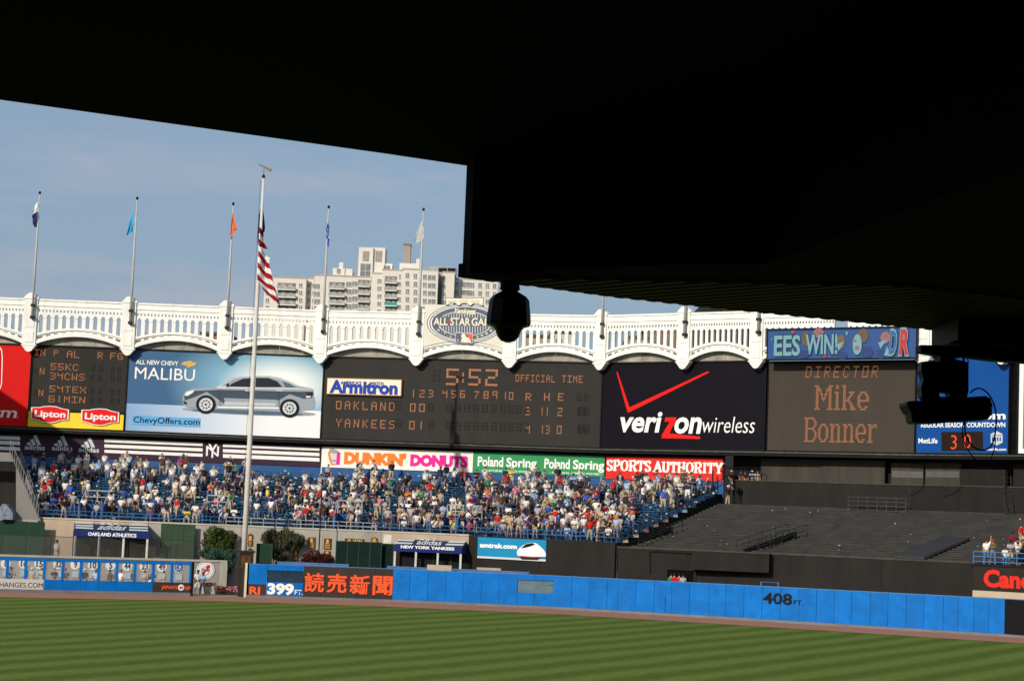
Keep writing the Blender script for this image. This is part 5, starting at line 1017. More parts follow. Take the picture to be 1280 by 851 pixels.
# corner block of the right stand
t = empty('right_stand_corner', 'corner block of the right field stand with black sign and red lettering', 'stand'); CFc = Fr(atY(1216, 722, 135.2).xy, atY(1340, 728, 132.4).xy); zt = CFc.uv(1217, 706.5)[1]; zm = CFc.uv(1217, 737)[1]
fbox('base_wall', CFc, 0, CFc.len, 0, zm, -8, 0, surf('sand_painted_wall', (.48, .39, .28), .8, .08), t); fbox('sign_panel', CFc, 0, CFc.len, zm + .005, zt, -8, .05, surf('black_sign_panel', (.018, .012, .010), .5, .2), t); fbox('cap', CFc, -.05, CFc.len, zt + .003, zt + .14, -8, .12, BLACK, t)
text(CFc, 'Canon', (1229.5, 731.8), (1306, 736), 19.5, .08, surf('print_bright_red', (.66, .02, .01), .5, .05), t, .045)
P = [CFc.P(CFc.len * k / 9, zt + .14, -.1) for k in range(10)]; railrun(P, .85, 'guard_rail', surf('bright_blue_rail', (.05, .18, .42), .5), t, (1.0, .6, .2))
CT_Z = zt + .14; b = MB()
for k in range(9): b.fbox(CFc, 4.6 - k * .0 - 1.0 + .35 * k, CFc.len, CT_Z + k * .3, CT_Z + (k + 1) * .3, -8 - .6 * k, -.7 - .8 * k)
b.build('seating_steps', BLUES, t)
# ------------------------------------------------------------------ left end: shaded stand wall
LW = Fr(atY(-90, 620, 151.2).xy, atY(60, 620, 151.2).xy); t = empty('left_stand_wall', 'shaded grey concrete wall of the left stand with dark opening', 'wall')
def lp(pts): return [LW.uv(x, y) for x, y in pts]
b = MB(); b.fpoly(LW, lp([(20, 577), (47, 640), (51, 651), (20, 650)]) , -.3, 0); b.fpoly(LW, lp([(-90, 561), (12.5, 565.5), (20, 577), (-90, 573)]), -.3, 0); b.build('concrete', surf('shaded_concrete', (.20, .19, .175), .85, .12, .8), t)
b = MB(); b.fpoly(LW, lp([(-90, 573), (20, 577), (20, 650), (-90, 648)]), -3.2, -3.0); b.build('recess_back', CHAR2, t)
b = MB(); b.tube([LW.P(*LW.uv(x, y), .1) for x, y in ((12.5, 564.5), (24, 590), (36, 618), (48, 646))], .03, 5)
for k in range(14):
    f = k / 13; x, y = 13 + 35 * f, 566 + 80 * f; a_ = LW.uv(x, y); b.tube([LW.P(*a_, .1), LW.P(a_[0], a_[1] + .9, .1)], .03, 5)
b.tube([LW.P(LW.uv(x, y)[0], LW.uv(x, y)[1] + .9, .1) for x, y in ((12.5, 564.5), (24, 590), (36, 618), (48, 646))], .03, 5); b.build('pipe_rail', surf('dull_pipe', (.2, .2, .2), .6), t)
b = MB(); pl = [LW.uv(x, y) for x, y in ((3, 649), (4, 634), (8, 629.5), (12, 630), (17, 636), (20, 641), (20.5, 649))]; b.fpoly(LW, pl, .1, 1.1); tag(b.build('tarpaulin_pile', surf('grey_blue_tarpaulin', (.16, .19, .25), .5, .6, 4, .8, 6)), 'grey blue tarpaulin covered pile on the ledge at the far left', 'tarpaulin')
fbox('ledge', LW, LW.uv(-60, 650)[0], LW.uv(48, 650)[0], 4.3, LW.uv(0, 648)[1], -3, .12, GREYC, t)
# upper deck of the left stand, outside the frame, throws the shade on the far left
t = empty('upper_deck_end', 'end of the tall left upper deck beyond the frame', 'stand'); F = Fr((-100, 151), (0, 151)); b = MB(); b.fpoly(F, [(47.2, 24.6), (38.4, 29.9), (10, 47), (10, 0), (40, 0), (42, 23.2)], -.5, 12); b.build('deck', CONC, t)
# ------------------------------------------------------------------ trees
def leaves(b, c, r, n, size, cols, seed, droop=0, thin=.35):
    rnd = random.Random(seed)
    for _ in range(n):
        while True:
            x, y, z = rnd.uniform(-1, 1), rnd.uniform(-1, 1), rnd.uniform(-1, 1); q = x * x + y * y + z * z
            if thin < q < 1: break
        s_ = size * rnd.uniform(.6, 1.3); p = Vector((c[0] + x * r[0], c[1] + y * r[1], c[2] + z * r[2])); a_ = Vector((rnd.gauss(0, 1), rnd.gauss(0, 1), rnd.gauss(0, .6))).normalized() * s_
        bb_ = a_.cross(Vector((rnd.gauss(0, 1), rnd.gauss(0, 1), rnd.gauss(0, 1)))).normalized() * s_ * .6
        if droop: a_ = Vector((rnd.gauss(0, .15), rnd.gauss(0, .15), -1)) * s_ * 2.2; bb_ = Vector((rnd.gauss(0, 1), rnd.gauss(0, 1), 0)).normalized() * s_ * .35
        b.add([p - a_, p + bb_, p + a_, p - bb_], [(0, 1, 2, 3)], rnd.choice(cols))
def tree(name, label, base, H, blobs, mats, size, n, droop=0, seed=1, trunkr=.12, cat='tree'):
    t = empty(name, label, cat); b = MB(); b.tube([base, (base[0] + .05, base[1], base[2] + H * .35), (base[0], base[1], base[2] + H * .8)], [trunkr, trunkr * .8, trunkr * .3], 7)
    for c, r in blobs[:6]: b.tube([(base[0], base[1], base[2] + H * .35), c], [trunkr * .5, trunkr * .15], 5)
    b.build('trunk', surf('bark', (.07, .05, .035), .9, .3, 4), t); b = MB(); rnd = random.Random(seed); tot = sum(r[0] * r[2] for _, r in blobs)
    for i, (c, r) in enumerate(blobs): leaves(b, c, r, int(n * r[0] * r[2] / tot), size, [i % len(mats), (i + 1) % len(mats), rnd.randrange(len(mats))], seed * 99 + i, droop)
    b.build('crown', mats, t)
g = [surf('leaf_green_a', (.045, .070, .018), .7, .3, 3), surf('leaf_green_b', (.065, .085, .02), .7, .3, 3), surf('leaf_green_c', (.028, .045, .014), .7, .3, 3)]
def blobset(px0, px1, y0, y1, Y, n, seed, rmin=.35, rmax=.75, fy=.9):
    rnd = random.Random(seed); out = []; a_ = atY(px0, (y0 + y1) / 2, Y); c_ = atY(px1, (y0 + y1) / 2, Y); zt, zb = atY((px0 + px1) / 2, y0, Y).z, atY((px0 + px1) / 2, y1, Y).z; cx, cz, rx, rz = (a_.x + c_.x) / 2, (zt + zb) / 2, (c_.x - a_.x) / 2, (zt - zb) / 2
    for _ in range(n):
        q = rnd.uniform(0, 2 * math.pi); rr_ = math.sqrt(rnd.random()); r = rnd.uniform(rmin, rmax); out.append(((cx + (rx - r * .75) * rr_ * math.cos(q), Y + rnd.uniform(-.7, .7) * fy, cz + (rz - r * .6) * rr_ * math.sin(q)), (r, r, r * .75)))
    return out
p = atY(270, 700, 151.2); tree('round_tree', 'dense dark green round topped tree left of the tall flagpole', (p.x, 151.2, 0), 4.6, blobset(247, 298, 656, 690, 151.2, 34, 3, .32, .62), g, .085, 9000, seed=2)
cg = [surf('cedar_a', (.05, .10, .065), .8, .3, 4), surf('cedar_b', (.035, .07, .045), .8, .3, 4)]
tree('weeping_cedar', 'blue green weeping cedar drooping over the numbers wall', (p.x + .2, 150.9, 0), 3.3, blobset(244, 297, 681, 699, 150.9, 26, 5, .25, .5) + blobset(282, 292, 695, 720, 150.9, 6, 8, .2, .3), cg, .06, 6000, droop=1, seed=4)
wg = [surf('weeping_a', (.055, .065, .03), .8, .3, 4), surf('weeping_b', (.085, .075, .045), .8, .3, 4), surf('weeping_c', (.04, .06, .02), .8, .3, 4)]
p = atY(356, 700, 150.6); tree('weeping_tree', 'thin grey green weeping tree with drooping twigs beside the plaques', (p.x, 150.6, 0), 4.6, blobset(323, 384, 661, 688, 150.6, 34, 7, .3, .6) + blobset(335, 366, 684, 703, 150.6, 9, 17, .22, .4), wg, .075, 8500, droop=1, seed=6)
mg = [surf('maroon_a', (.09, .022, .02), .8, .3, 4), surf('maroon_b', (.055, .014, .014), .8, .3, 4)]
p = atY(395, 700, 150.4); tree('maroon_shrub', 'low rounded maroon leaved shrub beside the dark green screen', (p.x, 150.4, 0), 3.4, blobset(371, 419, 687, 709, 150.4, 26, 9, .25, .5), mg, .06, 6000, seed=8, trunkr=.07, cat='shrub')
# ------------------------------------------------------------------ city behind the frieze
APC = surf('cream_brick_tower', (.64, .60, .53), .85, .06, .1); GLS = surf('window_dark_glass', (.15, .15, .155), .2, .5, .25); WFR = surf('window_pale_frame', (.6, .6, .58), .6)
AY = 700.0; AP = empty('apartment_block', 'long cream brick apartment building with balconies and rooftop tower behind the frieze', 'building')
winme = None
def face(x0, y0, x1, y1, name='wall_block', depth=18, m=APC, Yo=0, zb=0):
    """block whose front face spans photo columns x0..x1 at roof heights y0,y1"""
    a_ = atY(x0, y0, AY + Yo); c_ = atY(x1, y1, AY + Yo); F = Fr(a_.xy, c_.xy); z = (a_.z + c_.z) / 2; o = fbox(name, F, 0, F.len, zb, z, -depth, 0, m, AP)
    if depth > 12: fbox('parapet_cap', F, -.15, F.len + .15, z + .01, z + .5, -.8, .15, surf('parapet', (.38, .34, .30), .8), AP)
    return F, z
def apt_window(F, px, py, w, h):
    w *= .82; h *= .82
    u_, z_ = F.uv(px, py); b = MB(); b.fbox(F, u_ - w / 2, u_ + w / 2, z_ - h / 2, z_ + h / 2, .02, .06); o = b.build('window', GLS, AP); b = MB(); b.fbox(F, u_ - w / 2 - .12, u_ + w / 2 + .12, z_ - h / 2 - .22, z_ - h / 2, .02, .3); b.fbox(F, u_ - .06, u_ + .06, z_ - h / 2, z_ + h / 2, .06, .1); b.fbox(F, u_ - w / 2, u_ + w / 2, z_ - .06, z_ + .06, .06, .1); b.build('frame', WFR, o)
def q7(x, y): return (340 + x / 4.414, 300 + y / 4.414)
def balcony(F, x0, x1, y0, n, dy, tealrow=None):
    for k in range(n):
        yy = y0 + k * dy; u0, z0 = F.uv(*q7(x0, yy)); u1, _ = F.uv(*q7(x1, yy)); fbox('recess_shade_panel', F, u0, u1, z0 + .1, z0 + 2.5, .02, .05, surf('recess_shade', (.20, .17, .15), .8, .4, .3), AP)  # recess shade put into a flat darker panel on the facade
        fbox('balcony_slab', F, u0 - .1, u1 + .1, z0 - .35, z0 + .08, .05, 1.5, WFR, AP); fbox('balcony_rail', F, u0 - .1, u1 + .1, z0 + .09, z0 + 1.15, 1.42, 1.5, surf('teal_awning', (.02, .32, .28), .7) if k == tealrow else surf('pale_rail', (.33, .33, .31), .6, .4, .8), AP)
        for j in range(2): fbox('balcony_door', F, u0 + (u1 - u0) * (.2 + .4 * j), u0 + (u1 - u0) * (.42 + .4 * j), z0 + .1, z0 + 2.1, .055, .08, surf('pale_door', (.35, .34, .32), .6, .3, .5), AP)
DY = 42
F1, _ = face(*q7(-40, 208), *q7(190, 212)); fbox('shaded_side', F1, F1.len, F1.len + 3, 0, 80, -18, -.5, APC, AP) if False else None
for x, y0, n in ((158, 250, 4), (20 - 45, 250, 4)):
    for k in range(n): apt_window(F1, *q7(x, y0 + k * 41), 1.5, 1.6)
balcony(F1, 30, 130, 272, 4, 42)
F2, _ = face(*q7(190, 212), *q7(232, 216), Yo=3)
for k in range(4): apt_window(F2, *q7(203, 250 + k * 41), 1.1, 1.6); apt_window(F2, *q7(226, 252 + k * 41), .9, 1.6)
F3, _ = face(*q7(234, 212), *q7(548, 192))
for k in range(4):
    for x, w in ((248, 2.6), (424, 2.4), (457, 2.4)): apt_window(F3, *q7(x, 256 - (x - 248) * .07 + k * 41), w, 1.9)
    apt_window(F3, *q7(553 - 12, 230 + k * 44), .9, 1.5)
balcony(F3, 315, 400, 268, 4, 42); balcony(F3, 474, 538, 256, 5, 42)
F4, _ = face(*q7(550, 190), *q7(612, 184), Yo=-2)
for k in range(5): apt_window(F4, *q7(593, 226 + k * 42), 1.9, 1.7)
F5, _ = face(*q7(610, 176), *q7(722, 160), Yo=-4); balcony(F5, 622, 688, 236, 5, 42, 3)
for k in range(6):
    apt_window(F5, *q7(706, 200 + k * 42), .8, 1.6)
F6, _ = face(*q7(722, 160), *q7(918, 172), Yo=-4)
for k in range(6):
    for x, w in ((747, 1.6), (791, 1.6), (843, 1.6), (881, 3.4)): apt_window(F6, *q7(x, 195 + (x - 747) * .09 + k * 44), w, 1.9)
F7, _ = face(*q7(918, 174), *q7(942, 176), Yo=6); F8, _ = face(*q7(942, 176), *q7(1008, 186))
for k in range(4): apt_window(F8, *q7(945 + 4, 214 + k * 44), 1.3, 1.8); apt_window(F7, *q7(931, 214 + k * 44), 1.2, 1.8)
F9, _ = face(*q7(1008, 216), *q7(1248, 226), Yo=5)
for k in range(5):
    for x, w in ((1018, 1.8), (1070, 4.2), (1106, 1.5), (1148, 1.6), (1188, 1.6), (1228, 1.6)): apt_window(F9, *q7(x, 244 + (x - 1018) * .05 + k * 44), w, 2)
T1, _ = face(*q7(480, 44), *q7(560, 38), 'rooftop_tower', 10, Yo=6); T2, _ = face(*q7(560, 38), *q7(626, 46), 'rooftop_tower', 10, Yo=7)
for F, a_, c_, y0, y1 in ((T1, 502, 535, 62, 118), (T2, 572, 606, 60, 122)): u0, z1 = F.uv(*q7(a_, y0)); u1, z0 = F.uv(*q7(c_, y1)); fbox('louvre', F, u0, u1, z0, z1, .02, .1, surf('grey_louvre', (.30, .27, .24), .8), AP)
apt_window(T1, *q7(515, 170), 4.6, 6.5); apt_window(T2, *q7(640 - 28, 172), .1, .1) if False else None
F, _ = face(*q7(626, 130), *q7(664, 130), 'rooftop_annex', 8, Yo=7); apt_window(F, *q7(633, 160), 2.8, 2.8)
F, _ = face(*q7(336, 158), *q7(402, 154), 'rooftop_hut', 8, Yo=5); apt_window(F, *q7(368, 172), 1.6, 2); F, _ = face(*q7(402, 156), *q7(444, 162), 'rooftop_hut', 8, Yo=5.5); face(*q7(371, 124), *q7(394, 122), 'small_chimney', 1.8, Yo=8)
face(*q7(728, 24), *q7(766, 26), 'tall_chimney', 5, surf('weathered_chimney', (.34, .30, .25), .9, .25, .15), 6); fbox('chimney_cap', Fr(atY(*q7(727, 24), AY + 5.9).xy, atY(*q7(767, 24), AY + 5.9).xy), -.1, 2.75, atY(*q7(727, 30), AY + 5.9).z, atY(*q7(727, 20), AY + 5.9).z, -5, 0, surf('sooty_cap', (.16, .14, .12), .9), AP)
face(*q7(704, 128), *q7(815, 130), 'rooftop_hut', 8, Yo=5); face(*q7(797, 104), *q7(815, 104), 'small_chimney', 3, Yo=6)
F, _ = face(*q7(868, 142), *q7(1016, 154), 'cooling_plant', 8, surf('plant_housing', (.34, .33, .31), .7), Yo=4); 
for x0, x1 in ((918, 965), (970, 1012)): u0, z1 = F.uv(*q7(x0, 154)); u1, z0 = F.uv(*q7(x1, 178)); fbox('dark_grille', F, u0, u1, z0, z1, .02, .1, BLACK, AP)
# small houses glimpsed through the frieze slots
hm = [surf('brick_house', (.25, .12, .08), .9, .2, .3), surf('tan_house', (.38, .30, .22), .9, .2, .3), surf('pale_house', (.5, .47, .42), .9, .1, .3)]
for x0, x1, y, k, lb in ((44, 62, 426, 0, 'low red brick house roof glimpsed through the frieze slots over the small scoreboard'), (66, 106, 415, 1, 'tan brick building glimpsed through frieze slots at the far left'), (126, 160, 428, 0, 'low brown building glimpsed through frieze slots beside the second pole'), (180, 200, 421, 0, 'dark brick roof glimpsed through the slots above the car billboard'), (252, 284, 418, 0, 'brown brick building glimpsed left of the third frieze pole'),
                     (655, 690, 421, 1, 'tan low building glimpsed through slots right of the camera dome'), (690, 715, 416, 2, 'pale low building glimpsed through slots near the middle'), (808, 850, 411, 0, 'red brick building glimpsed through frieze slots above the black billboard'), (786, 808, 423, 1, 'small tan building glimpsed through the slots left of the brick one')):
    a_ = atY(x0, y, 330); c_ = atY(x1, y, 330); F = Fr(a_.xy, c_.xy); t = empty('house', lb, 'house'); fbox('wall', F, 0, F.len, 0, a_.z, -12, 0, hm[k], t); fbox('roof', F, -.3, F.len + .3, a_.z + .01, a_.z + .5, -12.3, .3, surf('flat_roof_edge', (.08, .07, .07), .9), t)
    for j in range(max(1, int(F.len / 2.4))): fbox('window', F, j * 2.4 + .7, j * 2.4 + 1.8, a_.z - 2.6, a_.z - 1.0, .02, .08, GLS, t)
a_ = atY(876, 381, 300); c_ = atY(960, 385, 300); F = Fr(a_.xy, c_.xy); t = empty('dark_building', 'dark flat building behind the frieze just below the overhang', 'building'); fbox('wall', F, 0, F.len, 0, a_.z, -12, 0, surf('dark_facade', (.02, .02, .022), .6), t)
# ------------------------------------------------------------------ the stand the camera is in
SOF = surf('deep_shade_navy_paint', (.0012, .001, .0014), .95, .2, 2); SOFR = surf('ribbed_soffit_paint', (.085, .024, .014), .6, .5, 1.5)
t = empty('grandstand', 'black underside and front edge of the stand roof above the camera', 'stand')
e0, e1, e2 = atZ(0, 125, 9.4), atZ(480, 192, 9.4), atZ(581, 207, 9.4); dr = (e2 - e0).normalized(); pa = e0 - dr * 40; pb = e2 + dr * 14
def prism(name, pts, z0, z1, m, parent): b = MB(); n = len(pts); b.add([(p[0], p[1], z0) for p in pts] + [(p[0], p[1], z1) for p in pts], [tuple(range(n - 1, -1, -1)), tuple(range(n, 2 * n))] + [(i, (i + 1) % n, (i + 1) % n + n, i + n) for i in range(n)]); return b.build(name, m, parent)
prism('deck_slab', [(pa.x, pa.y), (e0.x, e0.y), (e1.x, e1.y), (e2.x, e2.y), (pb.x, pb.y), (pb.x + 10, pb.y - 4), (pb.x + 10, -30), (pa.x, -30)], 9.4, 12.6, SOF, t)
ZS = 8.64; E = [atZ(x, y, ZS) for x, y in ((577.5, 347.5), (663, 357.5), (760, 370.5), (860, 381.5), (960, 391.5), (1113, 406.8), (1189, 405.5), (1290, 414))]; E[-2].y = E[-3].y + .5; E[-2].x = atZ(1189, 407, ZS).x * E[-2].y / atZ(1189, 407, ZS).y
E = E[:-2] + [E[-3] + (E[-3] - E[-4]).normalized() * 9]
N1, N2 = atZ(829, 331, ZS), atZ(960, 330, ZS)
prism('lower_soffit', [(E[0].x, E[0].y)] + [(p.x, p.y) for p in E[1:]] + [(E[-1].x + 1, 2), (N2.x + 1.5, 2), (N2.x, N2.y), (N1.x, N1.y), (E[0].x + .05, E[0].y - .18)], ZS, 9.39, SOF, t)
fbox('edge_lip', Fr(E[0].xy, E[1].xy), -.03, .55, ZS + .002, ZS + .085, -.0, .2, SOF, t)
rdir = Vector((.66, -.75)).normalized(); rn = Vector((rdir.y, -rdir.x)); k = 0
def on_edge(s_): 
    P = Poly2([p.xy for p in E]); return P.at(min(1, s_ / P.l[-1]))
q = .12
while q < 11.5:
    p = on_edge(q); L_ = min(2.0, .25 + q * 1.1); e = p + rdir * L_; w = .034; b = MB()
    sd = Vector((-rdir.y, rdir.x)) * w; i_ = p + rdir * .10
    b.add([(i_.x - sd.x, i_.y - sd.y, ZS - .018), (i_.x + sd.x, i_.y + sd.y, ZS - .018), (e.x + sd.x, e.y + sd.y, ZS - .018), (e.x - sd.x, e.y - sd.y, ZS - .018), (i_.x - sd.x * 1.5, i_.y - sd.y * 1.5, ZS - .002), (i_.x + sd.x * 1.5, i_.y + sd.y * 1.5, ZS - .002), (e.x + sd.x * 1.5, e.y + sd.y * 1.5, ZS - .002), (e.x - sd.x * 1.5, e.y - sd.y * 1.5, ZS - .002)], HEX); b.build('soffit_rib', SOFR, t); q += .13
fbox('back_wall', Fr((pa.x, -29.5), (pb.x + 10, -29.5)), 0, 200, -.5, 9.39, -.4, 0, SOF, t) if False else None
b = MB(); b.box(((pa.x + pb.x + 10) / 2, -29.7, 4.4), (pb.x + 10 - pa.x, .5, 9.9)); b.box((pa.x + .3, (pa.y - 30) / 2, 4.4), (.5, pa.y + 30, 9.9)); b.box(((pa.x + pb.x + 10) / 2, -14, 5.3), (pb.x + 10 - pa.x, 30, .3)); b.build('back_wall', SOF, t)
# camera dome
DY_ = 11.8; kk = DY_ / FPX; c0 = atY(635.5, 411, DY_); X0 = atY(636, 395, DY_).x
t = empty('dome_camera', 'round black camera housing hanging from the soffit in front of the oval emblem', 'security camera')
zz = lambda py: atY(635.5, py, DY_).z
HB = surf('dark_camera_plastic', (.004, .005, .009), .5, .1, 5)
b = MB(); R = lambda w: w * kk / 2 * 1.0
b.lathe((X0, DY_, 0), [(R(54), zz(407)), (R(56), zz(403)), (R(55), zz(395)), (R(52), zz(384)), (R(50), zz(375)), (R(42), zz(370)), (R(22), zz(364.5)), (R(20), zz(363))], 10); b.build('housing', HB, t)
b = MB(); b.lathe((X0, DY_, 0), [(R(6), zz(428)), (R(18), zz(426)), (R(27), zz(421)), (R(33), zz(413)), (R(40), zz(409)), (R(53), zz(407) - .001)], 20); b.build('dome', surf('smoked_dome', (.006, .006, .008), .12, 0), t, smooth=True)
b = MB(); b.lathe((X0, DY_, 0), [(R(20), zz(363)), (R(26), zz(362)), (R(24), zz(357)), (R(26), zz(352)), (R(22), zz(346)), (R(22), ZS + .3)], 14); b.build('mount', HB, t)
# projector-like camera on bracket at the right
D3 = 13.0; PF_ = Fr((-10, D3), (20, D3)); t = empty('camera_bracket', 'black surveillance camera in a long housing on a hanging steel bracket, right side', 'security camera')
def pz(pts): return [PF_.uv(1120 + x / 4.725, 400 + y / 4.725) for x, y in pts]
for nm, pts, d0, d1, m in (('housing', [(70, 550), (78, 600), (95, 611), (180, 612), (520, 590), (545, 560), (545, 520), (80, 545)], -.10, .10, HB), ('sun_shield', [(42, 488), (60, 484), (200, 478), (330, 466), (500, 454), (528, 468), (545, 518), (300, 535), (66, 552), (42, 508)], -.13, .13, HB),
                        ('pan_head', [(245, 215), (410, 255), (410, 430), (380, 468), (200, 480), (200, 455), (310, 458), (306, 430), (246, 425)], -.09, .09, BLACK), ('lamp_head', [(140, 250), (190, 245), (243, 250), (243, 470), (160, 472), (140, 455), (136, 400), (150, 350), (136, 300)], -.06, .07, HB), ('pan_head_base', [(310, 430), (410, 430), (400, 475), (300, 475)], -.08, .08, BLACK),
                        ('cross_beam', [(130, 153), (418, 158), (600, 178), (900, 205), (900, 262), (700, 250), (560, 240), (400, 218), (310, 232), (240, 212), (130, 192)], -.08, .08, BLACK), ('junction_box', [(308, -15), (900, -15), (900, 190), (640, 178), (420, 150), (340, 142), (305, 138)], -.5, .3, BLACK), ('hanger', [(395, 215), (402, 215), (404, 262), (396, 262)], -.02, .02, BLACK)):
    b = MB(); b.fpoly(PF_, pz(pts), d0, d1); b.build(nm, m, t)
def cable(pts, r, nm): 
    P = [Vector(PF_.P(*PF_.uv(1120 + x / 4.725, 400 + y / 4.725), .16)) for x, y in pts]; Q = []
    for i in range(len(P) - 1):
        p0, p1, p2, p3 = P[max(0, i - 1)], P[i], P[i + 1], P[min(len(P) - 1, i + 2)]
        for k in range(6): f = k / 6; Q.append(.5 * ((2 * p1) + (p2 - p0) * f + (2 * p0 - 5 * p1 + 4 * p2 - p3) * f * f + (3 * p1 - p0 - 3 * p2 + p3) * f ** 3))
    Q.append(P[-1]); b = MB(); b.tube(Q, r, 7); return b.build(nm, BLACK, t)
cable([(405, 440), (430, 418), (470, 414), (515, 450), (548, 520), (556, 610), (545, 700), (520, 755), (470, 772), (420, 750), (385, 700), (372, 640), (375, 600)], .0055, 'cable')
cable([(372, 600), (360, 640), (362, 700), (385, 760), (430, 820), (470, 850), (500, 850), (530, 810), (548, 750), (552, 700)], .004, 'cable'); cable([(395, 262), (392, 235), (430, 240), (450, 236)], .004, 'cable')
# ------------------------------------------------------------------ people
PM = {k: objcol('cloth_' + k) for k in ('skin', 'shirt', 'trousers', 'hair')}
def skinmesh(V, E, R_, sub, root=0):
    me = bpy.data.meshes.new('person_mesh'); me.from_pydata(V, E, []); o = bpy.data.objects.new('tmp', me); COL.objects.link(o)
    md = o.modifiers.new('s', 'SKIN'); md.use_smooth_shade = True
    for i, r in enumerate(R_): me.skin_vertices[0].data[i].radius = r if isinstance(r, tuple) else (r, r); me.skin_vertices[0].data[i].use_root = (i == root)
    if sub: sm = o.modifiers.new('u', 'SUBSURF'); sm.levels = sub; sm.render_levels = sub
    dg = bpy.context.evaluated_depsgraph_get(); out = bpy.data.meshes.new_from_object(o.evaluated_get(dg)); bpy.data.objects.remove(o); bpy.data.meshes.remove(me)
    return out
def pose(arm_l, arm_r, sit=False, stride=0.0, lean=0.0, wide=.09, head=(0, 0)):
    """joint positions for a 1.75 m figure facing -Y; arm: (elbow offset, hand offset) from the shoulder"""
    zp = .93 if not sit else .50; J = {}
    J['pel'] = (0, 0, zp); J['belly'] = (0, -.01 - lean * .2, zp + .16); J['chest'] = (0, -.02 - lean * .6, zp + .38); J['neck'] = (0, -.01 - lean * .9, zp + .56); J['head'] = (head[0] * .03, -.035 - lean - head[1] * .02, zp + .68); J['top'] = (head[0] * .03, -.02 - lean, zp + .78)
    for s_, n, (el, ha) in ((-1, 'l', arm_l), (1, 'r', arm_r)):
        sh = (s_ * .185, -.01 - lean * .7, zp + .47); J['sh' + n] = sh
        e = (sh[0] + s_ * el[0], sh[1] + el[1], sh[2] + el[2]); J['el' + n] = e; h = (sh[0] + s_ * ha[0], sh[1] + ha[1], sh[2] + ha[2]); J['wr' + n] = h
        d = Vector(h) - Vector(e); d = d.normalized() * .13; J['ha' + n] = (h[0] + d.x, h[1] + d.y, h[2] + d.z)
        J['hip' + n] = (s_ * .10, .0, zp - .05)
        if sit: J['kn' + n] = (s_ * (.10 + wide), -.44, zp - .02); J['an' + n] = (s_ * (.09 + wide), -.42, .07); J['to' + n] = (s_ * (.11 + wide), -.57, .035)
        else:
            k = stride * s_; J['kn' + n] = (s_ * (.09 + wide * .5), -.03 - k * .5, .49); J['an' + n] = (s_ * (.09 + wide), .03 - k, .08); J['to' + n] = (s_ * (.11 + wide), -.13 - k, .035)
    return J
BR = dict(pel=.145, belly=(.16, .12), chest=(.175, .12), neck=.055, head=(.082, .098), top=(.06, .072), sh=.062, el=.045, wr=.032, ha=(.030, .042), hip=.098, kn=.062, an=.045, to=.038)
def make_variant(J, shorts, sub=1):
    names = ['pel', 'belly', 'chest', 'neck', 'head', 'top']; E = [('pel', 'belly'), ('belly', 'chest'), ('chest', 'neck'), ('neck', 'head'), ('head', 'top')]
    for n in 'lr': names += [k + n for k in ('sh', 'el', 'wr', 'ha', 'hip', 'kn', 'an', 'to')]; E += [('chest', 'sh' + n), ('sh' + n, 'el' + n), ('el' + n, 'wr' + n), ('wr' + n, 'ha' + n), ('pel', 'hip' + n), ('hip' + n, 'kn' + n), ('kn' + n, 'an' + n), ('an' + n, 'to' + n)]
    rad = lambda k: BR.get(k, BR.get(k[:-1]))
    idx = {k: i for i, k in enumerate(names)}
    body = skinmesh([J[k] for k in names], [(idx[a], idx[c]) for a, c in E], [rad(k) for k in names], sub)
    sc = lambda r, f, a=0: tuple(q * f + a for q in (r if isinstance(r, tuple) else (r, r)))
    lerp = lambda a, c, f: tuple(J[a][i] + (J[c][i] - J[a][i]) * f for i in range(3))
    V = [lerp('pel', 'belly', -.2), J['belly'], J['chest'], lerp('chest', 'neck', .62)]; R1 = [(.178, .142), (.182, .142), (.19, .138), (.085, .075)]; E1 = [(0, 1), (1, 2), (2, 3)]
    for n in 'lr': i = len(V); V += [J['sh' + n], lerp('sh' + n, 'el' + n, .85)]; R1 += [(.088, .088), (.078, .078)]; E1 += [(2, i), (i, i + 1)]
    shirt = skinmesh(V, E1, R1, sub)
    V = [lerp('pel', 'belly', .25), J['pel']]; R2 = [(.155, .128), (.165, .135)]; E2 = [(0, 1)]
    for n in 'lr':
        i = len(V); V += [J['hip' + n], J['kn' + n] if not shorts else lerp('hip' + n, 'kn' + n, .98)]; R2 += [(.122, .12), (.100, .10) if shorts else (.088, .09)]; E2 += [(1, i), (i, i + 1)]
        if not shorts: V.append(lerp('kn' + n, 'an' + n, .97)); R2.append((.064, .068)); E2.append((i + 1, i + 2))
    trou = skinmesh(V, E2, R2, sub)
    return body, shirt, trou
def headpiece(J, kind):
    b = MB(); x, y, z = J['head']; z += .03
    if kind == 'cap': b.lathe((x, y + .01, z), [(.108, -.005), (.112, .03), (.10, .08), (.065, .115), (.01, .13)], 10); b.add([(x - .08, y - .09, z), (x + .08, y - .09, z), (x + .06, y - .19, z - .012), (x - .06, y - .19, z - .012), (x - .08, y - .09, z + .02), (x + .08, y - .09, z + .02), (x + .06, y - .19, z + .002), (x - .06, y - .19, z + .002)], HEX)
    elif kind == 'hat': b.lathe((x, y, z), [(.19, -.01), (.19, .005), (.11, .02), (.105, .08), (.07, .11), (.01, .12)], 12)
    elif kind == 'long': b.lathe((x, y + .03, z), [(.10, -.20), (.115, -.10), (.118, .0), (.11, .06), (.07, .11), (.01, .125)], 10)
    else: b.lathe((x, y + .02, z), [(.102, -.05), (.110, .0), (.104, .06), (.07, .105), (.01, .118)], 10)
    me = bpy.data.meshes.new('headpiece'); me.from_pydata(b.v, [], b.f); me.polygons.foreach_set('use_smooth', [True] * len(me.polygons)); me.update(); return me
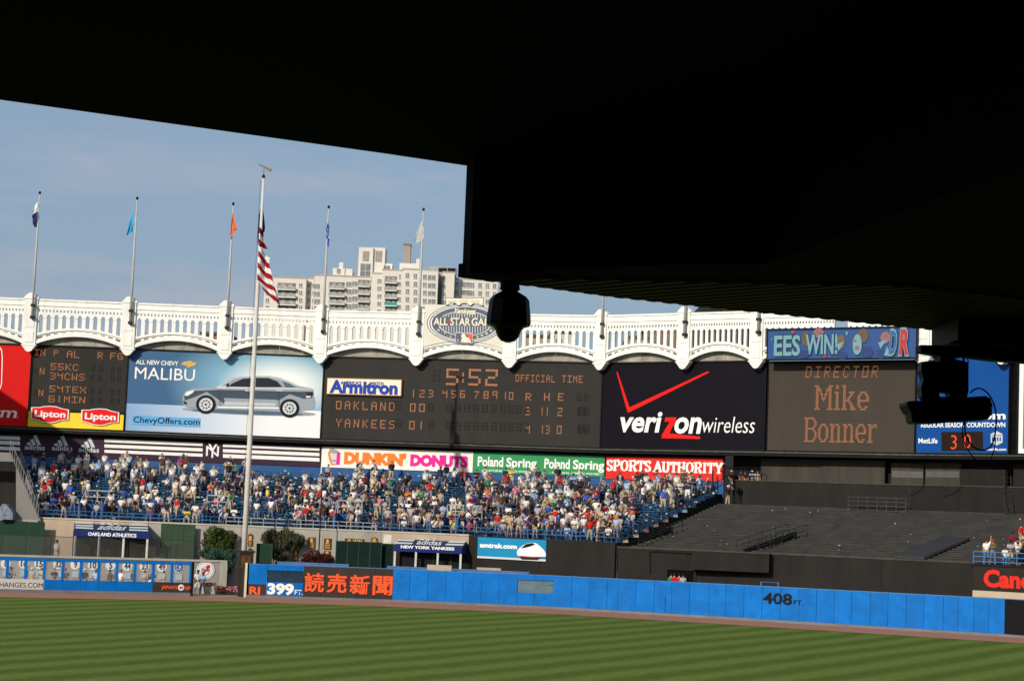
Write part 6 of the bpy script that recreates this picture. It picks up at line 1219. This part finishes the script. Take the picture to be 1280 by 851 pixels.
DOWN = ((.05, .02, -.28), (.06, -.06, -.53)); FOLD = ((.06, -.06, -.25), (-.12, -.25, -.24)); HIPS = ((.17, .06, -.24), (.03, -.06, -.42)); CLAP = ((.05, -.10, -.24), (-.13, -.32, -.12)); BROW = ((.12, -.16, -.02), (-.06, -.17, .16)); HEART = ((.07, -.06, -.25), (-.10, -.17, -.08)); UP = ((.10, -.05, .22), (.10, -.08, .48)); LAP = ((.04, -.08, -.27), (-.04, -.32, -.38)); RAIL = ((.08, -.12, -.22), (.02, -.36, -.26)); BEHIND = ((.08, .10, -.25), (-.10, .14, -.46)); CHIN = ((.05, -.12, -.22), (-.08, -.20, .06))
POSES = [('standing', pose(DOWN, DOWN)), ('standing with folded arms', pose(FOLD, FOLD)), ('standing with hands on hips', pose(HIPS, HIPS, wide=.12)), ('clapping', pose(CLAP, CLAP)), ('standing with hand raised to the brow', pose(DOWN, BROW)),
         ('standing with one hand on chest', pose(HEART, DOWN)), ('walking', pose(DOWN, ((.04, .08, -.27), (.04, .0, -.52)), stride=.18)), ('leaning forward', pose(RAIL, RAIL, lean=.14)), ('standing with arms behind the back', pose(BEHIND, BEHIND)),
         ('seated', pose(LAP, LAP, sit=True)), ('seated leaning forward', pose(CHIN, LAP, sit=True, lean=.12)), ('seated clapping', pose(CLAP, CLAP, sit=True)), ('waving', pose(DOWN, UP))]
VAR = []
for nm, J in POSES:
    for sh in (0, 1): VAR.append((nm, J, sh, make_variant(J, sh), {k: headpiece(J, k) for k in ('cap', 'hat', 'long', 'short')}))
for v in VAR:
    for me, k in zip(v[3], ('skin', 'shirt', 'trousers')):
        me.materials.clear(); me.materials.append(PM[k]); me.polygons.foreach_set('use_smooth', [True] * len(me.polygons))
    for me in v[4].values(): me.materials.append(PM['hair'])
SHIRTS = {'light grey': (.52, .52, .50), 'white': (.72, .70, .66), 'grey': (.36, .36, .36), 'navy': (.022, .026, .055), 'black': (.018, .016, .018), 'red': (.50, .02, .022), 'light blue': (.30, .45, .66), 'royal blue': (.03, .09, .42), 'tan': (.45, .36, .22), 'yellow': (.70, .52, .08),
          'orange': (.75, .20, .03), 'green': (.03, .22, .09), 'brown': (.10, .045, .025), 'pink': (.65, .20, .32), 'cream': (.66, .58, .42), 'maroon': (.16, .015, .03), 'olive': (.10, .10, .04), 'purple': (.12, .06, .22), 'dark grey': (.08, .08, .085)}
SW = ['white'] * 26 + ['grey'] * 12 + ['navy'] * 20 + ['black'] * 9 + ['red'] * 5 + ['light blue'] * 4 + ['royal blue'] * 2 + ['tan'] * 6 + ['green', 'brown', 'pink', 'cream', 'cream', 'maroon', 'olive', 'purple', 'dark grey', 'dark grey', 'dark grey']
LEGS = {'khaki': (.42, .33, .21), 'blue jean': (.10, .15, .26), 'navy': (.025, .03, .06), 'black': (.02, .02, .022), 'white': (.62, .60, .56), 'grey': (.22, .22, .22), 'light grey': (.52, .52, .50)}; LW_ = ['khaki'] * 7 + ['blue jean'] * 6 + ['navy'] * 3 + ['black'] * 3 + ['white'] * 2 + ['grey'] * 2
HEADS = {'navy cap': ('cap', (.02, .025, .06)), 'white cap': ('cap', (.66, .65, .60)), 'red cap': ('cap', (.45, .02, .02)), 'blue cap': ('cap', (.05, .13, .42)), 'tan hat': ('hat', (.5, .42, .28)), 'dark hair': ('short', (.02, .014, .01)), 'brown hair': ('short', (.07, .035, .018)), 'long dark hair': ('long', (.025, .016, .012)), 'long blonde hair': ('long', (.38, .24, .09)), 'grey hair': ('short', (.28, .27, .26))}
HW = ['dark hair'] * 8 + ['navy cap'] * 7 + ['white cap'] * 4 + ['brown hair'] * 5 + ['long dark hair'] * 3 + ['red cap', 'blue cap', 'tan hat', 'long blonde hair', 'long blonde hair', 'grey hair']
SKINS = [(.48, .27, .185), (.40, .21, .14), (.52, .31, .22), (.30, .155, .10), (.12, .06, .035), (.45, .25, .165)]
rnd = random.Random(11)
def person(pos, var, shirt, legs, head, rz=0.0, s_=1.0, skin=None, label=None, group=None, cat='person'):
    nm, J, sh, (body, shm, trm), hps = VAR[var]; t = bpy.data.objects.new('person', None); COL.objects.link(t); t.empty_display_size = .2
    t.location = pos; t.rotation_euler = (0, 0, rz); t.scale = (s_, s_, s_); hk, hc = HEADS[head]
    for n_, me, col in (('body', body, skin or rnd.choice(SKINS)), ('shirt', shm, SHIRTS[shirt]), ('shorts' if sh else 'trousers', trm, LEGS[legs]), ('hat' if hk in ('cap', 'hat') else 'hair', hps[hk], hc)):
        o = bpy.data.objects.new(n_, me); o.parent = t; f = rnd.uniform(.85, 1.1) if n_ != 'body' else 1; o.color = (*[k * f for k in col], 1); COL.objects.link(o)
    if label: tag(t, label, cat, group)
    return t
LEGN = lambda l, sh: l + (' shorts' if sh else ' trousers') if l != 'blue jean' else ('denim shorts' if sh else 'blue jeans')
# spectators in the blue bleachers: (x0, x1, row0, row1, count) read off the photograph
CL = [(33, 55, 18, 21, 3), (75, 93, 19, 21, 4), (97, 118, 18, 21, 5), (130, 196, 17, 21, 13), (196, 210, 18, 21, 4), (225, 252, 18, 21, 6), (283, 312, 17, 21, 7), (400, 416, 17, 20, 2), (440, 494, 17, 21, 13), (530, 572, 17, 21, 9), (575, 600, 17, 21, 4), (605, 680, 17, 21, 13), (695, 752, 17, 21, 11), (768, 800, 16, 21, 9), (800, 888, 15, 21, 26),
      (42, 98, 11, 16, 13), (100, 136, 12, 16, 7), (138, 196, 11, 16, 11), (208, 272, 10, 16, 19), (278, 336, 10, 16, 14), (345, 362, 11, 15, 5), (374, 426, 10, 15, 11), (428, 492, 10, 16, 14), (484, 550, 9, 16, 13), (588, 640, 9, 16, 17), (628, 692, 9, 16, 17), (690, 800, 9, 16, 34), (800, 850, 12, 15, 6),
      (42, 90, 6, 10, 11), (100, 112, 5, 10, 4), (135, 192, 5, 10, 6), (178, 242, 5, 9, 9), (276, 340, 4, 9, 10), (340, 352, 5, 9, 3), (354, 424, 4, 9, 18), (428, 492, 4, 9, 15), (496, 640, 4, 9, 40), (636, 770, 4, 9, 46), (760, 790, 6, 9, 7),
      (50, 95, 0, 5, 10), (96, 128, 0, 3, 4), (135, 196, 0, 5, 15), (180, 248, 0, 4, 15), (250, 292, 0, 3, 9), (320, 342, 0, 3, 3), (360, 424, 0, 4, 16), (424, 490, 0, 4, 12), (496, 640, 0, 4, 44), (636, 758, 0, 4, 50), (735, 772, 1, 5, 8)]
PL = []; occ = {}
for x0, x1, r0, r1, n in CL:
    for _ in range(round(n * (.84 if x1 < 500 else .93))):
        for tr_ in range(12):
            px = rnd.uniform(x0, x1); r = rnd.randint(r0, r1); s_ = s_of(px, (r + .3) / NR)
            if s_ > .985 or s_ < .012: continue
            p = BP(s_, (r + .3) / NR); key = r
            if all((p - q).length > .50 for q in occ.get(key, ())): occ.setdefault(key, []).append(p); PL.append((r, px, s_)); break
PL.sort(key=lambda a: (a[0], a[1]))
ORD = ['front', 'second', 'third', 'fourth', 'fifth', 'sixth', 'seventh', 'eighth', 'ninth', 'tenth', 'eleventh', 'twelfth', 'thirteenth', 'fourteenth', 'fifteenth', 'sixteenth', 'seventeenth', 'eighteenth', 'nineteenth', 'twentieth', 'next to last', 'top']
LM = [(94, 'near the left side wall'), (187, 'above the left awning'), (246, 'above the tall green screen'), (300, 'above the round topped tree'), (330, 'right of the tall flagpole'), (385, 'above the weeping tree'), (420, 'above the maroon shrub'), (480, 'above the black green screen'), (592, 'above the centre awning'), (690, 'above the train sign'), (900, 'near the dark bleachers')]
ACC = [(333, 612, 'yellow'), (292, 622, 'green'), (262, 612, 'orange'), (54, 608, 'red'), (80, 616, 'red'), (398, 614, 'red'), (495, 632, 'red'), (424, 650, 'red'), (231, 648, 'yellow'), (225, 645, 'red'), (591, 624, 'royal blue'), (604, 615, 'orange'), (614, 620, 'pink'), (643, 612, 'pink'), (507, 615, 'orange'), (512, 616, 'pink'), (695, 640, 'red'), (784, 632, 'red'), (398, 655, 'brown'), (378, 655, 'pink'), (110, 597, 'yellow'), (150, 579, 'cream'), (486, 608, 'green'), (680, 652, 'green'), (726, 641, 'royal blue'), (825, 632, 'royal blue'), (480, 609, 'tan'), (94, 608, 'royal blue'), (157, 618, 'royal blue'), (641, 581, 'yellow'), (569, 662, 'yellow'), (582, 665, 'red'), (748, 614, 'red'), (668, 598, 'light blue'), (58, 593, 'light blue'), (609, 602, 'green')]
acc = {}
for ax, ay, c in ACC:
    best = min((i for i in range(len(PL)) if i not in acc), key=lambda i: (lambda q: (q[0] - ax) ** 2 + (q[1] - ay) ** 2)(proj(BP(PL[i][2], (PL[i][0] + .3) / NR) + Vector((0, 0, 1.2))))); acc[best] = c
used = set(); NIND = 272; far_people = []
for i, (r, px, s_) in enumerate(PL):
    p = BP(s_, (r + .3) / NR); z = ZF + (ZBK - ZF) * r / NR; seat = rnd.random() < (.42 if r < 8 else .25 if r < 14 else .12)
    for _ in range(60):
        var = rnd.choice([0, 1, 2, 0, 4, 5, 6, 8, 0, 1, 2, 3, 8, 0] if not seat else [9, 10, 11]); var = var * 2 + (rnd.random() < .5)
        if r == 0 and not seat and rnd.random() < .5: var = 7 * 2 + (var & 1)
        sh = acc.get(i) or rnd.choice(SW); lg = rnd.choice(LW_); hd = rnd.choice(HW); lm = next(n_ for x, n_ in LM if px < x)
        if px > 690 and i < NIND: lm = 'near the dark bleachers'
        lab = '%s spectator in %s shirt, %s and %s, %s row %s' % (POSES[var // 2][0], sh, LEGN(lg, VAR[var][2]), hd, ORD[r], lm)
        if len(lab.split()) > 16: lab = '%s spectator, %s shirt, %s, %s, %s row %s' % (POSES[var // 2][0].replace('standing with ', ''), sh, LEGN(lg, VAR[var][2]), hd, ORD[r], lm)
        if len(lab.split()) > 16: lab = '%s spectator, %s shirt, %s, %s, %s row %s' % (POSES[var // 2][0].split()[0], sh, LEGN(lg, VAR[var][2]), hd.split()[-2] if False else hd, ORD[r], lm.replace('the ', ''))
        if len(lab.split()) > 16: lab = '%s spectator, %s shirt, %s, %s row %s' % (POSES[var // 2][0].split()[0], sh, LEGN(lg, VAR[var][2]), ORD[r], lm)
        if lab not in used and len(lab.split()) <= 16: break
    used.add(lab); back = .26 if var // 2 in (9, 10, 11) else 0; q = BP(s_, (r + .3 + (.55 if back else 0)) / NR); zz_ = z - (.03 if back else 0); rz = rnd.gauss(.0, .45) if not back else rnd.gauss(0, .2)
    size = rnd.uniform(.92, 1.06) * (1 if rnd.random() > .06 else .72)
    if i < NIND: person((q.x, q.y, zz_), var, sh, lg, hd, rz, size, label=lab, group='spectators in the blue bleachers')
    else: far_people.append((q, zz_, var, sh, lg, hd, rz, size))
print('people', len(PL), 'far', len(far_people))
# the rest of the crowd, further up: one object
LOW = {}
for v in sorted({f[2] for f in far_people}): LOW[v] = make_variant(VAR[v][1], VAR[v][2], 0)
vs, fs, cols = [], [], []; base = 0
def raw(me): n = len(me.vertices); a = np.empty(n * 3); me.vertices.foreach_get('co', a); return a.reshape(-1, 3), [tuple(p.vertices) for p in me.polygons]
RAW = {v: [raw(m) for m in LOW[v]] for v in LOW}; HR = {(v, k): raw(VAR[v][4][k]) for v in LOW for k in ('cap', 'hat', 'long', 'short')}
for q, z, v, sh, lg, hd, rz, size in far_people:
    hk, hc = HEADS[hd]; c_, s_ = math.cos(rz), math.sin(rz)
    for (va, fa), col in zip(RAW[v] + [HR[(v, hk)]], (rnd.choice(SKINS), SHIRTS[sh], LEGS[lg], hc)):
        w = va * size; x = w[:, 0] * c_ - w[:, 1] * s_ + q.x; y = w[:, 0] * s_ + w[:, 1] * c_ + q.y; vs.append(np.stack([x, y, w[:, 2] + z], 1)); f = rnd.uniform(.85, 1.1)
        fs += [tuple(k + base for k in t_) for t_ in fa]; cols.append(np.tile(np.array([*[k * f for k in col], 1.0]), (len(va), 1))); base += len(va)
V = np.concatenate(vs); me = bpy.data.meshes.new('distant_crowd'); me.from_pydata(V.tolist(), [], fs); ca = me.color_attributes.new('Cloth', 'FLOAT_COLOR', 'POINT'); ca.data.foreach_set('color', np.concatenate(cols).ravel()); me.polygons.foreach_set('use_smooth', [True] * len(me.polygons)); me.update()
m = bpy.data.materials.new('crowd_clothes'); m.use_nodes = True; at_ = m.node_tree.nodes.new('ShaderNodeAttribute'); at_.attribute_name = 'Cloth'; m.node_tree.links.new(at_.outputs['Color'], m.node_tree.nodes['Principled BSDF'].inputs['Base Color']); m.node_tree.nodes['Principled BSDF'].inputs['Roughness'].default_value = .85
me.materials.append(m); o = bpy.data.objects.new('distant_crowd', me); COL.objects.link(o); o['kind'] = 'stuff'; tag(o, 'crowd filling the upper rows of the blue bleachers', 'crowd')
# people behind the clear fence, at the gate, in the bullpen and by the cameras
def P_at(px, py, Y, z): q = atY(px, py, Y); return (q.x, Y, z)
VIS = [(12.5, 139.0, 7, 'grey', 'khaki', 'dark hair', 1, 'stooping visitor in grey shirt and dark hair behind the second clear pane'), (40, 140.6, 0, 'grey', 'white', 'white cap', 0, 'broad visitor in grey shirt and white cap behind the fence'), (52, 141.0, 3, 'tan', 'khaki', 'brown hair', 1, 'visitor in tan shirt clapping beside the fence post left of the grey shirted man'),
       (67.5, 141.2, 1, 'black', 'khaki', 'blue cap', 1, 'visitor in black shirt and blue cap holding a camera behind the fence'), (81.5, 141.4, 8, 'dark grey', 'khaki', 'red cap', 0, 'visitor in dark grey shirt and red cap behind the clear fence'), (106, 141.8, 6, 'black', 'khaki', 'white cap', 1, 'visitor in black shirt and white cap walking under disc ten'), (120, 142.0, 8, 'light blue', 'khaki', 'dark hair', 0, 'visitor in light blue shirt behind the clear fence'),
       (137.5, 142.2, 2, 'brown', 'khaki', 'dark hair', 0, 'visitor in brown shirt with hands on hips behind the clear fence'), (151, 142.4, 8, 'white', 'white', 'brown hair', 0, 'visitor in white shirt standing left of disc forty four'), (167, 142.6, 0, 'black', 'blue jean', 'dark hair', 0, 'visitor in black shirt right of disc forty four'), (181, 142.8, 1, 'tan', 'khaki', 'dark hair', 1, 'visitor in tan shirt under disc twenty three'), (187, 143.4, 0, 'white', 'khaki', 'long dark hair', 1, 'child in white shirt with long dark hair behind the clear fence'),
       (191, 142.9, 0, 'navy', 'navy', 'brown hair', 0, 'visitor in navy shirt next to a fence post near disc forty nine'), (205, 143.0, 1, 'grey', 'grey', 'dark hair', 0, 'visitor in grey shirt with folded arms under disc forty nine')]
for px, Y, v, sh, lg, hd, short, lab in VIS:
    Fv = LF.off(-2.35); uu_, _ = Fv.uv(px, 722); qq = Fv.P(uu_, 0)
    person((qq[0], qq[1], 0), v * 2 + short, sh, lg, hd, rnd.gauss(0, .8), .72 if 'child' in lab else 1.0, label=lab, group='visitors in monument park')
person(P_at(246.6, 735, 147.2, .01), 2 * 0, 'white', 'white', 'dark hair', .5, 1.06, SKINS[4], 'man in all white standing at the end of the clear fence', None)
person(P_at(253.2, 735, 146.9, .01), 2 * 1 + 1, 'light blue', 'grey', 'dark hair', .1, .98, SKINS[4], 'man in light blue shirt and grey shorts standing in the open gate', None)
person(P_at(71, 680, 148.5, 1.8), 2 * 0, 'light grey', 'light grey', 'dark hair', 2.6, 1.08, SKINS[1], 'ballplayer in grey uniform with a backpack standing in the visiting bullpen', None)
for px, py, sh, v, lb in ((914, 590, 'black', 4, 'photographer with pale bucket hat in the dark camera bay beside the red banner'), (926, 590, 'navy', 1, 'camera crew member in navy shirt in the dark bay'), (932, 590, 'maroon', 0, 'camera crew member in maroon shirt in the dark bay'), (940, 590, 'light blue', 3, 'camera crew member in light blue shirt in the dark bay'), (947, 590, 'tan', 0, 'camera crew member in tan shirt at the right of the bay')):
    S, u_, z_ = segat(px, py, -1.2); q = S.P(u_, 0, -1.2); z0 = S.off(-1.2).uv(px, 601)[1]; person((q[0], q[1], z0 - .75), v * 2, sh, 'khaki', 'tan hat' if 'bucket' in lb or sh == 'light blue' else 'navy cap', rnd.gauss(.3, .3), .95, label=lb)
S, u_, z_ = segat(910, 610, 1.6); q = S.P(u_, 0, 1.6); TP = S.off(1.6).uv(910, 632)[1]
person((q[0], q[1], TP), 4 * 2, 'black', 'khaki', 'white cap', .6, .98, label='cameraman in black shirt and white cap behind a tripod by the dark bleachers')
t = empty('tripod_camera', 'dark television camera on a tripod beside the cameraman at the dark bleachers', 'camera'); b = MB(); cx, cy = q[0] + .8, q[1] - .3
for k in range(3): a_ = 2.1 * k + .4; b.tube([(cx, cy, TP + 1.25), (cx + .5 * math.cos(a_), cy + .5 * math.sin(a_), TP)], .025, 5)
b.build('leg', BLACK, t); b = MB(); b.box((cx, cy, TP + 1.42), (.26, .6, .3), 0, .3); b.tube([(cx - .05, cy - .3, TP + 1.42), (cx - .15, cy - .7, TP + 1.42)], .09, 8); b.build('camera_head', BLACK, t)
t = empty('bay_railing', 'black stair railing in front of the camera bay beside the red banner', 'railing'); S, u_, _ = segat(920, 590, -.3); S = S.off(-.3); b = MB()
ua, zb_ = S.uv(905, 604); uc, _ = S.uv(952, 604); zt_ = S.uv(905, 584)[1]
for zz_ in (zt_, (zt_ + zb_) / 2): b.tube([S.P(ua, zz_), S.P(uc, zz_)], .04, 5)
for k in range(8): b.tube([S.P(ua + (uc - ua) * k / 7, zb_ - .2), S.P(ua + (uc - ua) * k / 7, zt_)], .03, 5)
b.tube([S.P(*S.uv(905, 588), .5), S.P(*S.uv(936, 622), 1.5)], .06, 5); b.tube([S.P(*S.uv(897, 588), .9), S.P(*S.uv(897, 622), .9)], .07, 5); b.build('rail', BLACK, t)
for px, sh in ((840, 'green'), (844, 'red'), (850, 'red'), (855, 'grey')):
    Fd = dwf(850); u_, _ = Fd.uv(px, 720); p = Fd.P(u_, 0, .7); person((p[0], p[1], 1.42), 0, sh, 'navy', 'dark hair', .2, .98, label='person in %s shirt standing in the black doorway%s' % (sh, {840: ', leftmost', 844: ', left of another red shirt', 850: ', right of another red shirt', 855: ', rightmost'}[px]))
# spectators on the right corner stand
k = 0
for px, dp, r, sh, v, sc, lab in ((1233, 1.0, 0, 'white', 12, 1.0, 'spectator in white shirt waving at the left end of the red lettered sign'), (1241, 1.2, 0, 'olive', 1, 1.0, 'spectator in olive shirt with folded arms above the red lettered sign'), (1257, 1.1, 0, 'white', 9, 1.0, 'seated spectator in white shirt above the red lettered sign'), (1263, 1.0, 0, 'grey', 1, 1.0, 'spectator in grey shirt with folded arms on the corner stand'), (1272, 1.2, 0, 'white', 3, .95, 'spectator in white shirt clapping on the corner stand by the right edge'),
                           (1265, 2.6, 2, 'maroon', 4, 1, 'spectator in maroon shirt shading eyes on the corner stand'), (1272, 2.7, 2, 'white', 9, 1, 'seated spectator in white shirt on the corner stand third step'), (1276, 4.2, 4, 'red', 4, 1, 'spectator in red shirt shading eyes at the right edge'), (1281, 2.8, 2, 'tan', 3, 1, 'spectator in tan shirt clapping at the right edge'), (1283, 5.6, 5, 'navy', 0, 1, 'spectator in navy shirt high on the corner stand')):
    F = CFc.off(-dp); u_, _ = F.uv(px, 690); p = F.P(u_, 0); person((p[0], p[1], CT_Z + .3 * r), v * 2 + (k % 2), sh, rnd.choice(LW_), rnd.choice(HW), rnd.gauss(0, .3), sc, label=lab, group='spectators on the right corner stand'); k += 1
